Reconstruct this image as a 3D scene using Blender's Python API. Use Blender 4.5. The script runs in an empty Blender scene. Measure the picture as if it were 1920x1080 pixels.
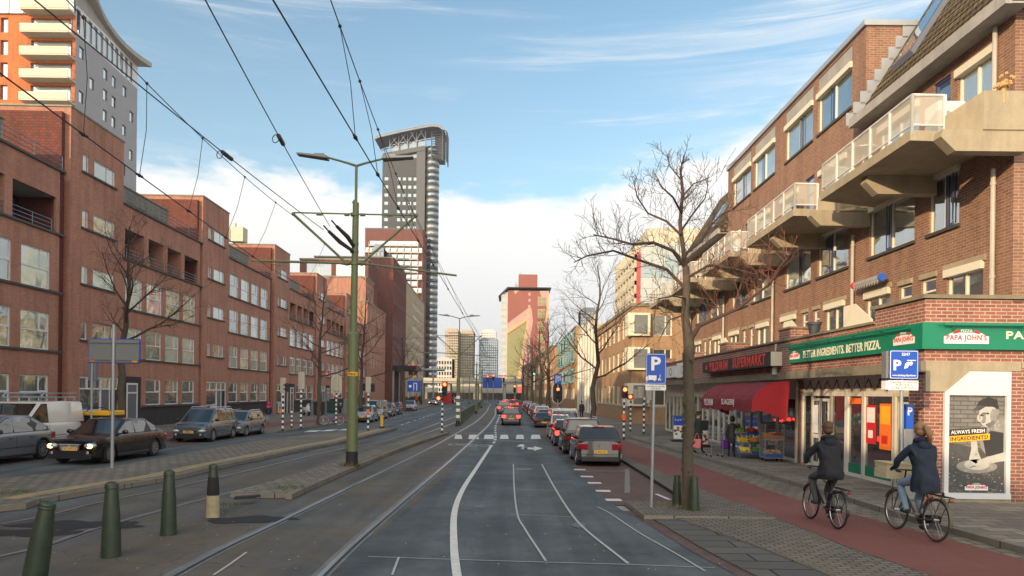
import bpy, bmesh, math, random
from math import sin, cos, pi, radians, sqrt, atan2, tan, exp
from mathutils import Vector, Matrix, Euler

# ------------------------------------------------------------------ camera, sky, sun
SC = bpy.context.scene
COL = SC.collection
F, H, HX, HY, ROLL = 1350.0, 2.3, 960.0, 737.0, radians(0.7)
cd = bpy.data.cameras.new('camera'); cam = bpy.data.objects.new('camera', cd); COL.objects.link(cam)
cd.sensor_width = 36; cd.lens = 36*F/1920; cd.shift_y = (HY-540)/1920; cd.clip_start = .1; cd.clip_end = 6000
cam.matrix_world = Matrix.Translation((0, 0, H)) @ Matrix.Rotation(pi/2, 4, 'X') @ Matrix.Rotation(ROLL, 4, 'Z')
SC.camera = cam
SUN_EL, SUN_AZ = radians(13.5), radians(38)          # azimuth measured from straight behind the camera towards the left
w = bpy.data.worlds.new('World'); SC.world = w; w.use_nodes = True
nt = w.node_tree; nt.nodes.clear()
def N(nt, t, **k):
    n = nt.nodes.new(t)
    for a, b in k.items():
        if a.startswith('i_'): n.inputs[a[2:].replace('_', ' ')].default_value = b
        else: setattr(n, a, b)
    return n
def MA(nt, op, a, b=None, c=None, clamp=False):
    n = nt.nodes.new('ShaderNodeMath'); n.operation = op; n.use_clamp = clamp
    for i, x in enumerate((a, b, c)):
        if x is None: continue
        if isinstance(x, (int, float)): n.inputs[i].default_value = x
        else: nt.links.new(x, n.inputs[i])
    return n.outputs[0]
def sstep(nt, x, a, b):
    n = nt.nodes.new('ShaderNodeMapRange'); n.interpolation_type = 'SMOOTHSTEP'
    nt.links.new(x, n.inputs[0]); n.inputs[1].default_value = a; n.inputs[2].default_value = b
    return n.outputs[0]
sky = N(nt, 'ShaderNodeTexSky', sky_type='NISHITA', sun_disc=False, sun_elevation=SUN_EL, sun_rotation=pi+SUN_AZ, air_density=1.0, dust_density=.6, ozone_density=1.6)
tc = N(nt, 'ShaderNodeTexCoord'); sp = N(nt, 'ShaderNodeSeparateXYZ'); nt.links.new(tc.outputs['Generated'], sp.inputs[0])
X_, Y_, Z_ = sp.outputs
hor = MA(nt, 'SQRT', MA(nt, 'ADD', MA(nt, 'MULTIPLY', X_, X_), MA(nt, 'MULTIPLY', Y_, Y_)))
T_ = MA(nt, 'DIVIDE', Z_, MA(nt, 'MAXIMUM', hor, .02))
az = MA(nt, 'ARCTAN2', X_, Y_)
cx = N(nt, 'ShaderNodeCombineXYZ'); nt.links.new(MA(nt, 'MULTIPLY', az, 1.0), cx.inputs[0]); nt.links.new(MA(nt, 'MULTIPLY', T_, 2.6), cx.inputs[1])
def noise(vec, sc, det=6, rough=.6, dist=0.):
    n = N(nt, 'ShaderNodeTexNoise'); n.inputs['Scale'].default_value = sc; n.inputs['Detail'].default_value = det
    n.inputs['Roughness'].default_value = rough; n.inputs['Distortion'].default_value = dist
    nt.links.new(vec, n.inputs['Vector']); return n.outputs[0]
n1 = noise(cx.outputs[0], 3.2, 8, .62, .3)
n2 = noise(cx.outputs[0], 14, 8, .65, .2)
edge = MA(nt, 'ADD', .285, MA(nt, 'MULTIPLY', MA(nt, 'MAXIMUM', MA(nt, 'SUBTRACT', az, .08), 0), .32))
edge = MA(nt, 'ADD', edge, MA(nt, 'MULTIPLY', MA(nt, 'SUBTRACT', n1, .5), .16))
edge = MA(nt, 'ADD', edge, MA(nt, 'MULTIPLY', MA(nt, 'SUBTRACT', n2, .5), .05))
bank = sstep(nt, MA(nt, 'SUBTRACT', edge, T_), -.012, .03)
# a hole of pale sky low on the right, thin veils high up
mp = N(nt, 'ShaderNodeMapping'); mp.inputs['Rotation'].default_value = (0, 0, radians(-12)); mp.inputs['Scale'].default_value = (1.3, 5.5, 1)
nt.links.new(cx.outputs[0], mp.inputs[0])
n3 = noise(mp.outputs[0], 1.9, 9, .66, .6)
n4 = noise(mp.outputs[0], .8, 3, .5, .3)
veil = MA(nt, 'MULTIPLY', sstep(nt, n3, .47, .82), MA(nt, 'MULTIPLY', sstep(nt, n4, .38, .62), .75))
veil = MA(nt, 'ADD', veil, MA(nt, 'MULTIPLY', sstep(nt, T_, .75, .2), .12))
veil = MA(nt, 'ADD', veil, MA(nt, 'MULTIPLY', sstep(nt, az, .05, .55), MA(nt, 'MULTIPLY', sstep(nt, n3, .36, .7), .55)))
cov = MA(nt, 'MAXIMUM', MA(nt, 'MULTIPLY', bank, .97), veil, clamp=True)
# cloud colour: whiter at its upper edge, cream-grey lower
mixc = N(nt, 'ShaderNodeMix', data_type='RGBA'); mixc.inputs['A'].default_value = (3.2, 3.2, 3.2, 1); mixc.inputs['B'].default_value = (4.3, 4.2, 4.05, 1)
nt.links.new(MA(nt, 'MULTIPLY', sstep(nt, T_, .02, .3), MA(nt, 'ADD', .55, MA(nt, 'MULTIPLY', n1, .8)), clamp=True), mixc.inputs['Factor'])
CL = mixc.outputs['Result']
mx = N(nt, 'ShaderNodeMix', data_type='RGBA'); nt.links.new(cov, mx.inputs['Factor'])
skm = N(nt, 'ShaderNodeMix', data_type='RGBA', blend_type='MULTIPLY'); skm.inputs['Factor'].default_value = 1
nt.links.new(sky.outputs[0], skm.inputs['A']); skm.inputs['B'].default_value = (.78, .92, .87, 1)
nt.links.new(skm.outputs['Result'], mx.inputs['A']); nt.links.new(CL, mx.inputs['B'])
# half of the sky behind the camera: bright cloud added to lift the shade
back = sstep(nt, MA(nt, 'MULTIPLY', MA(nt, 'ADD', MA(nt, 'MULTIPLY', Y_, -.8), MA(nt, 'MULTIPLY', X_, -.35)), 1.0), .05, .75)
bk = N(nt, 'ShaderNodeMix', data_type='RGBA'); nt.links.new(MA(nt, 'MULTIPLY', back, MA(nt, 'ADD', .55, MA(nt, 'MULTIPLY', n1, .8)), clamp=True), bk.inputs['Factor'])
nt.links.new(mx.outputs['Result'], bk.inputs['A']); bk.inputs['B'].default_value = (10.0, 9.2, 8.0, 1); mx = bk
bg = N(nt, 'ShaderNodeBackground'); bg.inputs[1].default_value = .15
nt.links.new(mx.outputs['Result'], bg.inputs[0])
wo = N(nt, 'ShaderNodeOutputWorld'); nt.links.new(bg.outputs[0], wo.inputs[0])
ld = bpy.data.lights.new('sun', 'SUN'); ld.energy = 2.9; ld.angle = radians(.6); ld.color = (1, .74, .47)
sun = bpy.data.objects.new('sun', ld); COL.objects.link(sun)
sd = Vector((-sin(SUN_AZ)*cos(SUN_EL), -cos(SUN_AZ)*cos(SUN_EL), sin(SUN_EL)))
sun.rotation_euler = sd.to_track_quat('Z', 'Y').to_euler(); sun.location = sd*80
SC.view_settings.view_transform = 'Standard'; SC.view_settings.look = 'None'; SC.view_settings.gamma = 1
SC.view_settings.exposure = 0.85
try:
    SC.cycles.max_bounces = 6; SC.cycles.use_denoising = True
except Exception: pass

# ------------------------------------------------------------------ where things stand: photo measurements to metres
def ray(px, py):
    u, v = px-HX, HY-py; c, s = cos(ROLL), sin(ROLL)
    return (u*c - v*s)/F, (u*s + v*c)/F
def g(px, py, z=0.):
    a, b = ray(px, py); Y = (z-H)/b
    return (a*Y, Y)
def at(px, py, Y):
    a, b = ray(px, py)
    return (a*Y, Y, H + b*Y)

# ------------------------------------------------------------------ mesh builder
class MB:
    def __init__(s): s.v = []; s.f = []; s.m = []
    def add(s, vs, fs, mi=0):
        o = len(s.v); s.v += [tuple(p) for p in vs]
        for f in fs: s.f.append([o+i for i in f]); s.m.append(mi)
        return s
    def poly(s, pts, mi=0): return s.add(pts, [list(range(len(pts)))], mi)
    def box(s, x0, x1, y0, y1, z0, z1, mi=0, M=None):
        vs = [Vector((x, y, z)) for z in (z0, z1) for y in (y0, y1) for x in (x0, x1)]
        if M is not None: vs = [M @ p for p in vs]
        return s.add(vs, [[0, 2, 3, 1], [4, 5, 7, 6], [0, 1, 5, 4], [2, 6, 7, 3], [0, 4, 6, 2], [1, 3, 7, 5]], mi)
    def cbox(s, c, d, mi=0, rz=0, rx=0, ry=0):
        M = Matrix.Translation(c) @ Euler((rx, ry, rz)).to_matrix().to_4x4()
        return s.box(-d[0]/2, d[0]/2, -d[1]/2, d[1]/2, -d[2]/2, d[2]/2, mi, M)
    def tube(s, pts, r, n=8, mi=0, cap=True):
        pts = [Vector(p) for p in pts]
        if not isinstance(r, (list, tuple)): r = [r]*len(pts)
        rings = []; up = None
        for i, p in enumerate(pts):
            if i == 0: d = pts[1]-p
            elif i == len(pts)-1: d = p-pts[i-1]
            else: d = (pts[i+1]-p).normalized() + (p-pts[i-1]).normalized()
            if d.length < 1e-9: d = Vector((0, 0, 1))
            d.normalize()
            if up is None: up = Vector((0, 0, 1)) if abs(d.z) < .9 else Vector((1, 0, 0))
            a = d.cross(up)
            if a.length < 1e-6: a = d.cross(Vector((0, 1, .1)))
            a.normalize(); b = d.cross(a).normalized(); up = -b if False else up
            rings.append([p + (a*cos(2*pi*k/n) + b*sin(2*pi*k/n))*r[i] for k in range(n)])
        vs = [q for R_ in rings for q in R_]; fs = []
        for i in range(len(pts)-1):
            for k in range(n):
                k2 = (k+1) % n; fs.append([i*n+k, i*n+k2, (i+1)*n+k2, (i+1)*n+k])
        if cap: fs.append(list(range(n))[::-1]); fs.append([(len(pts)-1)*n+k for k in range(n)])
        return s.add(vs, fs, mi)
    def lathe(s, prof, c=(0, 0, 0), n=16, mi=0, M=None, cap=True):
        vs = []; fs = []
        for r, z in prof:
            for k in range(n):
                p = Vector((r*cos(2*pi*k/n), r*sin(2*pi*k/n), z))
                if M is not None: p = M @ p
                vs.append(p + Vector(c))
        for i in range(len(prof)-1):
            for k in range(n):
                k2 = (k+1) % n; fs.append([i*n+k, i*n+k2, (i+1)*n+k2, (i+1)*n+k])
        if cap: fs.append([k for k in range(n)][::-1]); fs.append([(len(prof)-1)*n+k for k in range(n)])
        return s.add(vs, fs, mi)
    def each(s, name, mats, parent):
        """every box of this builder as a part of its own"""
        for i in range(0, len(s.f), 6):
            q = MB(); q.v = s.v[i//6*8:i//6*8+8]; q.f = [[k-i//6*8 for k in f] for f in s.f[i:i+6]]; q.m = s.m[i:i+6]; q.build(name, mats, parent)
    def ball(s, c, r, n=12, m=8, mi=0, M=None):
        if not isinstance(r, (list, tuple)): r = (r, r, r)
        prof = [(max(1e-4, sin(pi*i/m)), -cos(pi*i/m)) for i in range(m+1)]
        S = Matrix.Diagonal((*r, 1)); S = (M @ S) if M is not None else S
        return s.lathe(prof, c, n, mi, S)
    def prism(s, pts, h0, h1, axis='z', mi=0):
        def P(a, b, h):
            return (a, b, h) if axis == 'z' else ((a, h, b) if axis == 'y' else (h, a, b))
        n = len(pts); vs = [P(a, b, h0) for a, b in pts] + [P(a, b, h1) for a, b in pts]
        fs = [list(range(n))[::-1], list(range(n, 2*n))] + [[i, (i+1) % n, n+(i+1) % n, n+i] for i in range(n)]
        return s.add(vs, fs, mi)
    def ring(s, c, R, r, n=28, m=8, mi=0, M=None):      # torus about local x axis
        vs = []; fs = []
        for i in range(n):
            A = 2*pi*i/n
            for k in range(m):
                B = 2*pi*k/m; rr = R + r*cos(B)
                p = Vector((r*sin(B), rr*cos(A), rr*sin(A)))
                if M is not None: p = M @ p
                vs.append(p + Vector(c))
        for i in range(n):
            for k in range(m):
                a, b = (i+1) % n, (k+1) % m; fs.append([i*m+k, i*m+b, a*m+b, a*m+k])
        return s.add(vs, fs, mi)
    def wall(s, u0, u1, z0, z1, holes, y=0., d=.14, mi=0, rmi=None):
        """a wall panel in the local x-z plane at y, facing -y, with window openings and reveals of depth d"""
        hs = [(max(a, u0), min(b, u1), max(c, z0), min(e, z1)) for a, b, c, e in holes if b > u0 and a < u1 and e > z0 and c < z1]
        us = sorted({u0, u1, *[h[0] for h in hs], *[h[1] for h in hs]})
        zs = sorted({z0, z1, *[h[2] for h in hs], *[h[3] for h in hs]})
        us = [a for i, a in enumerate(us) if i == 0 or a-us[i-1] > 1e-5]; zs = [a for i, a in enumerate(zs) if i == 0 or a-zs[i-1] > 1e-5]
        for i in range(len(us)-1):
            for j in range(len(zs)-1):
                cu, cz = (us[i]+us[i+1])/2, (zs[j]+zs[j+1])/2
                if any(h[0] < cu < h[1] and h[2] < cz < h[3] for h in hs): continue
                s.poly([(us[i], y, zs[j]), (us[i+1], y, zs[j]), (us[i+1], y, zs[j+1]), (us[i], y, zs[j+1])], mi)
        r = mi if rmi is None else rmi
        for a, b, c, e in hs:
            s.poly([(a, y, c), (a, y, e), (a, y+d, e), (a, y+d, c)], r); s.poly([(b, y, e), (b, y, c), (b, y+d, c), (b, y+d, e)], r)
            s.poly([(a, y, e), (b, y, e), (b, y+d, e), (a, y+d, e)], r); s.poly([(b, y, c), (a, y, c), (a, y+d, c), (b, y+d, c)], r)
        return s
    def mesh(s, name, mats, smooth=False):
        me = bpy.data.meshes.new(name); me.from_pydata(s.v, [], s.f)
        if not isinstance(mats, (list, tuple)): mats = [mats]
        for m_ in mats: me.materials.append(m_)
        if any(s.m): me.polygons.foreach_set('material_index', s.m)
        if smooth: me.polygons.foreach_set('use_smooth', [True]*len(s.f))
        uv = me.uv_layers.new(name='UVMap').data; buf = []
        for p in me.polygons:
            n = p.normal; hl = sqrt(n.x*n.x+n.y*n.y)
            for li in p.loop_indices:
                c = me.vertices[me.loops[li].vertex_index].co
                if abs(n.z) > .75 or hl < 1e-6: buf += [c.x, c.y]
                else:
                    tx, ty = -n.y/hl, n.x/hl
                    buf += [c.x*tx + c.y*ty, c.z/max(hl, .3)]
        uv.foreach_set('uv', buf)
        me.update()
        return me
    def build(s, name, mats, parent=None, smooth=False, loc=None, rz=0):
        me = s.mesh(name, mats, smooth)
        o = bpy.data.objects.new(name, me); COL.objects.link(o)
        if parent is not None: o.parent = parent
        if loc is not None: o.location = loc
        if rz: o.rotation_euler = (0, 0, rz)
        return o
def autosmooth(o, ang=35):
    me = o.data
    me.polygons.foreach_set('use_smooth', [True]*len(me.polygons)); 
    bm = bmesh.new(); bm.from_mesh(me)
    for e in bm.edges:
        if len(e.link_faces) == 2 and e.calc_face_angle(0) > radians(ang): e.smooth = False
    bm.to_mesh(me); bm.free(); return o
def tag(o, label=None, cat=None, group=None, kind=None):
    if label: o['label'] = label
    if cat: o['category'] = cat
    if group: o['group'] = group
    if kind: o['kind'] = kind
    return o
def thing(name, label, cat, loc=(0, 0, 0), rz=0, group=None):
    o = bpy.data.objects.new(name, None); COL.objects.link(o); o.empty_display_size = .3
    o.location = loc; o.rotation_euler = (0, 0, rz); return tag(o, label, cat, group)
def inst(name, me, parent=None, loc=(0, 0, 0), rz=0, M=None):
    o = bpy.data.objects.new(name, me); COL.objects.link(o); o.parent = parent
    if M is not None: o.matrix_local = M
    else: o.location = loc; o.rotation_euler = (0, 0, rz)
    return o
KIDS = {}
def copy_tree(o, parent=None):
    c = o.copy(); COL.objects.link(c); c.parent = parent
    for ch in [x for x in bpy.data.objects if x.parent == o]: copy_tree(ch, c)
    return c
def bev(o, w=.02, seg=2):
    m = o.modifiers.new('bevel', 'BEVEL'); m.width = w; m.segments = seg; m.limit_method = 'ANGLE'; m.angle_limit = radians(40); return o

# ------------------------------------------------------------------ materials
MT = {}
def base(name):
    m = bpy.data.materials.new(name); m.use_nodes = True; t = m.node_tree
    return m, t, t.nodes['Principled BSDF']
def setspec(b, v):
    for k in ('Specular IOR Level', 'Specular'):
        if k in b.inputs: b.inputs[k].default_value = v; break
def P(name, col, rough=.6, metal=0., var=.18, vs=3., bump=0., emit=0., coat=0., fine=0., spec=.5):
    if name in MT: return MT[name]
    m, t, b = base(name); MT[name] = m
    b.inputs['Roughness'].default_value = rough; b.inputs['Metallic'].default_value = metal; setspec(b, spec)
    if coat and 'Coat Weight' in b.inputs: b.inputs['Coat Weight'].default_value = coat; b.inputs['Coat Roughness'].default_value = .04
    c4 = (*col, 1)
    if emit:
        b.inputs['Base Color'].default_value = c4; b.inputs['Emission Color'].default_value = c4; b.inputs['Emission Strength'].default_value = emit
        return m
    if var:
        tcn = N(t, 'ShaderNodeTexCoord'); nz = N(t, 'ShaderNodeTexNoise'); nz.inputs['Scale'].default_value = vs; nz.inputs['Detail'].default_value = 6; nz.inputs['Roughness'].default_value = .65
        t.links.new(tcn.outputs['Object'], nz.inputs['Vector'])
        f = MA(t, 'ADD', 1-var, MA(t, 'MULTIPLY', nz.outputs[0], var*2))
        if 'concrete' in name or name in ('coping', 'pipe', 'far_tan', 'white_paint', 'stone_pale'):      # rain streaks
            mp_ = N(t, 'ShaderNodeMapping'); mp_.inputs['Scale'].default_value = (3, 3, .5); t.links.new(tcn.outputs['Object'], mp_.inputs[0])
            n5 = N(t, 'ShaderNodeTexNoise'); n5.inputs['Scale'].default_value = 1.0; n5.inputs['Detail'].default_value = 6; n5.inputs['Roughness'].default_value = .7; t.links.new(mp_.outputs[0], n5.inputs['Vector'])
            f = MA(t, 'MULTIPLY', f, MA(t, 'ADD', .84, MA(t, 'MULTIPLY', sstep(t, n5.outputs[0], .3, .62), .2)))
        if fine:
            n2 = N(t, 'ShaderNodeTexNoise'); n2.inputs['Scale'].default_value = vs*25; n2.inputs['Detail'].default_value = 2
            t.links.new(tcn.outputs['Object'], n2.inputs['Vector'])
            f = MA(t, 'MULTIPLY', f, MA(t, 'ADD', 1-fine, MA(t, 'MULTIPLY', n2.outputs[0], fine*2)))
        vm = N(t, 'ShaderNodeVectorMath', operation='SCALE'); vm.inputs[0].default_value = col; t.links.new(f, vm.inputs['Scale'])
        t.links.new(vm.outputs[0], b.inputs['Base Color'])
        if bump:
            bp = N(t, 'ShaderNodeBump'); bp.inputs['Strength'].default_value = bump; bp.inputs['Distance'].default_value = .02
            t.links.new(nz.outputs[0], bp.inputs['Height']); t.links.new(bp.outputs[0], b.inputs['Normal'])
    else: b.inputs['Base Color'].default_value = c4
    return m
def BR(name, c1, c2, mortar, bw=.22, bh=.065, ms=.008, rough=.85, var=.22, vs=.5, off=.5, bumpd=.006, stain=None, squash=None):
    """brick, tile or paver courses laid over uv metres"""
    if name in MT: return MT[name]
    m, t, b = base(name); MT[name] = m; b.inputs['Roughness'].default_value = rough; setspec(b, .3)
    uv = N(t, 'ShaderNodeUVMap')
    bt = N(t, 'ShaderNodeTexBrick'); bt.offset = off
    bt.inputs['Scale'].default_value = 1; bt.inputs['Brick Width'].default_value = bw; bt.inputs['Row Height'].default_value = bh
    bt.inputs['Mortar Size'].default_value = ms; bt.inputs['Mortar Smooth'].default_value = .2; bt.inputs['Bias'].default_value = 0
    bt.inputs['Color1'].default_value = (*c1, 1); bt.inputs['Color2'].default_value = (*c2, 1); bt.inputs['Mortar'].default_value = (*mortar, 1)
    t.links.new(uv.outputs[0], bt.inputs['Vector'])
    nz = N(t, 'ShaderNodeTexNoise'); nz.inputs['Scale'].default_value = vs; nz.inputs['Detail'].default_value = 8; nz.inputs['Roughness'].default_value = .7
    t.links.new(uv.outputs[0], nz.inputs['Vector'])
    nf = N(t, 'ShaderNodeTexNoise'); nf.inputs['Scale'].default_value = 9; nf.inputs['Detail'].default_value = 4
    t.links.new(uv.outputs[0], nf.inputs['Vector'])
    f = MA(t, 'MULTIPLY', MA(t, 'ADD', 1-var, MA(t, 'MULTIPLY', nz.outputs[0], 2*var)), MA(t, 'ADD', .82, MA(t, 'MULTIPLY', nf.outputs[0], .36)))
    mp_ = N(t, 'ShaderNodeMapping'); mp_.inputs['Scale'].default_value = (2.4, .22, 1); t.links.new(uv.outputs[0], mp_.inputs[0])
    n5 = N(t, 'ShaderNodeTexNoise'); n5.inputs['Scale'].default_value = 1.0; n5.inputs['Detail'].default_value = 7; n5.inputs['Roughness'].default_value = .7; t.links.new(mp_.outputs[0], n5.inputs['Vector'])
    if name.startswith('brick'): f = MA(t, 'MULTIPLY', f, MA(t, 'ADD', .78, MA(t, 'MULTIPLY', sstep(t, n5.outputs[0], .32, .6), .26)))
    vm = N(t, 'ShaderNodeVectorMath', operation='SCALE'); t.links.new(bt.outputs['Color'], vm.inputs[0]); t.links.new(f, vm.inputs['Scale'])
    out = vm.outputs[0]
    if stain:
        ns = N(t, 'ShaderNodeTexNoise'); ns.inputs['Scale'].default_value = .35; ns.inputs['Detail'].default_value = 5
        t.links.new(uv.outputs[0], ns.inputs['Vector'])
        mm = N(t, 'ShaderNodeMix', data_type='RGBA'); t.links.new(MA(t, 'MULTIPLY', sstep(t, ns.outputs[0], .5, .7), stain[3]), mm.inputs['Factor'])
        t.links.new(out, mm.inputs['A']); mm.inputs['B'].default_value = (*stain[:3], 1); out = mm.outputs['Result']
    t.links.new(out, b.inputs['Base Color'])
    bp = N(t, 'ShaderNodeBump'); bp.inputs['Strength'].default_value = .8; bp.inputs['Distance'].default_value = bumpd
    t.links.new(MA(t, 'SUBTRACT', 1, bt.outputs['Fac']), bp.inputs['Height']); t.links.new(bp.outputs[0], b.inputs['Normal'])
    return m
def GLASS(name, dark, pale, refl=.5, pal=.45, wob=.012):
    """window pane: some show curtains, some a dark room; polished surface reflects the street"""
    if name in MT: return MT[name]
    m, t, b = base(name); MT[name] = m
    oi = N(t, 'ShaderNodeObjectInfo'); tcn = N(t, 'ShaderNodeTexCoord')
    wv = N(t, 'ShaderNodeTexWave'); wv.inputs['Scale'].default_value = 5; wv.inputs['Distortion'].default_value = 2; wv.inputs['Detail'].default_value = 2
    t.links.new(tcn.outputs['Object'], wv.inputs['Vector'])
    n0 = N(t, 'ShaderNodeTexNoise', noise_dimensions='4D'); n0.inputs['Scale'].default_value = 1.1; n0.inputs['Detail'].default_value = 3
    t.links.new(tcn.outputs['Object'], n0.inputs['Vector']); t.links.new(MA(t, 'MULTIPLY', oi.outputs['Random'], 50), n0.inputs['W'])
    mm = N(t, 'ShaderNodeMix', data_type='RGBA'); mm.inputs['A'].default_value = (*dark, 1); mm.inputs['B'].default_value = (*pale, 1)
    cur = MA(t, 'MULTIPLY', sstep(t, oi.outputs['Random'], 1-pal-.1, 1-pal+.1), MA(t, 'ADD', .65, MA(t, 'MULTIPLY', wv.outputs['Fac'], .35)))
    t.links.new(MA(t, 'ADD', cur, MA(t, 'MULTIPLY', sstep(t, n0.outputs[0], .5, .75), .3), clamp=True), mm.inputs['Factor'])
    t.links.new(mm.outputs['Result'], b.inputs['Base Color']); b.inputs['Roughness'].default_value = .5
    gl = N(t, 'ShaderNodeBsdfGlossy'); gl.inputs['Roughness'].default_value = .03; gl.inputs['Color'].default_value = (.86, .93, .95, 1)
    nb = N(t, 'ShaderNodeTexNoise'); nb.inputs['Scale'].default_value = .9; nb.inputs['Detail'].default_value = 1
    t.links.new(tcn.outputs['Object'], nb.inputs['Vector'])
    bp = N(t, 'ShaderNodeBump'); bp.inputs['Strength'].default_value = 1; bp.inputs['Distance'].default_value = wob
    t.links.new(nb.outputs[0], bp.inputs['Height']); t.links.new(bp.outputs[0], gl.inputs['Normal'])
    fr = N(t, 'ShaderNodeFresnel'); fr.inputs['IOR'].default_value = 1.5
    ms = N(t, 'ShaderNodeMixShader'); t.links.new(MA(t, 'ADD', refl, MA(t, 'MULTIPLY', fr.outputs[0], 1-refl), clamp=True), ms.inputs[0])
    t.links.new(b.outputs[0], ms.inputs[1]); t.links.new(gl.outputs[0], ms.inputs[2])
    t.links.new(ms.outputs[0], t.nodes['Material Output'].inputs[0])
    return m
M_ = MT
BR('brick_red', (.48, .215, .145), (.38, .17, .115), (.27, .19, .15), stain=(.25, .13, .095, .5))
BR('brick_groove', (.20, .05, .035), (.14, .038, .028), (.08, .05, .04), bh=.13, ms=.02)
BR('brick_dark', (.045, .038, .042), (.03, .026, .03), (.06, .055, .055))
BR('brick_grey', (.26, .235, .19), (.21, .19, .155), (.15, .14, .12))
BR('brick_maroon', (.19, .068, .055), (.15, .054, .046), (.10, .06, .05), bw=.4, bh=.13, ms=.015)
BR('brick_brown', (.30, .15, .095), (.22, .105, .07), (.33, .27, .20), bw=.215, bh=.068, ms=.009, stain=(.20, .11, .075, .4))
BR('brick_shop', (.33, .12, .085), (.24, .085, .065), (.42, .35, .28), bw=.225, bh=.075, ms=.011)
BR('brick_tan', (.42, .25, .13), (.34, .20, .105), (.34, .26, .18), stain=(.24, .15, .09, .4))
BR('brick_beige', (.45, .36, .24), (.40, .32, .21), (.36, .30, .22), bw=1.2, bh=.6, ms=.02)
BR('pavers', (.22, .195, .16), (.15, .135, .115), (.05, .045, .038), bw=.21, bh=.105, ms=.014, var=.3, bumpd=.012, stain=(.20, .17, .12, .5))
BR('bay_brick', (.17, .105, .092), (.12, .08, .074), (.07, .06, .055), bw=.21, bh=.105, ms=.009, var=.3, bumpd=.008)
BR('slabs', (.23, .205, .165), (.165, .15, .122), (.045, .04, .033), bw=.3, bh=.3, ms=.016, off=.5, var=.25, stain=(.09, .085, .07, .5))
BR('slabs_dark', (.125, .12, .112), (.10, .097, .092), (.03, .03, .03), bw=2.0, bh=.45, ms=.02, off=.3, var=.25)
BR('walk_tiles', (.27, .24, .20), (.15, .138, .125), (.05, .046, .04), bw=.6, bh=.3, ms=.012, var=.28, stain=(.10, .095, .085, .5))
BR('kerb', (.22, .195, .16), (.17, .155, .13), (.05, .045, .04), bw=1.0, bh=.5, ms=.014, off=0, var=.25)
BR('path_red', (.20, .080, .070), (.175, .070, .062), (.17, .052, .048), bw=3.2, bh=3.2, ms=.003, off=0, var=.25, stain=(.14, .06, .052, .5))
BR('tactile', (.38, .30, .16), (.33, .26, .15), (.16, .13, .09), bw=.3, bh=.3, ms=.012, off=0, var=.25)
BR('roof_tiles', (.20, .15, .075), (.13, .095, .05), (.035, .028, .02), bw=.23, bh=.2, ms=.035, var=.3, bumpd=.05)
P('white_frame', (.62, .63, .64), .45, var=.06); P('cream_frame', (.70, .65, .50), .5, var=.1, vs=1)
P('white_paint', (.66, .65, .61), .5, var=.08); P('blue_frame', (.035, .06, .19), .4); P('blue_bright', (.03, .13, .55), .4)
P('teal_frame', (.10, .33, .36), .45); P('sill_dark', (.055, .06, .055), .7, var=.4, vs=6); P('coping', (.20, .21, .17), .7, var=.4)
P('door_blue', (.12, .17, .22), .4); P('door_grey', (.10, .11, .14), .4); P('rail_grey', (.22, .27, .32), .4, .4)
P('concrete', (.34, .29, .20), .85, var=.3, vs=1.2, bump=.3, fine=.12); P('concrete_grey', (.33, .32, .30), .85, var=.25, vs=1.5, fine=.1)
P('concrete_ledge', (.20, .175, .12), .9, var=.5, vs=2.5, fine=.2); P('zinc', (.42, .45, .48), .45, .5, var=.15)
P('cladding', (.36, .37, .40), .5, .0, var=.1); P('dark_void', (.012, .013, .014), .8, var=0)
P('pipe', (.45, .42, .36), .6, var=.25, vs=4); P('black', (.012, .012, .013), .5, var=0); P('black_rubber', (.018, .018, .02), .75, var=.2)
P('pole_green', (.13, .155, .07), .45, var=.15, vs=5, fine=.05); P('bollard_green', (.032, .048, .030), .42, var=.5, vs=9, fine=.25, bump=.2); P('galv', (.36, .39, .41), .42, .55, var=.2, vs=8)
P('bark', (.085, .068, .05), .95, var=.5, vs=7, bump=1.2, fine=.3); P('twig', (.062, .042, .034), .9, var=.3, vs=6); P('twig_red', (.20, .07, .045), .8, var=.3, vs=4)
P('moss', (.075, .08, .03), .95, var=.5, vs=12); P('grass', (.10, .13, .035), .95, var=.5, vs=12)
P('sign_blue', (.006, .075, .46), .35, var=.04); P('sign_white', (.82, .82, .80), .4, var=.04); P('sign_back', (.20, .215, .22), .5, .3, var=.1)
P('line_white', (.62, .62, .58), .8, var=.35, vs=6, fine=.2); P('chalk', (.42, .43, .41), .9, var=.3, vs=9)
P('red_lamp', (1, .06, .015), emit=9); P('tail_on', (1, .03, .02), emit=4); P('amber_lamp', (1, .25, .03), emit=4); P('green_lamp', (.05, 1, .35), emit=4); P('head_on', (1, .55, .18), emit=3)
P('lamp_off', (.03, .03, .03), .2, var=0); P('tail_off', (.35, .012, .012), .15, var=0, coat=1)
P('orange', (.85, .18, .02), .5, var=.05); P('yellow', (.85, .45, .02), .5, var=.05); P('red', (.6, .02, .02), .5, var=.08)
P('steel', (.45, .46, .47), .3, .9, var=.1); P('rail_steel', (.34, .33, .31), .32, .8, var=.25, vs=2)
P('chrome', (.7, .71, .72), .12, 1., var=0); P('insul', (.03, .025, .02), .5)
GLASS('pane_row', (.03, .055, .055), (.34, .41, .37), .30, .45)
GLASS('pane_dark', (.02, .025, .03), (.20, .2, .17), .3, .25)
GLASS('pane_right', (.05, .065, .07), (.33, .36, .34), .42, .45)
GLASS('pane_shop', (.018, .02, .022), (.05, .05, .045), .28, .3)
GLASS('pane_sky', (.05, .09, .14), (.10, .16, .22), .55, .4)
P('car_glass', (.012, .016, .018), .04, var=0, coat=1, spec=.8)
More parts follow.
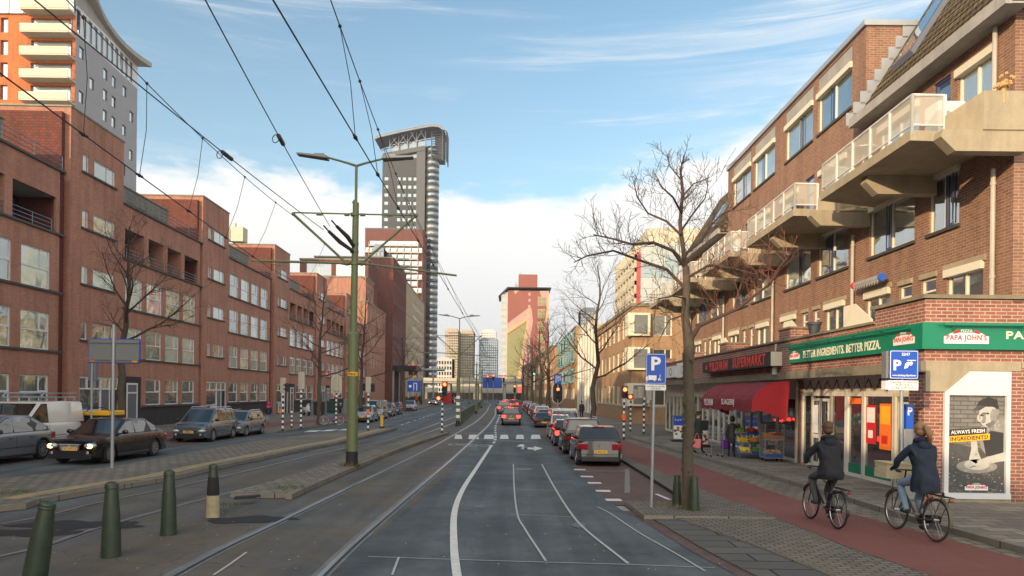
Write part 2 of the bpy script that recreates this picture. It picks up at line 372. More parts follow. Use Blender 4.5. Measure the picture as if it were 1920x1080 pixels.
def asphalt(name, c1, c2, brown=None):
    m, t, b = base(name); MT[name] = m; b.inputs['Roughness'].default_value = .78; setspec(b, .35)
    tcn = N(t, 'ShaderNodeTexCoord')
    def nz(s, d, r=.6):
        n = N(t, 'ShaderNodeTexNoise'); n.inputs['Scale'].default_value = s; n.inputs['Detail'].default_value = d; n.inputs['Roughness'].default_value = r
        t.links.new(tcn.outputs['Object'], n.inputs['Vector']); return n.outputs[0]
    mm = N(t, 'ShaderNodeMix', data_type='RGBA'); mm.inputs['A'].default_value = (*c1, 1); mm.inputs['B'].default_value = (*c2, 1)
    t.links.new(sstep(t, nz(.45, 9, .72), .38, .62), mm.inputs['Factor']); out = mm.outputs['Result']
    mp_ = N(t, 'ShaderNodeMapping'); mp_.inputs['Scale'].default_value = (1.1, .05, 1); t.links.new(tcn.outputs['Object'], mp_.inputs[0])
    nl = N(t, 'ShaderNodeTexNoise'); nl.inputs['Scale'].default_value = 1.3; nl.inputs['Detail'].default_value = 5; t.links.new(mp_.outputs[0], nl.inputs['Vector'])
    v5 = N(t, 'ShaderNodeVectorMath', operation='SCALE'); t.links.new(out, v5.inputs[0]); t.links.new(MA(t, 'ADD', .78, MA(t, 'MULTIPLY', sstep(t, nl.outputs[0], .35, .65), .4)), v5.inputs['Scale']); out = v5.outputs[0]
    # grit and small pale specks
    vm = N(t, 'ShaderNodeVectorMath', operation='SCALE'); t.links.new(out, vm.inputs[0])
    gr = nz(70, 3, .85); t.links.new(MA(t, 'ADD', .5, MA(t, 'MULTIPLY', gr, 1.0)), vm.inputs['Scale']); out = vm.outputs[0]
    sp_ = N(t, 'ShaderNodeMix', data_type='RGBA'); t.links.new(MA(t, 'MULTIPLY', sstep(t, nz(9, 3, .5), .73, .77), .5), sp_.inputs['Factor'])
    t.links.new(out, sp_.inputs['A']); sp_.inputs['B'].default_value = (.22, .22, .21, 1); out = sp_.outputs['Result']
    if brown:
        s2 = N(t, 'ShaderNodeMix', data_type='RGBA'); t.links.new(MA(t, 'MULTIPLY', sstep(t, nz(.33, 5, .6), .42, .62), brown[3]), s2.inputs['Factor'])
        t.links.new(out, s2.inputs['A']); s2.inputs['B'].default_value = (*brown[:3], 1); out = s2.outputs['Result']
    # long cracks and tar seams
    vo = N(t, 'ShaderNodeTexVoronoi', feature='DISTANCE_TO_EDGE'); vo.inputs['Scale'].default_value = .16
    wn = N(t, 'ShaderNodeTexNoise'); wn.inputs['Scale'].default_value = 1.5; wn.inputs['Detail'].default_value = 5
    t.links.new(tcn.outputs['Object'], wn.inputs['Vector'])
    va = N(t, 'ShaderNodeVectorMath', operation='ADD'); t.links.new(tcn.outputs['Object'], va.inputs[0])
    vs_ = N(t, 'ShaderNodeVectorMath', operation='SCALE'); t.links.new(wn.outputs['Color'], vs_.inputs[0]); vs_.inputs['Scale'].default_value = 1.2
    t.links.new(vs_.outputs[0], va.inputs[1]); t.links.new(va.outputs[0], vo.inputs['Vector'])
    cr = N(t, 'ShaderNodeMix', data_type='RGBA'); t.links.new(MA(t, 'MULTIPLY', sstep(t, vo.outputs['Distance'],   .0028, .001), .35), cr.inputs['Factor'])
    t.links.new(out, cr.inputs['A']); cr.inputs['B'].default_value = (.012, .012, .012, 1); out = cr.outputs['Result']
    t.links.new(out, b.inputs['Base Color'])
    t.links.new(MA(t, 'ADD', .55, MA(t, 'MULTIPLY', nz(1.3, 5), .5), clamp=True), b.inputs['Roughness'])
    bp = N(t, 'ShaderNodeBump'); bp.inputs['Strength'].default_value = .5; bp.inputs['Distance'].default_value = .01
    t.links.new(gr, bp.inputs['Height']); t.links.new(bp.outputs[0], b.inputs['Normal'])
asphalt('asphalt', (.068, .082, .090), (.108, .124, .130))
asphalt('asphalt_track', (.078, .079, .078), (.112, .108, .098), (.16, .125, .08, .55))

# ------------------------------------------------------------------ lettering
def letters(txt, w, h, mat, parent, M, name='lettering', ext=.004, align='CENTER', bold=0.):
    """mesh lettering fitted in a w x h box centred on M (local x right, local y up)"""
    c = bpy.data.curves.new('t', 'FONT'); c.body = txt; c.align_x = 'CENTER'; c.extrude = ext; c.offset = bold; c.resolution_u = 2; c.space_character = 1.0+bold*5
    o = bpy.data.objects.new('t', c); COL.objects.link(o); dg = bpy.context.evaluated_depsgraph_get()
    me = bpy.data.meshes.new_from_object(o.evaluated_get(dg)); bpy.data.objects.remove(o); me.materials.clear(); me.materials.append(mat)
    xs = [v.co.x for v in me.vertices]; ys = [v.co.y for v in me.vertices]
    sx = w/(max(xs)-min(xs)); sy = h/(max(ys)-min(ys)); mx_, my_ = (max(xs)+min(xs))/2, (max(ys)+min(ys))/2
    for v in me.vertices: v.co = ((v.co.x-mx_)*sx, (v.co.y-my_)*sy, v.co.z)
    me.name = name
    return inst(name, me, parent, M=M)
def face(x, y, z, rz=0.):     # frame of a vertical face: local x to the right as seen from outside, y up; outward = -y turned by rz
    return Matrix.Translation((x, y, z)) @ Matrix.Rotation(rz, 4, 'Z') @ Matrix.Rotation(pi/2, 4, 'X')
def signplate(mb, w, h, r, y0, y1, mi=0, cx=0, cz=0, seg=4):
    pts = []
    for (sx, sz, a0) in ((1, -1, -pi/2), (1, 1, 0), (-1, 1, pi/2), (-1, -1, pi)):
        for k in range(seg+1):
            a = a0 + k*pi/2/seg; pts.append((cx+sx*(w/2-r)+r*cos(a), cz+sz*(h/2-r)+r*sin(a)))
    return mb.prism(pts, y0, y1, 'y', mi)
# ------------------------------------------------------------------ ground, roads, kerbs, rails
def cr(pts, n=10):
    """smooth curve through ground points"""
    out = []; P_ = [Vector((*p, 0)) if len(p) == 2 else Vector(p) for p in pts]
    P_ = [2*P_[0]-P_[1]] + P_ + [2*P_[-1]-P_[-2]]
    for i in range(1, len(P_)-2):
        for k in range(n):
            t = k/n; a, b, c, d = P_[i-1:i+3]
            out.append(.5*((2*b) + (c-a)*t + (2*a-5*b+4*c-d)*t*t + (3*b-a-3*c+d)*t**3))
    out.append(P_[-2]); return out
def byY(pts, Ys):
    """x of the polyline at each y"""
    res = []
    pts = sorted([(p[1], p[0]) for p in pts])
    for Y in Ys:
        if Y <= pts[0][0]: (y0, x0), (y1, x1) = pts[0], pts[1]
        elif Y >= pts[-1][0]: (y0, x0), (y1, x1) = pts[-2], pts[-1]
        else:
            for i in range(len(pts)-1):
                if pts[i][0] <= Y <= pts[i+1][0]: (y0, x0), (y1, x1) = pts[i], pts[i+1]; break
        res.append(x0 + (x1-x0)*(Y-y0)/max(1e-6, y1-y0))
    return res
def yl(a, b):
    Y = a; out = []
    while Y < b: out.append(Y); Y += .5 if Y < 40 else (2 if Y < 100 else 6)
    return out + [b]
def band(name, L, R, Y0, Y1, z, mats, side=0., smi=None, label=None, cat=None, kind='structure', group=None, smooth=True):
    """ground strip between two edges given as (x,y) points; with side > 0 it is a raised slab with walls down to z-side"""
    Ys = yl(Y0, Y1)
    sm = (lambda q: [(p.x, p.y) for p in cr(sorted(q, key=lambda p: p[1]), 6)]) if smooth else (lambda q: q)
    l = byY(sm(L), Ys); r = byY(sm(R), Ys); mb = MB()
    k = smi if smi is not None else 0
    for i in range(len(Ys)-1):
        a, b = Ys[i], Ys[i+1]
        mb.poly([(l[i], a, z), (r[i], a, z), (r[i+1], b, z), (l[i+1], b, z)], 0)
        if side:
            mb.poly([(l[i], a, z-side), (l[i], a, z), (l[i+1], b, z), (l[i+1], b, z-side)], k)
            mb.poly([(r[i], a, z), (r[i], a, z-side), (r[i+1], b, z-side), (r[i+1], b, z)], k)
    if side:
        for j in (0, -1): mb.poly([(l[j], Ys[j], z-side), (r[j], Ys[j], z-side), (r[j], Ys[j], z), (l[j], Ys[j], z)], k)
    return tag(mb.build(name, mats), label, cat, group, kind)
def off(pts, d): return [(x+d, y) for x, y in pts]
MB().box(-900, 900, -120, 3000, -.4, -.012).build('ground', M_['concrete_grey'])['kind'] = 'structure'

RR = [(5.2, -6), (3.9, 4), (3.25, 7), (2.9, 9.2), (2.66, 10.7), (2.4, 13.2), (2.19, 14.6), (2.06, 18), (2.02, 23.4), (1.83, 31.7), (1.7, 38.9), (1.75, 59), (1.2, 111), (-1.3, 172), (-5, 230)]
MED_R = [(-13.6, 9), g(0, 961), g(73, 946.7), g(200, 923), g(333, 900), g(410, 881), g(575, 845.6), g(650, 830.6), g(729, 810)]
MED_L = [(-15.0, 9), g(0, 897, .12), g(222, 872, .12), g(425, 836, .12), g(537, 819, .12), g(650, 808, .12), g(727, 802, .12)]
LC = [(-20.2, -4), (-20, 5), (-19.8, 20), (-19.4, 29), (-15.2, 30.6), (-15.0, 37.2), (-12.8, 38.2), (-12.3, 44.3), (-12, 52), (-11.8, 58), (-12.9, 85), (-12.9, 107), (-14.5, 140), (-19, 180), (-26, 230)]
MB().box(-60, 60, 226, 300, -.01, 0.).build('cross_road', M_['asphalt'])['kind'] = 'structure'
band('road', LC, RR, -6, 226, 0., M_['asphalt'])
# tram lanes: browner, dirtier asphalt
TL = [(-15.0, 1), (-13.3, 9.2), g(0, 968), g(200, 929), g(410, 887), g(650, 834), g(740, 817), g(845, 783), (-4.6, 90), (-7.5, 130)]
TR = [(.3, -2), (.15, 4), g(640, 1080), g(780, 945), g(860, 866), g(905, 814), g(934, 778), g(932, 768), (-2.7, 110), (-6, 150)]
band('tram_lane', TL, TR, 3.2, 130, .004, M_['asphalt_track'])
# side walk on the right, cycle path, parking bay
SWR = [(13, -6), (13, 250)]
KX = [(8.6, -3), (7.9, 5), (7.6, 9), (7.3, 12), (7.15, 17.8), (6.75, 24), (6.35, 30), (6.0, 36.6), (6.0, 40)]
BPL = [(6.2, -3), (5.7, 5), (5.43, 8.5), (5.06, 10.8), (4.98, 12.4), (4.75, 14), (4.48, 17.2), (4.2, 23), (4.05, 27), (4.0, 36), (4.1, 60)]
BPR = [(8.2, -3), (7.4, 5), (7.15, 10), (6.95, 11.6), (6.45, 14.5), (6.2, 16), (6.02, 22), (5.87, 27.9), (5.5, 35), (5.5, 60)]

XA = [(5.8, -3), (4.9, 5), (4.45, 7), (3.92, 9.8), (3.63, 11.15), (3.05, 13.2), (2.95, 14)]
gut = off(RR, .22)
band('gutter', RR, gut, -6, 14.2, .006, M_['bay_brick'])
band('apron', gut, XA, -6, 13.2, .03, [M_['slabs_dark'], M_['kerb']], .04, 1)
band('pavers', XA, BPL, -6, 13.2, .05, [M_['pavers'], M_['kerb']], .06, 1)
BAY = [(3.72, 15.3), (3.75, 23), (3.8, 60), (3.3, 111), (.9, 172), (-3, 226)]
band('parking_bay', RR, BAY, 14.9, 226, .006, M_['bay_brick'])
band('pavers', [(2.45, 13.2), (2.35, 14.9)], [(4.88, 13.2), (4.75, 14.9)], 13.2, 14.9, .09, [M_['pavers'], M_['kerb']], .1, 1)
band('tree_strip', BAY, BPL[:-1] + [(4.1, 60), (5.2, 80), (4.6, 111), (2.3, 172), (-1.5, 226)], 14.9, 226, .09, [M_['pavers'], M_['black_rubber']], .1, 1)
band('cycle_path', BPL, BPR, -6, 44, .062, [M_['path_red'], M_['kerb']], .07, 1)
band('verge', BPR, KX, -6, 36.6, .055, [M_['slabs'], M_['kerb']], .06, 1)
# the pavement by the shops, with its kerb stones
band('kerb_line', KX, off(KX, .16), -6, 36.6, .158, [M_['kerb']], .17, 0)
band('pavement', off(KX, .16), [(14, -6), (14, 40)], -6, 37.4, .15, [M_['walk_tiles'], M_['kerb']], .16, 1)
band('side_street', [(5.5, 37), (5.5, 53)], [(70, 37), (70, 53)], 37.4, 53, .05, [M_['pavers'], M_['kerb']], .06, 1)
band('pavement', [(5.6, 53), (5.4, 80), (4.8, 111), (2.6, 172), (-1, 226)], [(12, 53), (12, 226)], 53, 226, .12, [M_['walk_tiles'], M_['kerb']], .13, 1)
# left: median between road and tram, island between the two tracks, pavement by the red brick row
band('median', MED_L, off(MED_R, -.15), 10.5, g(0, 806)[1] if False else 43.5, .12, [M_['slabs'], M_['kerb']], .13, 1)
band('kerb_line', off(MED_R, -.15), MED_R, 10.5, 43.5, .124, [M_['kerb']], .13, 0)
band('tactile_strip', off(MED_R, -.75), off(MED_R, -.33), 14.0, 42, .126, M_['tactile'])
IR = [g(519, 952), g(575, 924), g(669, 881), g(762, 842), g(837, 816)]
IL = [g(412, 940), g(511, 911), g(650, 866), g(744, 833.5), g(818, 815)]
band('island', IL, off(IR, -.14), 15.25, 39.5, .12, [M_['slabs'], M_['kerb']], .13, 1)
band('kerb_line', off(IR, -.14), IR, 15.1, 39.5, .124, [M_['kerb']], .13, 0)
band('pavement', [(-40, -4), (-40, 226)], LC, -4, 226, .12, [M_['slabs'], M_['kerb']], .13, 1)
band('parking_bay', [(-19, 14), (-18, 20), (-17.8, 26), (-15.3, 30.5), (-14.9, 36.5)], [(-15.6, 14), (-14.9, 20), (-14.2, 26), (-13.3, 31), (-12.9, 36.5)], 16, 37, .006, M_['bay_brick'])
band('cycle_path', [(-18.9, 20), (-17.9, 30), (-17.0, 40), (-15.4, 50), (-15.0, 60), (-16.5, 85)], [(-18.4, 20), (-16.0, 30), (-15.2, 36.5), (-14.2, 42), (-13.5, 50), (-13.0, 60), (-14.3, 85)], 24, 85, .126, M_['path_red'])
mb = MB()
for (xp, yp) in [(-1, 0)]: pass
# rails: a steel head and groove flush with the road, with pale sealant at its sides
def rail(pts, Ymax=200):
    c = cr(pts, 8); l = [(p.x, p.y) for p in c]
    root = thing('tram_rail', None, None); 
    for nm, d0, d1, z, m in (('sealant', -.11, .12, .009, 'chalk_seal'), ('rail_head', -.035, .035, .016, 'rail_steel'), ('groove', .035, .075, .013, 'black')):
        mb = MB()
        for i in range(len(l)-1):
            (x0, y0), (x1, y1) = l[i], l[i+1]
            mb.poly([(x0+d0, y0, z), (x0+d1, y0, z), (x1+d1, y1, z), (x1+d0, y1, z)])
        mb.build(nm, M_[m], root)
    return root
P('chalk_seal', (.16, .165, .165), .8, var=.55, vs=1.8, fine=.3)
RA = [(-3.9, 2.5), g(350, 1065), g(567, 958), g(800, 844), g(871, 804), g(897, 787.4), g(913, 771), g(916, 764), (-4.6, 150), (-9, 215)]
RB = [(-2.15, 2.5), g(616, 1065), g(755, 941), g(850.7, 858.7), g(900, 813), g(918, 795), g(928.5, 778), g(929, 767), (-3.1, 150), (-7.5, 215)]
LA = [(-8.6, 6), g(0, 1045.5), g(193, 989), g(389, 935.5), g(519, 902), g(650, 862.5), g(744, 830.6), g(852, 793), g(890, 774), (-5.6, 120)]
LB = [(-10.5, 8.5), g(0, 984.4), g(198, 941), g(389, 901), g(575, 857), g(650, 840), g(744, 821), g(852, 782), g(880, 769), (-8.2, 120)]
for pts, lb in ((RA, 'polished tram rail in the lane left of the curved white line, outer rail'), (RB, 'polished tram rail with wide pale sealant beside the curved white line'),
                (LA, 'tram rail running just behind the row of green bollards'), (LB, 'tram rail closest to the long tiled median kerb')):
    tag(rail(pts), lb, 'rail', 'tram rails in the street')
# painted and chalked lines
def line(pts, w, mat, z=.012, name='road_marking', seg=6, dash=None, kind='structure'):
    c = cr(pts, seg); mb = MB(); acc = 0
    for i in range(len(c)-1):
        a, b = c[i], c[i+1]; d = (b-a); L = d.length
        if L < 1e-6: continue
        n = Vector((-d.y, d.x, 0))/L*w/2; acc += L
        if dash and (acc % (dash[0]+dash[1])) > dash[0]: continue
        mb.poly([(a.x-n.x, a.y-n.y, z), (b.x-n.x, b.y-n.y, z), (b.x+n.x, b.y+n.y, z), (a.x+n.x, a.y+n.y, z)])
    return tag(mb.build(name, M_[mat]), kind=kind)
line([(-.2, 5), g(868, 1120), g(857, 1080), g(851, 1020), g(852.5, 960), g(867.5, 918.7), g(893.7, 877.5), g(920, 838)], .115, 'line_white', seg=14)
line([g(920, 838), g(929, 823), (-1.1, 50), (-1.2, 70), g(938, 770)], .12, 'line_white', seg=14, dash=(1.2, 1.0))
line([g(962.5, 870.6), g(964, 914), g(970, 964), g(984, 992.5), g(1023.4, 1053)], .035, 'chalk')
line([g(1016, 871), g(1037.5, 911), g(1069, 961), g(1100, 995.6), g(1178, 1058)], .045, 'chalk')
line([g(1120, 951), g(1145, 964), g(1197, 999), g(1260, 1035), g(1322, 1072)], .03, 'chalk')
line([g(690, 1045), g(900, 1052), g(1178, 1060), g(1340, 1066)], .022, 'chalk', .013)
line([g(960, 871), g(1020, 872)], .03, 'chalk', .013); line([g(965, 918), g(1040, 921)], .02, 'chalk', .013); line([g(958, 965), g(1085, 971)], .02, 'chalk', .013)
line([g(735, 1080), g(748, 1046)], .03, 'chalk', .0135); line([g(400, 1080), g(430, 1060), g(462, 1037)], .035, 'chalk', .0135); line([g(940, 826.5), g(988, 829)], .12, 'chalk', .0135)
for x0, x1 in ((908, 926), (938, 953), (968, 982), (996, 1013), (879, 897), (853, 866)):
    mb = MB(); mb.poly([(*g(x0-1, 823.5), .012), (*g(x1+1, 823.5), .012), (*g(x1-1, 815.5), .012), (*g(x0+1, 815.5), .012)]); tag(mb.build('crossing_marking', M_['line_white']), kind='structure')
P('patch_pale', (.20, .19, .18), .8, var=.5, vs=6, fine=.3)
for cx_, cy_ in ((1084, 881), (1097, 894), (1111, 906), (1127, 921), (1146, 938)):
    X, Y = g(cx_, cy_); MB().box(X-.12, X+.22, Y-.13, Y+.15, .006, .0115).build('bay_marking', M_['line_white'])['kind'] = 'structure'
line([g(1176, 880), g(1176, 925)], .13, 'patch_pale', .0135); line([g(1230, 927), g(1256, 938)], .09, 'line_white', .0135); line([g(1098, 884), g(1172, 884)], .05, 'chalk', .0135)
# turn arrow (left and ahead-right) before the crossing
mb = MB(); q = lambda pts: mb.poly([(*g(x, y), .0125) for x, y in pts])
q([(1001, 846), (1018, 841), (1001, 837)]); q([(976, 842.3), (1001, 843.3), (1001, 839.8), (984, 839.2)]); q([(968, 837.5), (985, 838.5), (982, 833.5), (975, 833.5)]); q([(978, 839), (986, 843), (990, 841), (983, 836.5)])
tag(mb.build('arrow_marking', M_['line_white']), kind='structure')
for bx, by in ((862, 834), (898, 836)):        # small bicycle symbols painted on the lane
    mb = MB()
    for dx in (-9, 9):
        X, Y = g(bx+dx, by)
        for k in range(10):
            a0, a1 = 2*pi*k/10, 2*pi*(k+1)/10
            mb.poly([(X+.22*cos(a0), Y+.42*sin(a0), .0125), (X+.22*cos(a1), Y+.42*sin(a1), .0125), (X+.30*cos(a1), Y+.6*sin(a1), .0125), (X+.30*cos(a0), Y+.6*sin(a0), .0125)])
    X, Y = g(bx, by); mb.poly([(X-.2, Y-.06, .0125), (X+.2, Y-.06, .0125), (X+.25, Y+.1, .0125), (X-.2, Y+.1, .0125)])
    tag(mb.build('bicycle_marking', M_['chalk']), kind='structure')
for xa, xb, y in ((568, 592, 810.5), (600, 622, 809), (632, 650, 807.5)):
    mb = MB(); mb.poly([(*g(xa, y), .012), (*g(xb, y-.5), .012), (*g(xb+14, y-3.5), .012), (*g(xa+14, y-3), .012)]); tag(mb.build('crossing_marking', M_['line_white']), kind='structure')
line([g(752, 797), g(800, 781), g(830, 771), g(850, 764)], .12, 'line_white', dash=(2.2, 1.6), seg=14); line([g(722, 788), g(760, 778), g(800, 769)], .1, 'line_white', dash=(1.2, 2), seg=14)
# burnt, tarred patch at the bollards, sand drift
BR
P('burnt', (.018, .018, .02), .85, var=.5, vs=3, fine=.3)
def blot(name, cx_, cy_, rx, ry, mat, seed, z=.0105):
    rnd = random.Random(seed); n = 40; ph = [rnd.uniform(0, 6.28) for _ in range(5)]
    pts = []
    for k in range(n):
        a = 2*pi*k/n; r = 1 + .18*sin(2*a+ph[0]) + .12*sin(5*a+ph[1]) + .08*sin(9*a+ph[2]) + .05*rnd.uniform(-1, 1); pts.append((cx_+rx*r*cos(a), cy_+ry*r*sin(a), z))
    return tag(MB().poly(pts).build(name, M_[mat]), kind='structure')
X, Y = g(470, 975); blot('tar_patch', X, Y, .75, .35, 'burnt', 2)
X, Y = g(150, 985); blot('tar_patch', X, Y, .9, .45, 'burnt', 3)
X, Y = g(55, 1000); blot('tar_patch', X, Y, .7, .35, 'burnt', 4, .0108)
# grit, litter and leaf specks on the road
mb = MB(); rnd = random.Random(5)
for k in range(420):
    X, Y = rnd.uniform(-9, 4), rnd.uniform(6, 24)*rnd.uniform(.6, 1); r = rnd.uniform(.006, .02)
    if Y < 5: continue
    a = rnd.uniform(0, 6); mb.poly([(X+r*cos(a+t), Y+r*sin(a+t)*1.2, .015) for t in (0, 1.6, 3.1, 4.6)])
tag(mb.build('litter', M_['chalk']), kind='stuff', label='pale grit and small litter specks scattered over the asphalt', cat='litter')

P('patch_dark', (.062, .076, .085), .85, var=.3, vs=3, fine=.25); P('oil', (.055, .062, .066), .45, var=.4, vs=5)
for i, (a, b, r_) in enumerate(((1085, 985, .14), (980, 880, .25), (900, 950, .12))): X, Y = g(a, b); blot('oil_stain', X, Y, r_, r_*1.6, 'oil', 20+i, .0092)
# ------------------------------------------------------------------ windows and other facade parts
WC = {}
def window(root, u0, u1, z0, z1, y, style='sash', frame='white_frame', pane='pane_row', name='window', recess=None, label=None):
    """frame mesh with the pane as its child; local x along the wall, -y outwards"""
    w_, h_ = round(u1-u0, 2), round(z1-z0, 2); key = (w_, h_, style, frame, pane)
    if key not in WC:
        mb = MB(); t = .055; d0, d1 = -.03, .05
        def bar(a, b, c, e, dd=0): mb.box(a, b, d0-dd, d1, c, e)
        bar(0, t, 0, h_); bar(w_-t, w_, 0, h_); bar(t, w_-t, h_-t, h_); bar(t, w_-t, 0, t)
        if style == 'sash':                    # lower light, narrow opening light top right
            bar(t, w_-t, h_*.5-.03, h_*.5+.03, .003); bar(w_*.66, w_*.66+.05, h_*.5+.03, h_-t)
            mb.box(w_*.66+.05, w_-t, -.015, d1-.003, h_*.5+.03, h_*.5+.07); mb.box(w_-t-.04, w_-t, -.015, d1-.003, h_*.5+.07, h_-t)
        elif style == 'two': bar(w_*.62, w_*.62+.05, t, h_-t, .003); mb.box(w_*.62+.05, w_*.62+.09, -.012, d1-.003, t, h_-t); mb.box(w_-t-.04, w_-t, -.012, d1-.003, t, h_-t)
        elif style == 'mid': bar(w_/2-.03, w_/2+.03, t, h_-t, .003)
        elif style == 'three':
            for k in (1, 2): bar(w_*k/3-.025, w_*k/3+.025, t, h_-t, .003)
        elif style == 'trans': bar(t, w_-t, h_*.7, h_*.7+.05, .003)
        elif style == 'rung':
            for k in (1, 2): bar(t, w_-t, h_*k/3-.02, h_*k/3+.02, .003)
        f = mb.mesh(name, M_[frame]); g_ = MB().box(t*.5, w_-t*.5, .0, .02, t*.5, h_-t*.5).mesh('pane', M_[pane])
        WC[key] = (f, g_)
    f, g_ = WC[key]; o = inst(name, f, root, (u0, y, z0)); inst('pane', g_, o)
    if label: o['label'] = label
    return o
def railing(root, u0, u1, z0, y, n=3, h=.8, mat='rail_grey', name='railing', posts=1.3):
    mb = MB()
    for k in range(n): mb.tube([(u0, y, z0+h*(k+1)/n), (u1, y, z0+h*(k+1)/n)], .018, 6)
    m = max(1, int((u1-u0)/posts))
    for k in range(m+1):
        u = u0 + (u1-u0)*k/m; mb.box(u-.015, u+.015, y-.012, y+.012, z0-.05, z0+h+.01)
    return mb.build(name, M_[mat], root)
def block(mb, u0, u1, y0, y1, z0, z1, mi=0): return mb.box(u0, u1, y0, y1, z0, z1, mi)

# ------------------------------------------------------------------ the red brick row on the left
LDIR = radians(90) + math.atan(.026)
def row_xy(Y): return (-20 - .026*Y, Y)
PITCH = 15.8
def row_house(k, Y0, kind, label, length=PITCH):
    x, y = row_xy(Y0); r = thing('apartment_building', label, 'building', (x, y, 0), LDIR, 'red brick apartment buildings in the row')
    FL = [3.95, 6.67, 9.4]; holes = []; wins = []
    E = length-.55        # end of the front; a dark grooved joint follows
    # stair tower part: small windows
    for s in (4.65, 7.37, 10.09, 12.81):
        for a, b in ((1.25, 1.8), (2.25, 4.25)):
            holes.append((a, b, s, s+.86)); wins.append((a, b, s, s+.86, 'plain' if a < 2 else 'two', 'pane_row'))
    door = (1.2, 4.9, .12, 2.85); holes.append(door)
    bays = [(5.4+i*2.42, 7.3+i*2.42) for i in range(4)]
    if kind == 'wide': bays = [(5.35, 9.85), (10.7, 14.85)][0:0] + [(6.2, 8.9), (9.5, 12.0), (12.6, 14.6)]
    for a, b in bays:
        lv = [(1.35, 2.85)] if a > (5.5 if kind != 'wide' else 7) else []
        if kind in ('plain',): lv = [(1.35, 2.85)]
        for z0, z1 in lv + [(3.97, 5.62), (6.67, 8.4)]: holes.append((a, b, z0, z1)); wins.append((a, b, z0, z1, 'sash', 'pane_row'))
        if kind == 'plain': holes.append((a, b, 9.4, 11.1)); wins.append((a, b, 9.4, 11.1, 'sash', 'pane_row'))
    front = MB(); front.wall(.25, 5.1, .0, 15.5, holes, 0, .12, 0)
    front.wall(5.1, E, 2.95, 12.2, [h for h in holes if h[0] > 5.1] + ([] if kind == 'plain' else [(5.3, E-.25, 9.35, 10.95)]), 0, .12, 0)
    front.wall(5.1, E, .0, 1.22, [], -.004, .1, 1); front.wall(5.1, E, 1.22, 2.95, [h for h in holes if h[0] > 5.1] + [(5.15, 7.3, 1.2, 3.0)] * (kind != 'plain'), 0, .12, 0)
    if kind != 'plain': front.wall(5.15, 7.25, 1.22, 2.95, [], .0, .1, 1)
    # joint, sides, back, roofs
    front.box(0, .25, .28, 10, 0, 15.2, 2); front.box(E, length, .28, 9.9, 0, 12.1, 2)
    front.poly([(.25, 0, 0), (.25, 0, 15.5), (.25, 12, 15.5), (.25, 12, 0)], 0); front.poly([(5.1, 0, 12.2), (5.1, 12, 12.2), (5.1, 12, 15.5), (5.1, 0, 15.5)], 0)
    front.poly([(E, 0, 0), (E, .4, 0), (E, .4, 12.2), (E, 0, 12.2)], 0); front.poly([(.25, 12, 0), (.25, 12, 15.5), (length, 12, 15.5), (length, 12, 0)], 0)
    front.poly([(.25, 0, 15.49), (5.1, 0, 15.49), (5.1, 12, 15.49), (.25, 12, 15.49)], 3)
    front.poly([(5.1, 0, 12.19), (length, 0, 12.19), (length, 3, 12.19), (5.1, 3, 12.19)], 3)
    front.build('wall', [M_['brick_red'], M_['brick_dark'], M_['brick_groove'], M_['coping']], r)
    pen = MB(); pw = [(5.4, 7.6), (8.1, 10.4), (10.9, 12.9)]
    if kind == 'wide': pw = [(5.6, 9.2), (9.8, 12.9)]
    pen.wall(5.1, 13.3, 12.2, 13.85, [(a, b, 12.35, 13.05) for a, b in pw], 1.3, .1, 0)
    pen.poly([(13.3, 1.3, 12.2), (13.3, 12, 12.2), (13.3, 12, 13.85), (13.3, 1.3, 13.85)], 0); pen.box(5.1, 13.36, 1.24, 12, 13.85, 13.92, 1)
    pen.build('penthouse_wall', [M_['brick_grey'], M_['coping']], r)
    for a, b in pw: window(r, a, b, 12.35, 13.05, 1.38, 'two')
    for (a, b, c, e, st, pn) in wins: window(r, a, b, c, e, .08, st, pane=pn)
    # sills, coping
    s_ = MB()
    for s in (4.65, 7.37, 10.09, 12.81): s_.box(1.15, 4.35, -.09, .1, s-.09, s-.002)
    for s in ([3.97, 6.67, 9.4] if kind == 'plain' else [3.97, 6.67]): s_.box(5.1, E+.25, -.09, .1, s-.1, s-.002)
    s_.box(7.35 if kind != 'plain' else 5.15, E+.2, -.1, .1, 1.24, 1.345)
    s_.each('sill', M_['sill_dark'], r)
    l_ = MB(); l_.box(5.1, E+.35, -.1, .2, 12.2, 12.3)
    if kind != 'plain': l_.box(5.1, E+.35, -.1, .25, 9.25, 9.35)
    l_.each('ledge', M_['sill_dark'], r)
    c_ = MB(); c_.box(.2, 5.15, -.04, .12, 15.5, 15.58); c_.box(.2, .32, .12, 12, 15.5, 15.58); c_.box(5.03, 5.15, .12, 12, 15.5, 15.58); c_.build('coping', M_['coping'], r)
    railing(r, 5.15, E+.1, 12.3, -.03, 3, .62, posts=1.9)
    # terrace door in the side of the next tower's shelter
    fd = MB(); fd.box(E+.15, E+.5, .0, .1, 12.2, 15.2) if False else None
    d = MB(); d.box(.245, .27, .75, 1.95, 12.3, 14.35); d.box(.238, .25, 1.0, 1.7, 12.9, 13.75, 2)
    for a, b, c, e in ((.70, .77, 12.3, 14.42), (1.95, 2.02, 12.3, 14.42), (.77, 1.95, 14.35, 14.42)): d.box(.225, .262, a, b, c, e, 1)
    d.build('terrace_door', [M_['door_blue'], M_['white_frame'], M_['car_glass']], r)
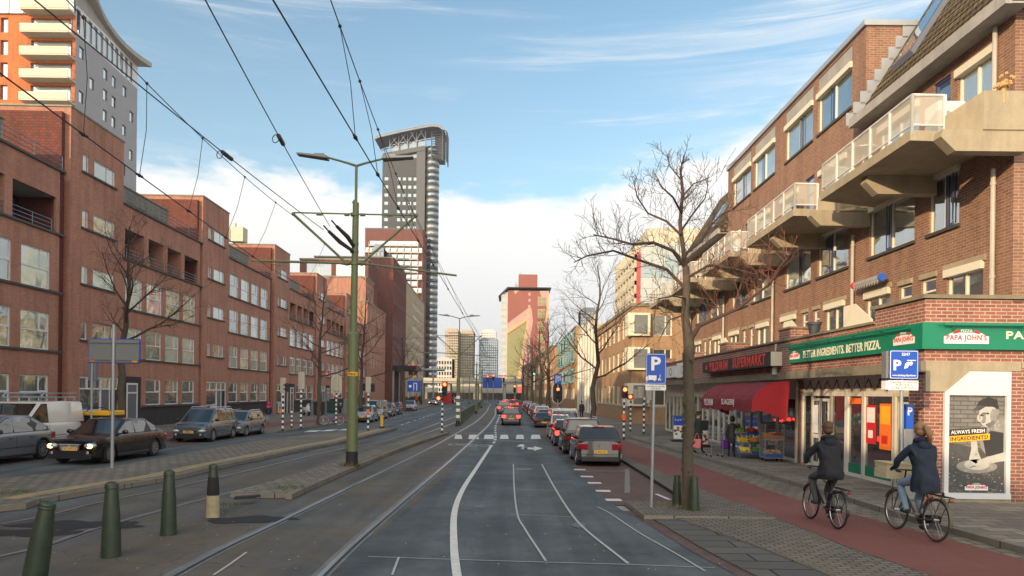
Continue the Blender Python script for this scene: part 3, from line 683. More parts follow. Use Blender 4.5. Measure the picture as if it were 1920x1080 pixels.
    if kind != 'plain':                       # loggias with piers, set-back rooms and railings
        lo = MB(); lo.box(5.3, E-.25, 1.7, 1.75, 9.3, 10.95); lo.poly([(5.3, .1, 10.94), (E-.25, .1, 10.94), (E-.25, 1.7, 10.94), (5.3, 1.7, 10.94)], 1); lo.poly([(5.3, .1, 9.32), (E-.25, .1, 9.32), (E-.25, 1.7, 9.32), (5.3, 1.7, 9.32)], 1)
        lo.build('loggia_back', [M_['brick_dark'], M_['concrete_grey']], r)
        nb = 4 if kind != 'wide' else 3; L0, L1 = 5.3, E-.25; st = (L1-L0)/nb
        for i in range(nb):
            a, b = L0+i*st, L0+(i+1)*st
            if i: p = MB(); p.box(a-.24, a+.24, -.0, .85, 9.36, 10.948); p.build('pier', M_['brick_red'], r)
            window(r, a+.35, b-.45, 9.36, 10.75, 1.62, 'mid' if i < nb-1 else 'trans', frame='cream_frame' if i < nb-1 else 'blue_frame', pane='pane_dark')
            railing(r, a+.26, b-.26, 9.34, .05, 3, .55, posts=1.0)
    # entrance: glazed door, letter boxes, grey door
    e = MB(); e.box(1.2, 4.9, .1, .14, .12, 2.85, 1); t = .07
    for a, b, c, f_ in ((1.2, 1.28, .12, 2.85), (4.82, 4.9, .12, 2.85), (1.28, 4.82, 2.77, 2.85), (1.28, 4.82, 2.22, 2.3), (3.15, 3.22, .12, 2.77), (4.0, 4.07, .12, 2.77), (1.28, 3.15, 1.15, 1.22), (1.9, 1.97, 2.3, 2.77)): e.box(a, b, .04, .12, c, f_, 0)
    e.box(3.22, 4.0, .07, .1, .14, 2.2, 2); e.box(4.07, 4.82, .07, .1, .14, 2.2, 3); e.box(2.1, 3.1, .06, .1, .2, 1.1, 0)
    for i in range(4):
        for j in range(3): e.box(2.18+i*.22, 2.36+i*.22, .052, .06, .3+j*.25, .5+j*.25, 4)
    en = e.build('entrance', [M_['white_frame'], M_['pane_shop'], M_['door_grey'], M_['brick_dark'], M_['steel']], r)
    if kind == 'loggia':
        dd = MB(); dd.box(5.75, 6.75, -.01, .03, .1, 2.5, 1)
        for a, b, c, f_ in ((5.65, 5.75, .1, 2.6), (6.75, 6.85, .1, 2.6), (5.75, 6.75, 2.5, 2.6), (5.75, 6.75, 2.02, 2.1)): dd.box(a, b, -.03, .03, c, f_, 0)
        dd.build('door', [M_['white_frame'], M_['door_grey']], r)
    return r
row_house(0, 17.8, 'wide', 'red brick building with wide windows, cut off by the photo edge')
row_house(1, 33.6, 'loggia', 'red brick building behind the blue-edged sign back and black saloon')
row_house(2, 49.0, 'plain', 'red brick building with four window rows behind the grey people carrier')
row_house(3, 65.2, 'loggia', 'red brick building behind the pedestrian signals, orange sunlit gable above it', 15.6)
row_house(4, 80.8, 'loggia', 'red brick building behind the second bare street tree')
row_house(5, 97.0, 'loggia', 'red brick building half hidden behind the tall green tram pole')
for Yk, hh, lb in ((2.0, 15.5, 'brick row building just outside the left edge'), (-13.8, 15.5, 'brick row building beside the camera'), (-30, 12.2, 'lower brick row building behind the camera'), (-46, 12.2, 'second low brick building behind the camera'), (-62, 12.2, 'farthest brick building behind the camera'), (-78, 12.2, 'last brick building behind the camera')):
    x, y = row_xy(Yk); r = thing('apartment_building', lb, 'building', (x, y, 0), LDIR, 'red brick apartment buildings in the row')
    m = MB(); hs = [(1.2+i*2.4, 3.0+i*2.4, z, z+1.5) for i in range(6) for z in (1.3, 4, 6.7, 9.4)]
    m.wall(0, 15.8, 0, hh, hs, 0, .12, 0); m.box(0, 15.8, .3, 12, 0, hh, 0); m.build('wall', [M_['brick_red']], r)

# darker tall buildings that close the row
def slab(name, label, cat, x, y, rz, w_, d_, h_, wallm, wins=None, frame='white_frame', pane='pane_row', roofm='coping', cop=.25, grp=None, holes_depth=.2):
    """block with a front of width w_ and depth d_; wins = list of (face, u0, u1, z0, z1, style)"""
    r = thing(name, label, cat, (x, y, 0), rz, grp); wins = wins or []
    m = MB(); fr = [h[1:5] for h in wins if h[0] == 'f']; sd_ = [h[1:5] for h in wins if h[0] == 's']
    m.wall(0, w_, 0, h_, fr, 0, holes_depth, 0)
    k = MB(); k.wall(0, d_, 0, h_, sd_, 0, holes_depth, 0)      # the side at u=0, seen from the camera
    k.v = [(b, d_-a, c) for a, b, c in k.v]; m.add(k.v, [f[::-1] for f in k.f], 0)
    m.poly([(w_, 0, 0), (w_, d_, 0), (w_, d_, h_), (w_, 0, h_)], 0); m.poly([(0, d_, 0), (w_, d_, 0), (w_, d_, h_), (0, d_, h_)], 0); m.poly([(0, 0, h_), (w_, 0, h_), (w_, d_, h_), (0, d_, h_)], 1)
    m.build('wall', [M_[wallm], M_[roofm]], r)
    if cop: MB().box(-.1, w_+.1, -.1, d_+.1, h_, h_+cop).build('coping', M_[roofm], r)
    for h in wins:
        if h[0] == 'f': window(r, *h[1:5], .12, h[5], frame, pane)
        else:
            o = window(r, h[1], h[2], h[3], h[4], 0, h[5], frame, pane); o.location = (.1, d_-h[1], h[3]); o.rotation_euler = (0, 0, -pi/2)
    return r
ws = [('f', 3+i*3.3+j*1.25, 3+i*3.3+j*1.25+.75, z, z+2.5, 'rung') for i in range(4) for j in (0, 1) for z in (6.2, 9.7, 13.3)]
x, y = row_xy(113.5); slab('apartment_building', 'stepped red brick block with tall slim white windows past the row', 'building', x, y, LDIR, 19, 14, 16.4, 'brick_red', [w_ for w_ in ws if w_[4] < 16.2])
slab('apartment_building', 'upper red brick storey with slim windows set back on the stepped block', 'building', *row_xy(113.5), LDIR, 7.5, 14.2, 20.2, 'brick_red', [('f', 1+i*1.5, 1.7+i*1.5, 15.3, 18.8, 'rung') for i in range(4)]).location.x -= .3
ws = [('f', 1.2+i*1.62, 1.85+i*1.62, z, z+2.9, 'plain') for i in range(13) for z in (17.0, 20.6, 24.2)] + [('f', 1.2+i*2.0, 2.0+i*2.0, z, z+2.7, 'rung') for i in range(10) for z in (6.4, 9.9, 13.4)]
ws += [('s', 3.4, 6.2, 20.6, 24.4, 'mid'), ('s', 10.5, 11.8, 20.6, 24.2, 'plain'), ('s', 3.6, 5.4, 18.0, 19.2, 'mid')]
tb = slab('office_building', 'tall dark maroon brick building with vertical slit windows', 'building', *row_xy(142), LDIR, 21, 15.5, 28.6, 'brick_maroon', ws, pane='pane_dark')
m = MB(); m.prism([(0, 4.0), (1.2, 4.9), (7.5, 5.1), (13, 4.4), (13.2, 4.1), (7, 3.9)], -4.6, .5, 'y'); m.v = [(a, b, c+2.6) for a, b, c in m.v]; m.build('canopy', M_['black'], tb)
m = MB(); m.box(1, 9, -.15, .2, .1, 6.2, 0); m.box(.6, 1, -.3, .2, .1, 6.5, 1); m.box(9, 9.4, -.3, .2, .1, 6.5, 1); m.build('gateway', [M_['dark_void'], M_['steel']], tb)
slab('office_building', 'maroon brick penthouse block with broad white windows behind the row', 'building', -38, 128, 0, 12.2, 9, 25.6, 'brick_maroon', [('f', 1.2, 5.6, 21.5, 25, 'mid') , ('f', 6.4, 11.6, 21.5, 25, 'three')])
bb = slab('office_building', 'beige stone building with ribbon windows beside the dark tower', 'building', *row_xy(163.5), LDIR, 42, 12, 27.2, 'brick_beige', [('f', 14+i*3.4, 16.6+i*3.4, 3.2+j*2.85, 4.7+j*2.85, 'plain') for i in range(8) for j in range(8)], frame='cream_frame', pane='pane_dark')
# ------------------------------------------------------------------ the brown brick block with shops on the right
RZ = radians(-90.46); RBX, RBY = 10.636, 44.5
def U(Y): return RBY - Y
RB = thing('shop_building', 'brown brick building with balconies above the green pizza shop and supermarket', 'building', (RBX, RBY, 0), RZ)
def rw(p): return RB.matrix_basis @ Vector(p)
bpy.context.view_layer.update()
pipes = [22.0, 28.9, 35.8, 42.7]
F2, F1, F3, F4, B1, D3 = [], [], [], [], [], []
for Yp in pipes:
    F2 += [(Yp+.5, Yp+2.8), (Yp+3.4, Yp+5.8)]; F1 += [(Yp+.7, Yp+2.1), (Yp+4.7, Yp+6.1)]; B1 += [(Yp+2.6, Yp+3.1), (Yp+3.6, Yp+4.1)]
    F3 += [(Yp+.7, Yp+2.7), (Yp+4.6, Yp+6.3)]; D3 += [(Yp+3.2, Yp+3.95)]
F2 += [(16.85, 18.1), (18.75, 21.15)]; F1 += [(15.95, 17.3), (19.95, 21.3)]; B1 += [(17.75, 18.4), (18.85, 19.45)]; F3 += [(15.6, 16.95), (18.6, 20.6)]; D3 += [(17.25, 17.95)]
F4 = [(22.4, 24.9), (25.35, 27.9), (29.1, 31.6), (32.1, 34.7)]
cut = lambda L: [(max(a, 15.2), min(b, 44.2)) for a, b in L if a < 43.5]
F2, F1, B1, F3, D3 = map(cut, (F2, F1, B1, F3, D3))
holes = [(U(b), U(a), 6.4, 7.85) for a, b in F2] + [(U(b), U(a), 3.9, 5.35) for a, b in F1] + [(U(b), U(a), 4.15, 5.3) for a, b in B1] + [(U(b), U(a), 8.05, 10.0) for a, b in F3] + [(U(b), U(a), 8.05, 10.1) for a, b in D3]
m = MB(); m.wall(0, 29.5, 3.2, 10.36, holes, 0, .12, 0)
m.wall(8.9, 23.0, 10.36, 13.4, [(U(b), U(a), 11.35, 13.28) for a, b in F4], -.003, .12, 0)
m.poly([(8.9, 0, 10.3), (8.9, 9, 10.3), (8.9, 9, 13.4), (8.9, 0, 13.4)]); m.poly([(23, 0, 10.3), (23, 9, 10.3), (23, 9, 13.4), (23, 0, 13.4)]); m.poly([(8.9, 0, 13.39), (23, 0, 13.39), (23, 9, 13.39), (8.9, 9, 13.39)])
m.poly([(0, 0, 0), (0, 12, 0), (0, 12, 10.36), (0, 0, 10.36)])
# gable facing the camera
Mg = Matrix.Translation((29.5, 0, 0)) @ Matrix.Rotation(pi/2, 4, 'Z')
k = MB(); k.wall(0, 14, 4.3, 10.36, [(2.6, 4.6, 6.4, 7.85), (6.6, 8.6, 6.4, 7.85)], 0, .12, 0); k.poly([(0, 0, 10.36), (14, 0, 10.36), (10, 0, 16), (3.4, 0, 16)])
m.add([Mg @ Vector(p) for p in k.v], k.f, 0); m.build('wall', [M_['brick_brown']], RB)
def rwin(Ya, Yb, z0, z1, y=.08, style='mid', blue=0, shut=False, lintel=False, pane='pane_right', frame='cream_frame'):
    o = window(RB, U(Yb), U(Ya), z0, z1, y, style, frame, pane); wd = Yb-Ya
    if blue:
        b = MB(); a = wd*.5-.04 if blue > 0 else wd*.5+.02
        x0, x1 = (wd*.5+.03, wd*.5+.33) if blue > 0 else (wd*.5-.33, wd*.5-.03); h_ = z1-z0
        b.box(x0, x0+.05, -.045, -.031, .05, h_-.05); b.box(x1-.05, x1, -.045, -.031, .05, h_-.05); b.box(x0+.05, x1-.05, -.045, -.031, .05, .1); b.box(x0+.05, x1-.05, -.045, -.031, h_-.1, h_-.05)
        b.build('sash', M_['blue_frame'], o)
    if shut: MB().box(-.03, wd+.03, -.17, .0, z1-z0-.16, z1-z0+.02).build('shutter_box', M_['cream_frame'], o)
    return o
s_ = MB()
for i, (a, b) in enumerate(F2): rwin(a, b, 6.4, 7.85, blue=1 if i % 2 else -1, shut=True); s_.box(U(b)-.06, U(a)+.06, -.07, .1, 6.32, 6.398)
for a, b in F1: rwin(a, b, 3.9, 5.35, shut=True, style='mid'); s_.box(U(b)-.1, U(a)+.1, -.05, .02, 5.36, 5.5, 1)
for a, b in B1: window(RB, U(b), U(a), 4.15, 5.3, .08, 'trans', 'cream_frame', 'pane_blue') if 'pane_blue' in MT else None
GLASS('pane_blue', (.03, .06, .13), (.05, .09, .16), .25, .4)
for a, b in B1: window(RB, U(b), U(a), 4.15, 5.3, .08, 'trans', 'cream_frame', 'pane_blue'); s_.box(U(b)-.05, U(a)+.05, -.05, .02, 5.31, 5.44, 1)
for a, b in F3: rwin(a, b, 8.05, 10.0, style='mid', shut=True)
for a, b in D3: window(RB, U(b), U(a), 8.05, 10.1, .08, 'trans', 'blue_frame', 'pane_blue')
for i, (a, b) in enumerate(F4):
    rwin(a, b, 11.35, 12.72, blue=1 if i % 2 else -1, shut=True); MB().box(U(b), U(a), .02, .1, 12.73, 13.28).build('panel', M_['concrete_grey'], RB); s_.box(U(b)-.06, U(a)+.06, -.06, .1, 11.27, 11.348)
s_.each('sill', [M_['sill_dark'], M_['concrete']], RB)
MB().box(8.85, 23.06, -.09, 9.05, 13.4, 13.56).build('coping', M_['zinc'], RB)
# tiled roofs, gutters
def roof(u0, u1, zt=16.2):
    t = MB(); sx = (zt-10.5)/1.6; t.box
    pts = [(-.38, 10.42), (-.38+sx, zt), (8, zt), (8, 10.4)]
    t.prism(pts, u0, u1, 'x'); o = t.build('roof', M_['roof_tiles'], RB)
    e = MB(); e.box(u0-.02, u1+.02, -.5, -.36, 10.32, 10.58); e.box(u0-.02, u1+.02, -.36, -.0, 10.33, 10.37); e.build('eave', M_['concrete_grey'], o)
    r_ = MB(); n = int(sx*1.9/.2)      # rolls of the tiles, course by course
    for i in range(int((zt-10.5)/.26)):
        z = 10.55 + i*.26; y = -.38 + (z-10.42)/1.6; r_.prism([(y-.05, z-.03), (y+.16, z+.235), (y+.16, z+.20), (y-.02, z-.04)], u0+.02, u1-.02, 'x')
    r_.build('tile_courses', M_['roof_tiles'], o); return o
r1 = roof(23.02, 29.9); r2 = roof(-.1, 8.88, 14.4)
def slope(u, t, lift=.0): z = 10.42 + t*4; return (u, -.38 + (z-10.42)/1.6 - lift*.85, z + lift*.5)
for (ua, ub, ta, tb, par) in ((23.9, 24.9, .32, .95, r1), (4.5, 5.4, .25, .6, r2), (27.3, 28.2, 1.1, 1.35, r1)):
    sk = MB(); P4 = lambda d, l: [slope(ua+d, ta+d*.25, l), slope(ub-d, ta+d*.25, l), slope(ub-d, tb-d*.25, l), slope(ua+d, tb-d*.25, l)]
    o4, i4 = P4(-.08, .02), P4(0, .14); sk.add(o4+i4, [[0, 1, 5, 4], [1, 2, 6, 5], [2, 3, 7, 6], [3, 0, 4, 7]], 0); sk.poly(i4, 0); sk.poly(P4(.09, .145), 1)
    sk.build('skylight', [M_['door_grey'], M_['pane_sky']], RB)
st = MB()
for i in range(9):      # stepped lead flashing between the roof and the dormer block
    z = 10.5+i*.33; y = -.38+(z-10.42)/1.6; st.box(23.0, 23.025, y-.25, y+.12, z-.1, z+.28)
st.build('flashing', M_['zinc'], RB)
# downpipes
for Yp in pipes + [15.5]:
    zt_ = 10.3 if Yp < 20 or Yp > 40 else 7.3
    p = MB(); p.tube([(U(Yp), -.1, 3.9), (U(Yp), -.1, 7.25)], .05, 8)
    if Yp in (15.5,): p.tube([(U(Yp), -.1, 8.6), (U(Yp), -.1, 10.3)], .05, 8)
    for z in (4.9, 6.9): p.tube([(U(Yp), -.1, z), (U(Yp), -.1, z+.06)], .062, 8)
    p.build('downpipe', M_['pipe'], RB)
# balconies
m, t, b = base('mesh_panel'); MT['mesh_panel'] = m; b.inputs['Base Color'].default_value = (.50, .47, .40, 1); b.inputs['Roughness'].default_value = .7; b.inputs['Alpha'].default_value = .62
def balcony(dY):
    L = lambda X, Y: (U(Y+dY), X-10.4)
    plan = [L(10.42, 14.6), L(9.5, 14.6), L(9.15, 15.35), L(8.4, 15.3), L(8.5, 20.1), L(10.42, 20.8)]
    b = MB(); b.prism(plan, 7.78, 8.0, 'z'); o = b.build('balcony', M_['concrete'], RB)
    pr = MB(); th = .1
    def run(a, c, z0, z1, z0b=None, z1b=None, t=.1):
        a, c = Vector(a), Vector(c); d = (c-a).normalized(); n = Vector((-d.y, d.x))*t
        z0b = z0 if z0b is None else z0b; z1b = z1 if z1b is None else z1b
        q = [(a.x, a.y, z0), (c.x, c.y, z0b), (c.x+n.x, c.y+n.y, z0b), (a.x+n.x, a.y+n.y, z0), (a.x, a.y, z1), (c.x, c.y, z1b), (c.x+n.x, c.y+n.y, z1b), (a.x+n.x, a.y+n.y, z1)]
        pr.add(q, [[0, 3, 2, 1], [4, 5, 6, 7], [0, 1, 5, 4], [1, 2, 6, 5], [2, 3, 7, 6], [3, 0, 4, 7]])
    run(L(10.42, 14.58), L(9.5, 14.58), 7.76, 8.55, t=-.12); run(L(9.5, 14.58), L(9.13, 15.35), 7.76, 8.55, 7.76, 8.3, t=-.12)
    pr.build('parapet', M_['concrete'], o)
    for Yb in (14.75, 17.9):
        br = MB(); u, _ = L(10, Yb); br.prism([(0, 7.775), (-1.7, 7.775), (-1.75, 7.62), (-1.45, 7.33), (0, 7.33)], u-.14, u+.14, 'x')
        br.build('bracket', M_['concrete'], o)
    ra = MB(); inf = MB(); pts = [L(9.15, 15.35), L(8.45, 15.33), L(8.55, 20.05), L(10.35, 20.72)]
    for (a, c), nseg in zip(zip(pts[:-1], pts[1:]), (1, 5, 2)):
        a, c = Vector((*a, 0)), Vector((*c, 0)); 
        for z, r_ in ((8.76, .03), (8.12, .022)): ra.tube([a+Vector((0, 0, z)), c+Vector((0, 0, z))], r_, 6)
        for i in range(nseg+1):
            p = a+(c-a)*i/nseg; ra.box(p.x-.03, p.x+.03, p.y-.03, p.y+.03, 7.9, 8.77)
        inf.poly([(a.x, a.y, 8.14), (c.x, c.y, 8.14), (c.x, c.y, 8.73), (a.x, a.y, 8.73)])
    rl = ra.build('railing', M_['white_paint'], o); inf.build('mesh_infill', M_['mesh_panel'], rl)
    return o
for i in range(5): balcony(6.5*i)
# ground floor: shop fronts set back under the ledge, brick extension, parapet of the terrace
YS = -1.8; SF = -1.1
m = MB(); m.wall(0, 29.5, 3.07, 4.05, [], YS, .1, 0); m.wall(27.4, 29.5, 4.05, 4.38, [], YS, .1, 0)
for a, b in ((22.1, 23.3), (15.2, 16.2), (8.3, 9.3), (1.5, 2.4)): m.box(U(b)+7 if False else a-1, a, YS-.004, YS+.9, 3.9, 4.42, 0)
m.poly([(0, YS, 4.05), (29.5, YS, 4.05), (29.5, 0, 4.05), (0, 0, 4.05)], 1); m.poly([(0, YS, 2.9), (0, 0, 2.9), (0, 0, 4.05), (0, YS, 4.05)]); m.poly([(0, YS, 2.86), (29.5, YS, 2.86), (29.5, SF, 2.86), (0, SF, 2.86)], 1)
m.box(20.95, 21.35, SF-.05, SF+.3, .1, 2.86, 0)
k = MB(); k.wall(0, 15.8, 0.1, 4.38, [(.42, 1.75, .27, 2.86)], 0, .12, 0); Mx = Matrix.Translation((29.5, YS, 0)) @ Matrix.Rotation(pi/2, 4, 'Z')
m.add([Mx @ Vector(p) for p in k.v], k.f, 0); m.poly([(27.4, YS, 4.37), (29.5, YS, 4.37), (29.5, 0, 4.37), (27.4, 0, 4.37)], 1)
m.poly([(28.9, YS, .1), (29.5, YS, .1), (29.5, YS, 2.86), (28.9, YS, 2.86)], 0); m.poly([(28.9, YS, .1), (28.9, SF+.2, .1), (28.9, SF+.2, 2.86), (28.9, YS, 2.86)], 0)
m.build('shop_wall', [M_['brick_shop'], M_['concrete_grey']], RB)
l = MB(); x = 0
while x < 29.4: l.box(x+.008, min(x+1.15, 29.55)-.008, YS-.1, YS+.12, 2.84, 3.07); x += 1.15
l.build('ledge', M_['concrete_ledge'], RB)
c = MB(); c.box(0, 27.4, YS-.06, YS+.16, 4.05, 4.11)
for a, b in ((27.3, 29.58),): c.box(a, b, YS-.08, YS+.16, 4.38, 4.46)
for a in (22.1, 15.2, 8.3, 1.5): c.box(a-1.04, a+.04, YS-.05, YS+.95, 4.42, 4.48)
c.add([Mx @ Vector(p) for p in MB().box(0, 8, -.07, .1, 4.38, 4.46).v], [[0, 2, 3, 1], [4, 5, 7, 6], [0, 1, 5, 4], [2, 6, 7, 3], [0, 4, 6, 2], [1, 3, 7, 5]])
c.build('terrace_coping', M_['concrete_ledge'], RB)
# shop front glazing between posts
P('shop_white', (.66, .63, .56), .5, var=.1); P('shop_green', (.0, .19, .10), .35, var=.08); P('shop_cream', (.60, .55, .42), .5, var=.1)
def bay(u0, u1, mat='shop_white', top=2.42, kick=None, glassm='pane_shop', nd=1, name='shop_front', splits=()):
    f = MB()
    us = [u0, *splits, u1]
    for uu in us: f.box(uu-.045, uu+.045, SF-.05, SF+.08, .12, top)
    f.box(u0, u1, SF-.045, SF+.06, top-.09, top+.0); f.box(u0, u1, SF-.05, SF+.08, .12, .24); f.box(u0, u1, SF-.02, SF+.05, top, 2.86, 1)
    o = f.build(name, [M_[mat], M_['shop_white']], RB)
    for a, b in zip(us[:-1], us[1:]):
        MB().box(a+.045, b-.045, SF, SF+.02, .24, top-.09).build('pane', M_[glassm], o)
        if kick: MB().box(a+.046, b-.046, SF-.015, SF-.002, .241, .50).build('kick_panel', M_[kick], o)
    return o
bay(21.4, 22.15, kick='shop_green'); 
o = bay(22.15, 23.5)                   # pizza shop door, double leaf
d = MB()
for a, b in ((22.24, 22.8), (22.84, 23.42)):
    for q in ((a, a+.07, .2, 2.25), (b-.07, b, .2, 2.25), (a+.07, b-.07, 2.17, 2.25), (a+.07, b-.07, .2, .33), (a+.07, b-.07, 1.05, 1.17)): d.box(q[0], q[1], SF-.07, SF-.045, q[2], q[3])
d.build('door', M_['shop_white'], o)
bay(23.5, 24.45); bay(24.55, 25.45, kick='shop_green'); bay(25.5, 27.0, kick='shop_green')
o = bay(27.05, 28.2, 'shop_cream'); MB().box(27.2, 28.05, SF-.04, SF-.005, .2, 2.2).build('door', M_['shop_cream'], o)
bay(28.2, 28.88, 'shop_cream', kick=None)
for i, (a, b) in enumerate(((0.1, 2.2), (2.3, 4.1), (4.2, 6.0), (6.1, 7.9), (8.0, 9.8), (9.9, 11.7), (11.8, 13.3), (13.4, 15.1), (15.2, 17.2), (17.3, 20.9))):
    bay(a, b, 'shop_cream' if i < 5 else 'shop_white', splits=((a+b)/2,), top=2.3)
MB().box(0, 29.4, -.6, -.55, .1, 2.86).build('shop_back', M_['dark_void'], RB)
# poster window at the corner, stone lintel
pr = thing('poster_window', 'tall corner shop window with black and white baker poster', 'window', (8.6, 15.0, 0), 0)
bpy.context.view_layer.update()
YP = 15.0 - .02
f = MB(); x0, x1, z0, z1 = .42, 1.76, .26, 2.87
pr.location = (RBX + YS + .008*0 - .236, 15.0, 0)
f.box(x0-.03, x0+.06, -.06, .1, z0, 2.42); f.box(x1-.09, x1, -.06, .1, z0, z1); f.box(x0-.03, x1, -.09, .1, z0-.04, z0+.08); f.box(x0, x1, -.055, .1, 2.37, 2.42)
f.prism([(x0-.03, 2.42), (x1-.09, 2.42), (x1-.09, z1), (x0+.5, z1)], -.045, .1, 'y'); f.box(x0-.06, x1+.03, -.05, .05, .1, .22, 1)
f.build('frame', [M_['white_frame'], M_['concrete']], pr)
BR('ink0', (.20, .195, .18), (.16, .155, .145), (.10, .10, .095), bw=.3, bh=.09, ms=.01); P('ink1', (.03, .03, .03), .6, var=.2); P('ink2', (.44, .43, .39), .6, var=.4, vs=7); P('ink3', (.14, .14, .13), .6, var=.4, vs=8); P('ink4', (.24, .235, .215), .6, var=.5, vs=6); P('ink5', (.07, .07, .068), .6, var=.5, vs=9)
po = MB(); po.box(x0+.06, x1-.09, .0, .02, z0+.08, 2.37, 0)
def pp(pts, mi, z): po.poly([(x0+.06+a*1.19, -z, z0+.08+b*2.03) for a, b in pts], mi)
def pe(cx_, cz_, rx, rz, mi, z, n=20, a0=0): pp([(cx_+rx*cos(2*pi*k/n)*cos(a0)-rz*1.7*sin(2*pi*k/n)*sin(a0)*.58, cz_+(rx*cos(2*pi*k/n)*sin(a0)*.58+rz*sin(2*pi*k/n)*cos(a0))) for k in range(n)], mi, z)
pp([(0, 0), (1, 0), (1, .40), (0, .52)], 5, .002); pp([(.0, .6), (.0, 1), (1, 1), (1, .86), (.6, .88), (.5, .72), (.35, .6)], 0, .002)
pp([(.52, .62), (.66, .74), (1, .78), (1, .34), (.72, .36), (.6, .45)], 4, .003); pp([(.62, .55), (.75, .64), (.98, .62), (.98, .36), (.68, .38)], 1, .004)
pp([(.40, .58), (.50, .60), (.54, .42), (.60, .34), (.5, .3), (.38, .34), (.42, .45)], 2, .005); pp([(1, .42), (1, .33), (.72, .30), (.55, .29), (.52, .33), (.7, .37)], 2, .0055)
pe(.52, .27, .36, .07, 4, .0045); pe(.52, .29, .22, .055, 2, .005); pe(.70, .80, .155, .125, 2, .006); pe(.56, .77, .05, .04, 2, .0062); pe(.87, .83, .035, .035, 4, .0065)
pp([(.48, .86), (.54, .94), (.70, .985), (.86, .96), (.90, .86), (.78, .885), (.66, .885), (.56, .85)], 1, .007); pp([(.44, .835), (.60, .875), (.66, .885), (.54, .90), (.46, .865)], 5, .0075)
pp([(.58, .795), (.63, .80), (.63, .79), (.58, .785)], 1, .0075); pp([(.60, .725), (.66, .735), (.66, .725), (.61, .715)], 3, .0075); pp([(.655, .70), (.74, .66), (.84, .72), (.80, .745)], 3, .0065)
pp([(.545, .80), (.56, .765), (.545, .755), (.575, .755), (.57, .80)], 4, .0075)
rnd = random.Random(9)
for _ in range(150):          # flour and crumbs over the table, creases in the sleeves
    a, b = rnd.random(), rnd.uniform(.0, .42)*rnd.random()**.5
    pe(a, b, rnd.uniform(.004, .03), rnd.uniform(.002, .008), rnd.choice((2, 4, 3, 3)), .0050, 6, rnd.uniform(-.6, .6))
for _ in range(26): a, b = rnd.uniform(.6, .95), rnd.uniform(.64, .76); pe(a, b, rnd.uniform(.01, .05), .005, rnd.choice((3, 2)), .0042, 6, rnd.uniform(.3, 1.5))
pe(.62, .77, .05, .055, 4, .0061); pe(.80, .79, .06, .075, 4, .0061); pe(.64, .815, .05, .012, 3, .0072); pe(.585, .80, .02, .008, 1, .0076); pe(.70, .815, .025, .01, 1, .0076)
poster = po.build('poster', [M_['ink0'], M_['ink1'], M_['ink2'], M_['ink3'], M_['ink4'], M_['ink5']], pr)
bn = MB(); bn.prism([(x0+.07, 1.52), (x0+.86, 1.58), (x0+.86, 1.71), (x0+.07, 1.65)], -.02, -.012, 'y', 0); bn.prism([(x0+.07, 1.38), (x0+.93, 1.45), (x0+.93, 1.58), (x0+.07, 1.51)], -.022, -.014, 'y', 1); bn.build('banner', [M_['ink1'], M_['yellow']], pr)
letters('ALWAYS FRESH', .7, .075, M_['sign_white'], pr, face(x0+.47, -.024, 1.615) @ Matrix.Rotation(radians(4), 4, 'Z'), bold=.01)
letters('INGREDIENTS!', .78, .085, M_['ink1'], pr, face(x0+.5, -.026, 1.48) @ Matrix.Rotation(radians(4), 4, 'Z'), bold=.01)
P('logo_red', (.62, .015, .02), .45, var=.05); P('logo_green', (.0, .2, .10), .45, var=.05)
def logo(par, M, w):
    """arched white plaque with a small banner on top and red lettering"""
    L_ = MB(); h = w*.27; pts = [(-w/2, -h/2), (w/2, -h/2), (w/2, h*.12)] + [(w*.42*cos(a), h*.12+h*.42*sin(a)) for a in [radians(x) for x in range(0, 181, 15)]] + [(-w/2, h*.12)]
    L_.prism(pts, 0, .008, 'z', 0); L_.box(-w*.17, w*.17, h*.42, h*.72, .008, .014, 1); L_.prism([(-w*.3, h*.28), (-w*.17, h*.4), (-w*.17, h*.66), (-w*.3, h*.5)], .004, .010, 'z', 2); L_.prism([(w*.3, h*.28), (w*.3, h*.5), (w*.17, h*.66), (w*.17, h*.4)], .004, .010, 'z', 2)
    o = L_.build('logo', [M_['sign_white'], M_['logo_green'], M_['logo_red']], par); o.matrix_local = M
    letters("PAPA JOHN'S", w*.9, h*.62, M_['logo_red'], o, Matrix.Translation((0, -h*.06, .012)), ext=.002, bold=.02)
    letters("PIZZA", w*.26, h*.2, M_['sign_white'], o, Matrix.Translation((0, h*.57, .016)), ext=.002, bold=.01)
    return o
logo(pr, face(x0+.66, -.022, .46), .48)
sl = MB(); sl.prism([(0, 3.07), (1.98, 3.07), (1.98, 2.88), (.93, 2.88), (.45, 2.44), (0, 2.44)], -.03, .02, 'y'); sl.box(2.0, 7, -.03, .02, 2.95, 3.07)
sl.build('stone_lintel', M_['concrete'], pr)

# green fascia of the pizza shop (two faces round the corner)
fs = thing('fascia_sign', 'long green fascia sign with white lettering above the pizza shop', 'sign', (RBX, RBY, 0), RZ)
bx = MB(); bx.box(U(22.25), 29.52, YS-.12, YS-.004, 3.32, 3.87, 0)
bx.box(29.502, 29.62, YS-.12, YS+9, 3.32, 3.87, 0); bx.build('panel', M_['shop_green'], fs)
tr = MB(); tr.box(U(22.4), 29.4, YS-.34, YS-.29, 3.80, 3.85); tr.tube([(U(22.4), YS-.31, 3.82), (29.4, YS-.31, 3.82)], .03, 6)
for uu in [22.6+1.4*i for i in range(5)]: tr.tube([(uu, YS-.12, 3.70), (uu, YS-.3, 3.82)], .014, 5)
tr.box(29.72, 29.77, YS+.25, YS+9, 3.80, 3.85)
for i in range(6): tr.tube([(29.62, YS+.5+1.4*i, 3.7), (29.74, YS+.5+1.4*i, 3.82)], .014, 5)
tr.build('light_trough', M_['shop_green'], fs)
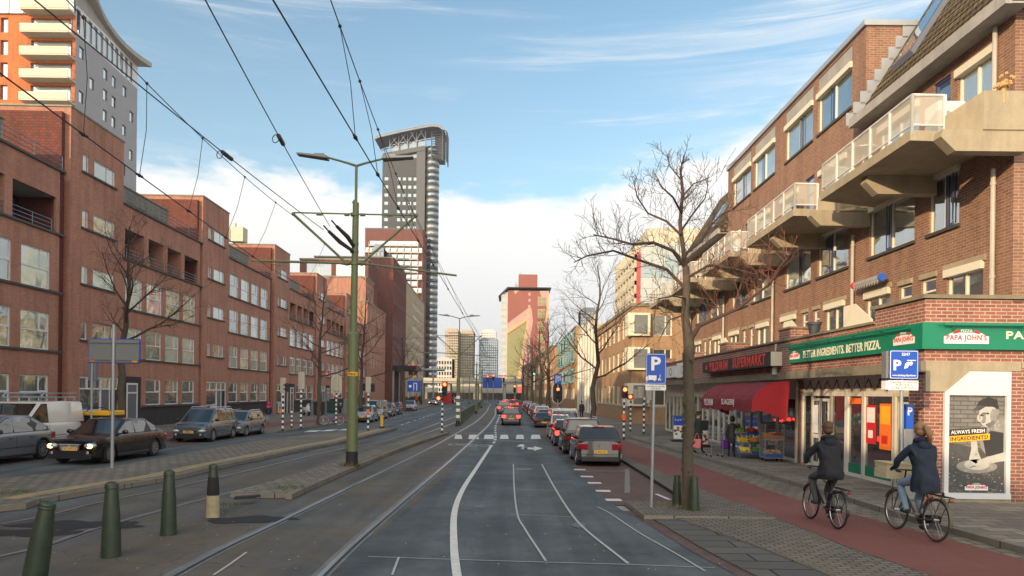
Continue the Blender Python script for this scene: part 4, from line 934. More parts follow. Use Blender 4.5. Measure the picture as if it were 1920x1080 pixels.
P('fascia_cream', (.80, .74, .58), .5, var=.05)
letters('BETTER INGREDIENTS. BETTER PIZZA.', 4.5, .22, M_['fascia_cream'], fs, face(25.65, YS-.125, 3.53), bold=.018)
logo(fs, face(U(21.75), YS-.122, 3.53), .75); logo(fs, face(29.1-.2, YS-.122, 3.57), .85)
logo(fs, face(29.622, YS+.78, 3.56, pi/2), .92)
letters("PAPA JOHN'S", 1.9, .22, M_['fascia_cream'], fs, face(29.625, YS+2.55, 3.6, pi/2), bold=.02)
# supermarket sign box
sm_ = thing('shop_sign', 'long black sign box with red lettering above the butcher awning', 'sign', (RBX, RBY, 0), RZ)
MB().box(U(31.6), U(23.1), YS-.38, YS-.004, 3.27, 3.74).build('box', [M_['ink1']], sm_); MB().box(U(23.1)+.001, U(23.1)+.02, YS-.37, YS-.01, 3.28, 3.73).build('end_panel', M_['cream_frame'], sm_)
mm = MB(); mm.box(U(27.55), U(27.5), YS-.395, YS-.38, 3.29, 3.72); mm.build('divider', M_['sill_dark'], sm_)
P('sign_red', (.75, .05, .03), .5, var=.05)
letters('YILDIRIM', 2.7, .36, M_['sign_red'], sm_, face(U(29.15), YS-.385, 3.50), bold=.03); letters('SUPERMARKT', 3.6, .38, M_['sign_red'], sm_, face(U(25.35), YS-.385, 3.52), bold=.03)
em = MB(); em.prism([(U(31.1), 3.42), (U(30.75), 3.40), (U(30.95), 3.5), (U(30.7), 3.52), (U(30.9), 3.56), (U(30.85), 3.64), (U(31.05), 3.55)], YS-.39, YS-.38, 'y'); em.build('emblem', M_['sign_red'], sm_)
# small signs above the farther shops
for (Ya, Yb, z0, z1, m_, txt, lb) in ((40.5, 43.8, 3.3, 3.75, 'ink1', 'KAPPER', 'small black sign box with white letters over the farthest shop'), (37.9, 40.2, 3.25, 3.85, 'sign_white', '', 'square white sign with grey ring emblem'), (34.9, 37.6, 3.2, 3.95, 'sign_white', 'KRASNY', 'round-emblem white shop sign behind the big tree trunk')):
    s = thing('shop_sign', lb, 'sign', (RBX, RBY, 0), RZ); MB().box(U(Yb), U(Ya), YS-.2, YS-.005, z0, z1).build('panel', M_[m_], s)
    c_ = (U(Ya)+U(Yb))/2
    rg = MB(); r0 = .2
    if m_ == 'sign_white':
        for k in range(20):
            a0, a1 = 2*pi*k/20, 2*pi*(k+1)/20
            rg.poly([(c_+r0*1.6*cos(a0), YS-.206, (z0+z1)/2+r0*sin(a0)), (c_+r0*1.6*cos(a1), YS-.206, (z0+z1)/2+r0*sin(a1)), (c_+r0*1.3*cos(a1), YS-.206, (z0+z1)/2+r0*.8*sin(a1)), (c_+r0*1.3*cos(a0), YS-.206, (z0+z1)/2+r0*.8*sin(a0))])
        rg.build('emblem', M_['logo_red'] if txt else M_['sill_dark'], s)
    else:
        for i in range(3): rg.box(c_-1+i*.75, c_-.55+i*.75, YS-.206, YS-.2, 3.4, 3.66)
        rg.build('emblem', M_['sign_white'], s)
# red butcher awning
P('awning_red', (.20, .016, .022), .75, var=.35, vs=1.5, bump=.3); P('awning_side', (.42, .015, .025), .7, var=.12, vs=2)
aw = thing('awning', 'dark red curved awning lettered for the butcher over the fruit stand', 'awning', (RBX, RBY, 0), RZ)
ua, ub = U(28.6), U(22.45); prof = []
for k in range(9):
    a = k/8*pi/2; prof.append((YS-.02-1.15*sin(a), 2.78-.72*(1-cos(a))))
prof.append((YS-1.19, 1.82)); A_ = MB(); nu = 26
for i in range(nu):
    for j in range(len(prof)-1):
        def q(ii, jj):
            u = ua+(ub-ua)*ii/nu; y, z = prof[jj]; sag = .03*sin(ii*1.9+jj)*(jj/9) - .05*(1-abs(2*((ii/nu*4) % 1)-1))*(jj/9); return (u, y, z+sag)
        A_.poly([q(i, j), q(i+1, j), q(i+1, j+1), q(i, j+1)])
A_.build('canvas', M_['awning_red'], aw, smooth=True)
for uu, nm in ((ub, 'side'), (ua, 'side')):
    sd_ = MB(); sd_.prism([(YS, 2.78)] + prof[1:] + [(YS-1.0, 1.86), (YS-.5, 1.72), (YS-.08, 1.52)], uu-.01, uu+.01, 'x'); sd_.build(nm, M_['awning_side'], aw)
fr = MB()
for i in range(5):
    u = ua+(ub-ua)*i/4; fr.tube([(u, y+.02, z-.03) for y, z in prof], .012, 5); fr.tube([(u, YS, 2.7), (u, YS-1.15, 1.9)], .012, 5)
fr.build('frame', M_['steel'], aw)
letters('YILDIRIM', 1.25, .24, M_['sign_white'], aw, face(U(27.35), YS-1.235, 2.05), ext=.003, bold=.004); letters('SLAGERIJ', 1.5, .26, M_['sign_white'], aw, face(U(24.85), YS-1.235, 2.06), ext=.003, bold=.004)
# string of festive greenery over the pizza shop front
ga = MB(); rnd = random.Random(3)
for k in range(9):
    u = 21.5+k*.62; pts = [(u+.62*t, SF-.09, 2.80-.26*sin(pi*t)-.04*rnd.random()) for t in [i/8 for i in range(9)]]; ga.tube(pts, .012, 5)
    for _ in range(14): t = rnd.random(); p = Vector((u+.62*t, SF-.09, 2.80-.26*sin(pi*t))); ga.tube([p, p+Vector((rnd.uniform(-.05, .05), rnd.uniform(-.03, 0), rnd.uniform(-.12, .03)))], .006, 4)
tag(ga.build('garland', M_['twig']), 'dry string garland looped under the ledge over the pizza shop windows', 'garland').matrix_world = RB.matrix_basis
# posters and door stickers in the pizza shop window
for (ua_, ub_, z0, z1, m_, nm, lb) in ((25.6, 26.1, 1.1, 2.1, 'red', 'poster', 'red and white poster in the pizza shop window'), (26.3, 26.85, 1.0, 2.15, 'orange', 'poster', 'orange and yellow poster beside the pizza shop side door'), (24.65, 25.3, 2.12, 2.28, 'orange', 'sticker', 'small orange delivery sticker on the shop glass'), (22.32, 22.7, 1.2, 2.05, 'sign_white', 'poster', 'white notice on the pizza shop door')):
    o = thing(nm, lb, 'poster', (RBX, RBY, 0), RZ); q = MB(); q.box(ua_, ub_, SF-.085 if ua_ < 23 else SF-.02, SF-.075 if ua_ < 23 else SF-.012, z0, z1, 0); w_ = ub_-ua_
    if m_ in ('red', 'orange') and z1-z0 > .5: q.box(ua_+.05, ub_-.05, SF-.026, SF-.02, z0+.55*(z1-z0), z1-.06, 1); q.box(ua_+.12, ub_-.15, SF-.026, SF-.02, z0+.15, z0+.35, 2)
    q.build('sheet', [M_[m_], M_['sign_white'] if m_ == 'red' else M_['yellow'], M_['red'] if m_ == 'orange' else M_['sign_white']], o)
# things on the terraces above the shops
P('pot_teal', (.20, .45, .45), .5); P('pot_pink', (.7, .03, .12), .45); P('pot_dark', (.07, .08, .09), .6)
def pot(X, Y, z, m_, lb, s=1.): tag(autosmooth(MB().lathe([(.11*s, 0), (.15*s, .24*s), (.17*s, .24*s), (.17*s, .3*s), (.14*s, .3*s), (.13*s, .2*s)], n=14).build('plant_pot', M_[m_], loc=(X, Y, z))), lb, 'plant pot')
pot(8.95, 16.9, 4.1, 'pot_pink', 'pink plant pot on the terrace edge above the green fascia', 1.1); pot(8.95, 17.45, 4.1, 'pot_teal', 'pale teal plant pot beside the pink one', 1.2); pot(8.75, 20.9, 4.1, 'pot_dark', 'dark tub hanging over the terrace edge left of the fascia', 1.2)
for Yq, lb in ((19.2, 'slanted cream board on the terrace above the slogan'), (23.6, 'slanted cream board on the terrace above the supermarket sign'), (31.0, 'slanted cream board on the terrace past the brick box')):
    o = MB().prism([(-.8, 0), (.8, 0), (.8, .75), (.15, .75), (-.75, .25)], -.02, .02, 'x').build('terrace_screen', M_['cream_frame'], loc=(9.2, Yq, 4.06), rz=0); tag(o, lb, 'screen')

dp = MB(); dp.tube([(21.15, -1.22, .15), (21.15, -1.22, 2.8)], .055, 10); dp.tube([(21.15, -1.95, 3.0), (21.15, -1.95, 3.3)], .09, 8); dp.tube([(21.15, -1.95, 3.3), (21.15, -1.92, 4.0)], .03, 8); dp.build('downpipe', M_['pipe'], RB)

# rolled-up sun blind with red and blue ends, balcony things
bl = thing('sun_blind', 'rolled grey sun blind with red and blue ends above a terrace window', 'sun blind', (RBX, RBY, 0), RZ)
m = MB(); m.tube([(U(21.4), -.28, 5.62), (U(19.8), -.28, 5.62)], .09, 10, 0); m.tube([(U(21.45), -.3, 5.62), (U(21.38), -.3, 5.62)], .11, 10, 1); m.tube([(U(19.85), -.3, 5.62), (U(19.78), -.3, 5.62)], .11, 10, 2)
for i in range(10): m.poly([(U(21.35)+i*.15, -.36, 5.56), (U(21.35)+i*.15+.15, -.36, 5.56), (U(21.35)+i*.15+.075, -.37, 5.42)], 0)
m.build('roll', [M_['concrete_grey'], M_['red'], M_['blue_bright']], bl)
def on_balcony(i, X, Y): return (X, Y+6.5*i, 8.0)
t_ = thing('balcony_table', 'round white table on the nearest balcony', 'table', on_balcony(0, 9.0, 18.6)); MB().lathe([(.38, 0), (.38, .03)], (0, 0, .68), 20).build('table_top', M_['white_paint'], t_); MB().tube([(0, 0, 0), (0, 0, .68)], .03, 8).build('leg', M_['white_paint'], t_)
tag(MB().box(-.3, .3, -.25, .25, 0, .85).build('storage_box', M_['white_paint'], loc=on_balcony(0, 9.6, 16.1)), 'white storage box behind the nearest balcony railing', 'box')
tag(autosmooth(MB().lathe([(.16, 0), (.2, .34), (.22, .34), (.2, .36), (.17, .3)], n=16).build('plant_tub', M_['sign_back'], loc=on_balcony(1, 8.75, 15.75))), 'grey tub on the corner of the second balcony', 'plant tub')
fl_ = MB(); rnd = random.Random(4)
for k in range(26): a = rnd.uniform(0, 6.3); r_ = rnd.uniform(.04, .2); fl_.ball((r_*cos(a), r_*sin(a), .3+rnd.uniform(.0, .25)), .035, 6, 4)
fl_.tube([(0, 0, 0), (0, 0, .45)], .05, 6); tag(fl_.build('dry_plant', P('dry_leaf', (.5, .32, .12), .8), loc=(9.9, 14.62, 8.3)), 'small dry plant on the concrete parapet of the nearest balcony', 'plant')
# ------------------------------------------------------------------ buildings farther down the right side
P('yellow_wall', (.48, .41, .24), .8, var=.12); P('stone_pale', (.48, .44, .36), .8, var=.15)
wv = [('f', 1.6, 3.0, z, z+1.55, 'two') for z in (1.5, 4.2, 6.75)] + [('f', 3.9+i*2.6, 5.7+i*2.6, z, z+1.5, 'mid') for i in range(6) for z in (4.2, 6.75)]
wv += [('s', 1.0+i*2.7, 2.5+i*2.7, z, z+1.6, 'two') for i in range(8) for z in (1.5, 4.2, 6.75)]
b2 = slab('apartment_building', 'tan brick corner building with white-framed bay windows across the side street', 'building', 8.95, 54, 0, 24, 22, 8.9, 'brick_tan', wv, frame='cream_frame', pane='pane_right', roofm='concrete_ledge')
m = MB(); m.box(-.03, 24, -.03, .0, 1.35, 1.5); m.box(-.03, 0, 0, 22, 1.35, 1.5); m.build('stone_band', M_['stone_pale'], b2)
for z in (1.45, 4.15, 6.7): 
    m = MB(); m.box(-.35, 1.3, -.35, 1.2, z, z+1.7, 0); o = m.build('corner_bay', [M_['cream_frame']], b2); MB().box(.1, 1.1, -.37, -.352, z+.15, z+1.55).build('pane', M_['pane_right'], o)
# pale yellow building with rounded gables
b3 = slab('apartment_building', 'pale yellow rendered building with white pilasters and rounded gables', 'building', 8.9, 76.1, 0, 14, 21.5, 9.6, 'yellow_wall', [('s', 2+i*2.5, 3.3+i*2.5, z, z+2.0, 'plain') for i in range(8) for z in (1, 4.3)], frame='white_frame', pane='pane_dark', roofm='stone_pale')
for i in range(3):
    m = MB(); c = 4+i*6.4; m.prism([(c-2.2, 9.6)] + [(c+1.6*cos(a), 9.9+1.3*sin(a)) for a in [radians(k) for k in range(180, -1, -20)]] + [(c+2.2, 9.6)], -.15, .2, 'x'); m.build('gable', M_['stone_pale'], b3)
    for dd in (-3, 0, 3): MB().box(-.2, .0, c+dd-.2, c+dd+.2, .1, 9.6).build('pilaster', M_['white_paint'], b3)
b4 = slab('apartment_building', 'brown brick building with teal-framed bay windows past the yellow one', 'building', 8.6, 98, radians(0), 14, 34, 11.4, 'brick_tan', [('s', 1+i*3.3, 3+i*3.3, z, z+1.6, 'mid') for i in range(10) for z in (1.5, 4.3, 7.0, 9.3)], frame='cream_frame', pane='pane_right')
for i in range(5):
    for z in (3.9, 6.7, 9.1):
        m = MB(); m.box(-.55, 0, 3+i*6.6, 4.6+i*6.6, z, z+1.9, 0); o = m.build('bay_window', M_['teal_frame'], b4); q = MB(); q.box(-.57, -.552, 3.15+i*6.6, 4.45+i*6.6, z+.2, z+1.7); q.box(-.45, -.1, 2.98+i*6.6, 2.998+i*6.6, z+.2, z+1.7); q.build('pane', M_['pane_right'], o)
b5 = slab('apartment_building', 'sunlit tan brick terrace at the far end of the right side', 'building', 7.4, 132.5, radians(2.0), 14, 44, 11.0, 'brick_tan', [('s', 1+i*3.3, 3+i*3.3, z, z+1.6, 'mid') for i in range(13) for z in (1.5, 4.3, 7.0)], frame='cream_frame', pane='pane_right')
b6 = slab('apartment_building', 'last brick terrace before the painted tower block', 'building', 5.6, 177, radians(3.5), 14, 44, 10.2, 'brick_tan', [('s', 1+i*3.3, 3+i*3.3, z, z+1.6, 'mid') for i in range(13) for z in (1.5, 4.3, 7.0)], frame='cream_frame', pane='pane_right')
# tall glazed office behind
GLASS('pane_tower', (.13, .19, .20), (.30, .30, .24), .14, .55, .03)
P('red_panel', (.42, .06, .05), .6); P('office_cream', (.46, .42, .32), .6)
of = thing('office_building', 'tall glazed office with cream balcony side rising behind the tan corner building', 'building', (26.2, 150, 0))
m = MB(); m.box(0, 26, .2, 30, 0, 34); m.box(2, 22, 2, 22, 34, 37.5, 0); m.build('wall', M_['office_cream'], of)
rnd = random.Random(8)
for i in range(9):
    for j in range(11): MB().box(.3+i*2.6, .3+i*2.6+2.5, .1, .19, 8+j*2.35, 8+j*2.35+2.25).build('window', M_['pane_tower'], of)
m = MB(); m.box(-.5, .25, -.1, .3, 6, 32); m.build('red_fin', M_['red_panel'], of)
sg = MB(); sg.box(13, 20, -.1, .1, 34.5, 37); sg.build('roof_sign', M_['office_cream'], of)
letters('GR', 5, 1.8, M_['teal_frame'], of, face(16.6, -.15, 35.7), ext=.05)
for j in range(10):
    m = MB(); z = 6+j*2.75; m.box(-.9, 0, .6, 29, z, z+.9); m.build('balcony', M_['office_cream'], of); 
    MB().box(-.04, -.01, .6, 29, z+.95, z+2.6).build('glazing', M_['pane_dark'], of)
m = MB()
for i in range(8): m.box(-.95, 0, .6+i*4, .9+i*4, 5, 34)
m.build('fin', M_['office_cream'], of)
P('haze_grey', (.25, .27, .28), .7, var=.1)
def gridtower(name, label, x, y, w_, d_, h_, wallm, nx, nz, paneM='pane_dark', rz=0, crown=True, z0=4, nside=0):
    r = thing(name, label, 'building', (x, y, 0), rz); m = MB(); hs = []
    cw = w_/nx; ch = (h_-z0-1)/nz
    hs = [(i*cw+cw*.2, (i+1)*cw-cw*.2, z0+j*ch+ch*.25, z0+(j+1)*ch-ch*.15) for i in range(nx) for j in range(nz)]
    m.wall(0, w_, 0, h_, hs, 0, .5, 0); m.box(0, w_, .55, d_, 0, h_, 1)
    for xx in (0, w_): m.poly([(xx, 0, 0), (xx, d_, 0), (xx, d_, h_), (xx, 0, h_)], 0)
    m.poly([(0, 0, h_), (w_, 0, h_), (w_, d_, h_), (0, d_, h_)], 0)
    if crown: m.box(w_*.15, w_*.85, 1, d_-1, h_, h_+h_*.03, 0)
    m.build('wall', [M_[wallm], M_[paneM]], r); return r
P('far_tan', (.42, .33, .22), .8, var=.1); P('far_blue', (.20, .24, .28), .7, var=.1); P('far_white', (.55, .53, .48), .8, var=.1)
X = lambda px, Y: ray(px, 737)[0]*Y
Y = 560; a, b = X(833, Y), X(859, Y); gridtower('tower_block', 'pale tan twin tower block on the skyline, wider half', a, Y, b-a, 20, 50.5, 'far_tan', 8, 22)
Y = 585; a, b = X(861, Y), X(887, Y); gridtower('tower_block', 'pale tan twin tower block on the skyline, half nearer the painted tower', a, Y, b-a, 20, 51.5, 'far_tan', 8, 22)
Y = 600; a, b = X(897, Y), X(932, Y); gridtower('tower_block', 'grey-blue tower block on the skyline left of the painted tower', a, Y, b-a, 22, 47, 'far_blue', 9, 20); gridtower('tower_block', 'pale slim tower top rising just behind the grey-blue one', X(900, 640), 640, 14, 18, 57, 'far_white', 6, 24)
Y = 520; a, b = X(1087, Y), X(1119, Y); gridtower('tower_block', 'distant dark glass tower above the yellow building roofs', a, Y, b-a, 18, 63, 'haze_grey', 9, 26)
Y = 420; a, b = X(806, Y), X(834, Y); gridtower('office_building', 'low cream stone building beneath the skyline towers', a, Y, b-a+4, 20, 22, 'far_white', 8, 6, z0=2)
Y = 300; a, b = X(676, Y), X(700, Y); gridtower('tower_block', 'sliver of pale blue glass tower behind the tram pole', a, Y+20, b-a, 10, 66, 'far_blue', 3, 20)
# painted tower block at the end of the street
mt_ = thing('tower_block', 'red tower block with painted green, pink and cream gable at the street end', 'building', (0, 0, 0))
Y0 = 290.; XL, XR = X(950, Y0), X(1027, Y0); w_ = XR-XL; ht = 43.6
mt_.location = (XL, Y0, 0)
P('mural_red', (.25, .085, .065), .8, var=.12, vs=.3); P('mural_green', (.24, .235, .11), .8, var=.12, vs=.2); P('mural_pink', (.44, .27, .25), .8, var=.1, vs=.3); P('mural_cream', (.48, .34, .18), .8, var=.1, vs=.3); P('mural_lilac', (.5, .33, .40), .8, var=.1)
m = MB(); m.box(0, w_, 0, 16, 0, ht, 0); m.build('wall', [M_['mural_red']], mt_)
m = MB(); m.box(-2.6, -.01, .1, 16, 2, ht-.6, 0)
for j in range(15): m.box(-2.65, -.5, .05, .1, 3+j*2.7, 4.2+j*2.7, 1)
m.build('side_gallery', [M_['stone_pale'], M_['pane_dark']], mt_)
m = MB(); m.prism([(-3.8, ht-2.4), (-3.2, ht-2.4), (.2, ht+.9), (w_+.9, ht+.9), (w_+.9, ht+1.3), (-.2, ht+1.3)], -1, 17, 'y'); m.build('roof_edge', M_['black'], mt_)
m = MB(); m.box(w_*.26, w_*.72, 2, 12, ht+1.3, ht+6.9, 0); m.box(w_*.17, w_*.24, 2, 4, ht+1.3, ht+3, 1); m.tube([(w_*.2, 3, ht+3), (w_*.2, 3, ht+4.3)], .1, 5, 1); m.tube([(w_*.3, 3, ht+6.9), (w_*.3, 3, ht+8)], .1, 5, 1); m.build('plant_room', [M_['mural_red'], M_['concrete_grey']], mt_)
mu = MB()
def mq(pts, mi, d): mu.poly([(a*w_, -d, b*ht) for a, b in pts], mi)
mq([(0, 0), (.18, 0), (.30, .25), (.48, .70), (.48, .715), (.0, .585)], 1, .03)
mq([(.0, .585), (.48, .715), (.5, .78), (.0, .67)], 3, .035) if False else None
mq([(0, .60), (.47, .72), (.50, .84), (0, .695)], 2, .04); mq([(0, .60), (.47, .72), (.485, .755), (0, .645)], 3, .045)
mq([(.18, 0), (.34, 0), (.62, .72), (.58, .84), (.50, .84), (.47, .72)], 2, .05); mq([(.18, 0), (.25, 0), (.55, .78), (.50, .84), (.46, .70)], 3, .055)
mq([(.14, 1), (.27, 1), (.18, .965)], 3, .04); mq([(.90, 1), (1, 1), (1, .72), (.90, .70), (.95, .85), (.78, .98), (.78, 1)], 2, .04); mq([(.97, 1), (1, 1), (1, .74), (.93, .72)], 3, .045)
mu.build('mural', [M_['mural_red'], M_['mural_green'], M_['mural_pink'], M_['mural_cream']], mt_)
for j in range(15): MB().box(w_*.50, w_*.555, -.12, -.06, ht*.955-j*ht*.057, ht*.955-j*ht*.057+1.2).build('window', M_['mural_pink'] if j < 9 else M_['pane_dark'], mt_)
for j in range(7):
    z = ht*.86-j*ht*.115; q = MB(); q.box(w_*.73, w_*.92, -.25, -.06, z, z+3.7, 0); o = q.build('window', M_['mural_pink'], mt_); q = MB()
    for a in (0, 1):
        for c in (0, 1): q.box(w_*(.74+a*.09), w_*(.82+a*.09), -.3, -.252, z+.2+c*1.75, z+1.7+c*1.75)
    q.build('pane', M_['mural_green'] if j < 5 else M_['pane_dark'], o)
P('red_base', (.55, .09, .07), .6)
m = MB(); m.box(-1.5, w_+6, -4, 0, 2.4, 5.0, 0); m.build('plinth', M_['red_base'], mt_)
# dark tower with glazed round corner and roof crown, brick neighbour with balconies
TW = thing('tower', 'very tall grey tower with glazed round corner and white canopy crown', 'building', (0, 0, 0)); Yt = 352.
P('tower_dark', (.028, .032, .036), .55, var=.12, vs=.2); P('tower_grey', (.07, .074, .078), .5, var=.1); P('tower_steel', (.55, .5, .42), .3, .6); P('crown_white', (.30, .30, .285), .6)
GLASS('pane_teal', (.09, .17, .17), (.20, .27, .25), .3, .4, .03); GLASS('pane_curve', (.035, .05, .06), (.15, .145, .12), .22, .45, .03)
tx0, tx1 = X(712, Yt), X(792, Yt); TW.location = (tx0, Yt, 0); tw = tx1-tx0; th = 118.
zt = lambda py: H + (737-2-py+.0)/F*Yt
hs = []; nz = 24; 
for j in range(nz):
    z = zt(690) - 2 + j*(zt(322)-zt(690))/nz + 1.6
    hs.append((.9, 2.9, z, z+1.8)); hs += [(7.2+i*2.65, 8.9+i*2.65, z, z+1.8) for i in range(4)]
m = MB(); m.wall(0, tw-4.2, 0, zt(296), hs, 0, .4, 0); m.box(.4, tw-4.2, .45, 22, 0, zt(296), 2)
m.poly([(0, 0, 0), (0, 22, 0), (0, 22, zt(296)), (0, 0, zt(296))]); m.wall(tw-4.2, tw, 0, zt(278), [], -.05, .1, 1)
for xx in (tw-.0,): m.poly([(xx, -.05, 0), (xx, 22, 0), (xx, 22, zt(278)), (xx, -.05, zt(278))], 1)
m.prism([(0, zt(296)), (tw, zt(282)), (tw, zt(273)), (0, zt(289))], -.3, 20, 'y', 1)
m.build('wall', [M_['tower_dark'], M_['tower_grey'], M_['pane_teal']], TW)
# round glass corner in storeys
cxr = tw+3.2
for j in range(37):
    z = 6 + j*(zt(273)-6)/37; q = MB(); q.lathe([(3.4, z+.12), (3.4, z+3.10)], (cxr, 3.2, 0), 20, 0); o = q.build('glass_storey', M_['pane_curve'], TW, smooth=True); q = MB(); q.lathe([(3.46, z-.02), (3.46, z+.13)], (cxr, 3.2, 0), 20, 0); q.build('floor_band', M_['tower_dark'], o)
# crown: glass storey, struts, sloping canopy that folds down at the corner
cr_ = MB(); z0, z1 = zt(285), zt(262); cr_.box(4, tw, 1.5, 16, z0-3, zt(263), 0); cr_.build('crown_glass', M_['sign_blue'] if False else M_['pane_blue'], TW)
sv = MB()
for i in range(5):
    a = 3.5+i*(tw-3.5)/4.; b = zt(268); t = zt(255)-i*-.6; sv.tube([(a, -.5, zt(287)+i*1.0), (a, -.5, zt(262)+i*1.3)], .25, 6)
    if i < 4: sv.tube([(a, -.5, zt(275)+i), (a+3.4, -2.5, zt(262)+i*1.4)], .2, 6); sv.tube([(a+4.6, -.5, zt(275)+i), (a+1.6, -2.5, zt(262)+i*1.4)], .2, 6)
sv.build('strut', M_['crown_white'], TW)
cp = MB(); line_t = [(-3.0, zt(267)), (-1.5, zt(263.5)), (tw*.5, zt(252)), (tw, zt(243.5)), (tw+4, zt(241)), (tw+7, zt(242)), (tw+9.5, zt(248))]
def lt(x): return interp_l(line_t, x)
def interp_l(L, x):
    for (a, b), (c, d) in zip(L[:-1], L[1:]):
        if x <= c: return b+(d-b)*(x-a)/(c-a)
    return L[-1][1]
for yy in (-6, -3.6, -1.2, 1.2, 3.6, 6, 8.4, 11): cp.tube([(a, yy, b) for a, b in line_t], .22, 5)
for i in range(26): xx = -3+i*(tw+12)/25; cp.tube([(xx, -6, lt(xx)), (xx, 11, lt(xx))], .16, 4)
for yy in (-6, 11): cp.tube([(a, yy, b-.9) for a, b in line_t], .3, 5)
cp.build('canopy', M_['crown_white'], TW)
cs = MB(); cs.prism([(a, b-.25) for a, b in line_t]+[(a, b-.5) for a, b in line_t][::-1], -5, 10, 'y'); cs.build('canopy_glass', M_['tower_grey'], TW)
fo = MB(); xs = tw+6.5
for j in range(13): z = zt(246)-j*(zt(246)-zt(300))/12.5; fo.tube([(tw+3.2, -1.5, z), (tw+8.6, -1.5, z+.4), (tw+10.3, 1, z+.3), (tw+10.3, 9, z)], .22, 5)
for q_ in ((tw+3.2, -1.5), (tw+8.6, -1.5), (tw+10.3, 1), (tw+10.3, 9)): fo.tube([(q_[0], q_[1], zt(246)), (q_[0], q_[1], zt(302))], .3, 6)
fo.box(tw+4.5, tw+9, 1.5, 9, zt(298), zt(250), 1); fo.build('corner_screen', [M_['tower_grey'], M_['tower_dark']], TW)
MB().tube([(tw*.72, 4, zt(250)), (tw*.72, 4, zt(232))], .15, 5).build('antenna', M_['black'], TW)
Yn = 335.; nx0, nx1 = X(681, Yn), X(790, Yn); NB = thing('apartment_building', 'maroon brick high-rise with rows of cream balconies in front of the grey tower', 'building', (nx0, Yn, 0)); nw = nx1-nx0; zn = lambda py: H + (735-py)/F*Yn
m = MB(); m.box(0, nw, 0, 14, 0, zn(431), 0); m.box(-.1, nw+.1, -.1, 14, zn(431), zn(431)+.6, 1); m.build('wall', [M_['brick_maroon'], M_['tower_grey']], NB)
for j in range(20):
    z = zn(463)-j*3.1; a, b = (2.1, nw-2.2) if j % 2 == 0 else (.1, nw-.3)
    if z < 5: continue
    q = MB(); q.box(a, b, -1.3, -.0, z, z+.3, 0); q.box(a, b, -1.3, -1.2, z+.3, z+.7, 0)
    for i in range(8): q.box(2.0+i*(nw-4.2)/7-.12, 2.0+i*(nw-4.2)/7+.12, -1.35, -1.1, z-2.6, z+1.6, 1)
    o = q.build('balcony', [M_['office_cream'], M_['far_tan']], NB); MB().box(a+.2, b-.2, -.1, -.02, z+.4, z+2.5).build('glazing', M_['pane_sky'], o)
# the far left tower: orange brick front and grey clad side
LT = thing('apartment_tower', 'orange and grey high-rise with cream balconies and a curved roof edge', 'building', (0, 0, 0))
Yl = 97.; xc = X(140, Yl)-6.2*0; P('tower_orange', (.55, .17, .05), .8, var=.08, vs=.4)
cxl = ray(140, 200)[0]*Yl; LT.location = (cxl, Yl, 0)
zl = lambda py, px=70: at(px, py, Yl)[2]
fl = [zl(84+k*42) - 2.0 for k in range(-2, 14)]
BR('brick_orange', (.50, .155, .05), (.44, .13, .045), (.36, .14, .06), bw=.4, bh=.13)
hs = [(-10.9+6.0-14+k, -9.9+6-14+k, z+1.0, z+2.9) for k in (0, 12.0, 0) for z in fl if z < 50]
hs = [(5.9, 6.9, z+.6, z+2.6) for z in fl if 3 < z < 51] + [(1.2, 2.4, z+.6, z+2.6) for z in fl if 3 < z < 51]; hs += [(10.0, 15.6, z+.3, z+2.6) for z in fl if 3 < z < 51]
k = MB(); k.wall(0, 16, 0, 52.5, hs, 0, .3, 0); k.box(.3, 15.2, .32, .5, 0, 52.4, 1); k.v = [(a-16, b, c) for a, b, c in k.v]; k.build('front_wall', [M_['brick_orange'], M_['pane_right']], LT)
m = MB(); m.box(-17, -.1, -.3, .4, 52.5, 57.5, 0)
for i in range(9): m.box(-17+i*2, -16.8+i*2, -.4, -.3, 52.5, 57.5, 1)
m.build('glazed_top', [M_['pane_teal'], M_['white_frame']], LT)
for z in fl:
    if z < 12 or z > 54: continue
    q = MB(); q.box(-6.4, .1, -1.7, 0, z-.1, z+.12, 0); q.box(-6.4, .1, -1.75, -1.65, z+.1, z+1.05, 0); q.box(-6.4, -6.3, -1.65, 0, z+.1, z+1.05, 0); o = q.build('balcony', M_['office_cream'], LT)
    q = MB(); q.tube([(-6.3, -1.7, z+1.35), (.05, -1.7, z+1.35)], .04, 5); q.tube([(.05, -1.7, z+1.35), (.05, 0, z+1.35)], .04, 5); q.build('rail', M_['steel'], o)
# grey side, facing the street: built as a wall running away from the corner
sidr = atan2(115.5-Yl, ray(256, 300)[0]*115.5 - cxl); L_ = sqrt((115.5-Yl)**2 + (ray(256, 300)[0]*115.5-cxl)**2)
rs = MB(); cols = [(1.0, 0), (3.8, 1), (7.6, 0), (10.2, 1), (13.6, 0), (16.0, 1)]; hs = []
for c_, par in cols:
    for i_, z in enumerate(fl):
        if z > 48 or z < 5: continue
        if (c_ in (7.6, 10.2)) or (i_ % 2 == par): hs.append((c_, c_+1.35, z+.9, z+2.5))
rs.wall(0, L_, 0, 50.3, hs, 0, .15, 0); rs.wall(0, L_, 50.3, 53.9, [(.2+i*1.55, 1.35+i*1.55, 50.5, 53.6) for i in range(int(L_/1.55))], -.02, .15, 1); rs.box(1.2, L_-.1, .2, .5, 0, 53.8, 2)
rs.poly([(L_, 0, 0), (L_, 14, 0), (L_, 14, 53.9), (L_, 0, 53.9)], 0)
BR('cladding_b', (.36, .37, .39), (.34, .35, .375), (.24, .25, .27), bw=3, bh=.22, ms=.02, var=.08)
sw = rs.build('side_wall', [M_['cladding_b'], M_['white_frame'], M_['pane_sky']], LT); sw.rotation_euler = (0, 0, sidr)
ed = MB(); n = 16
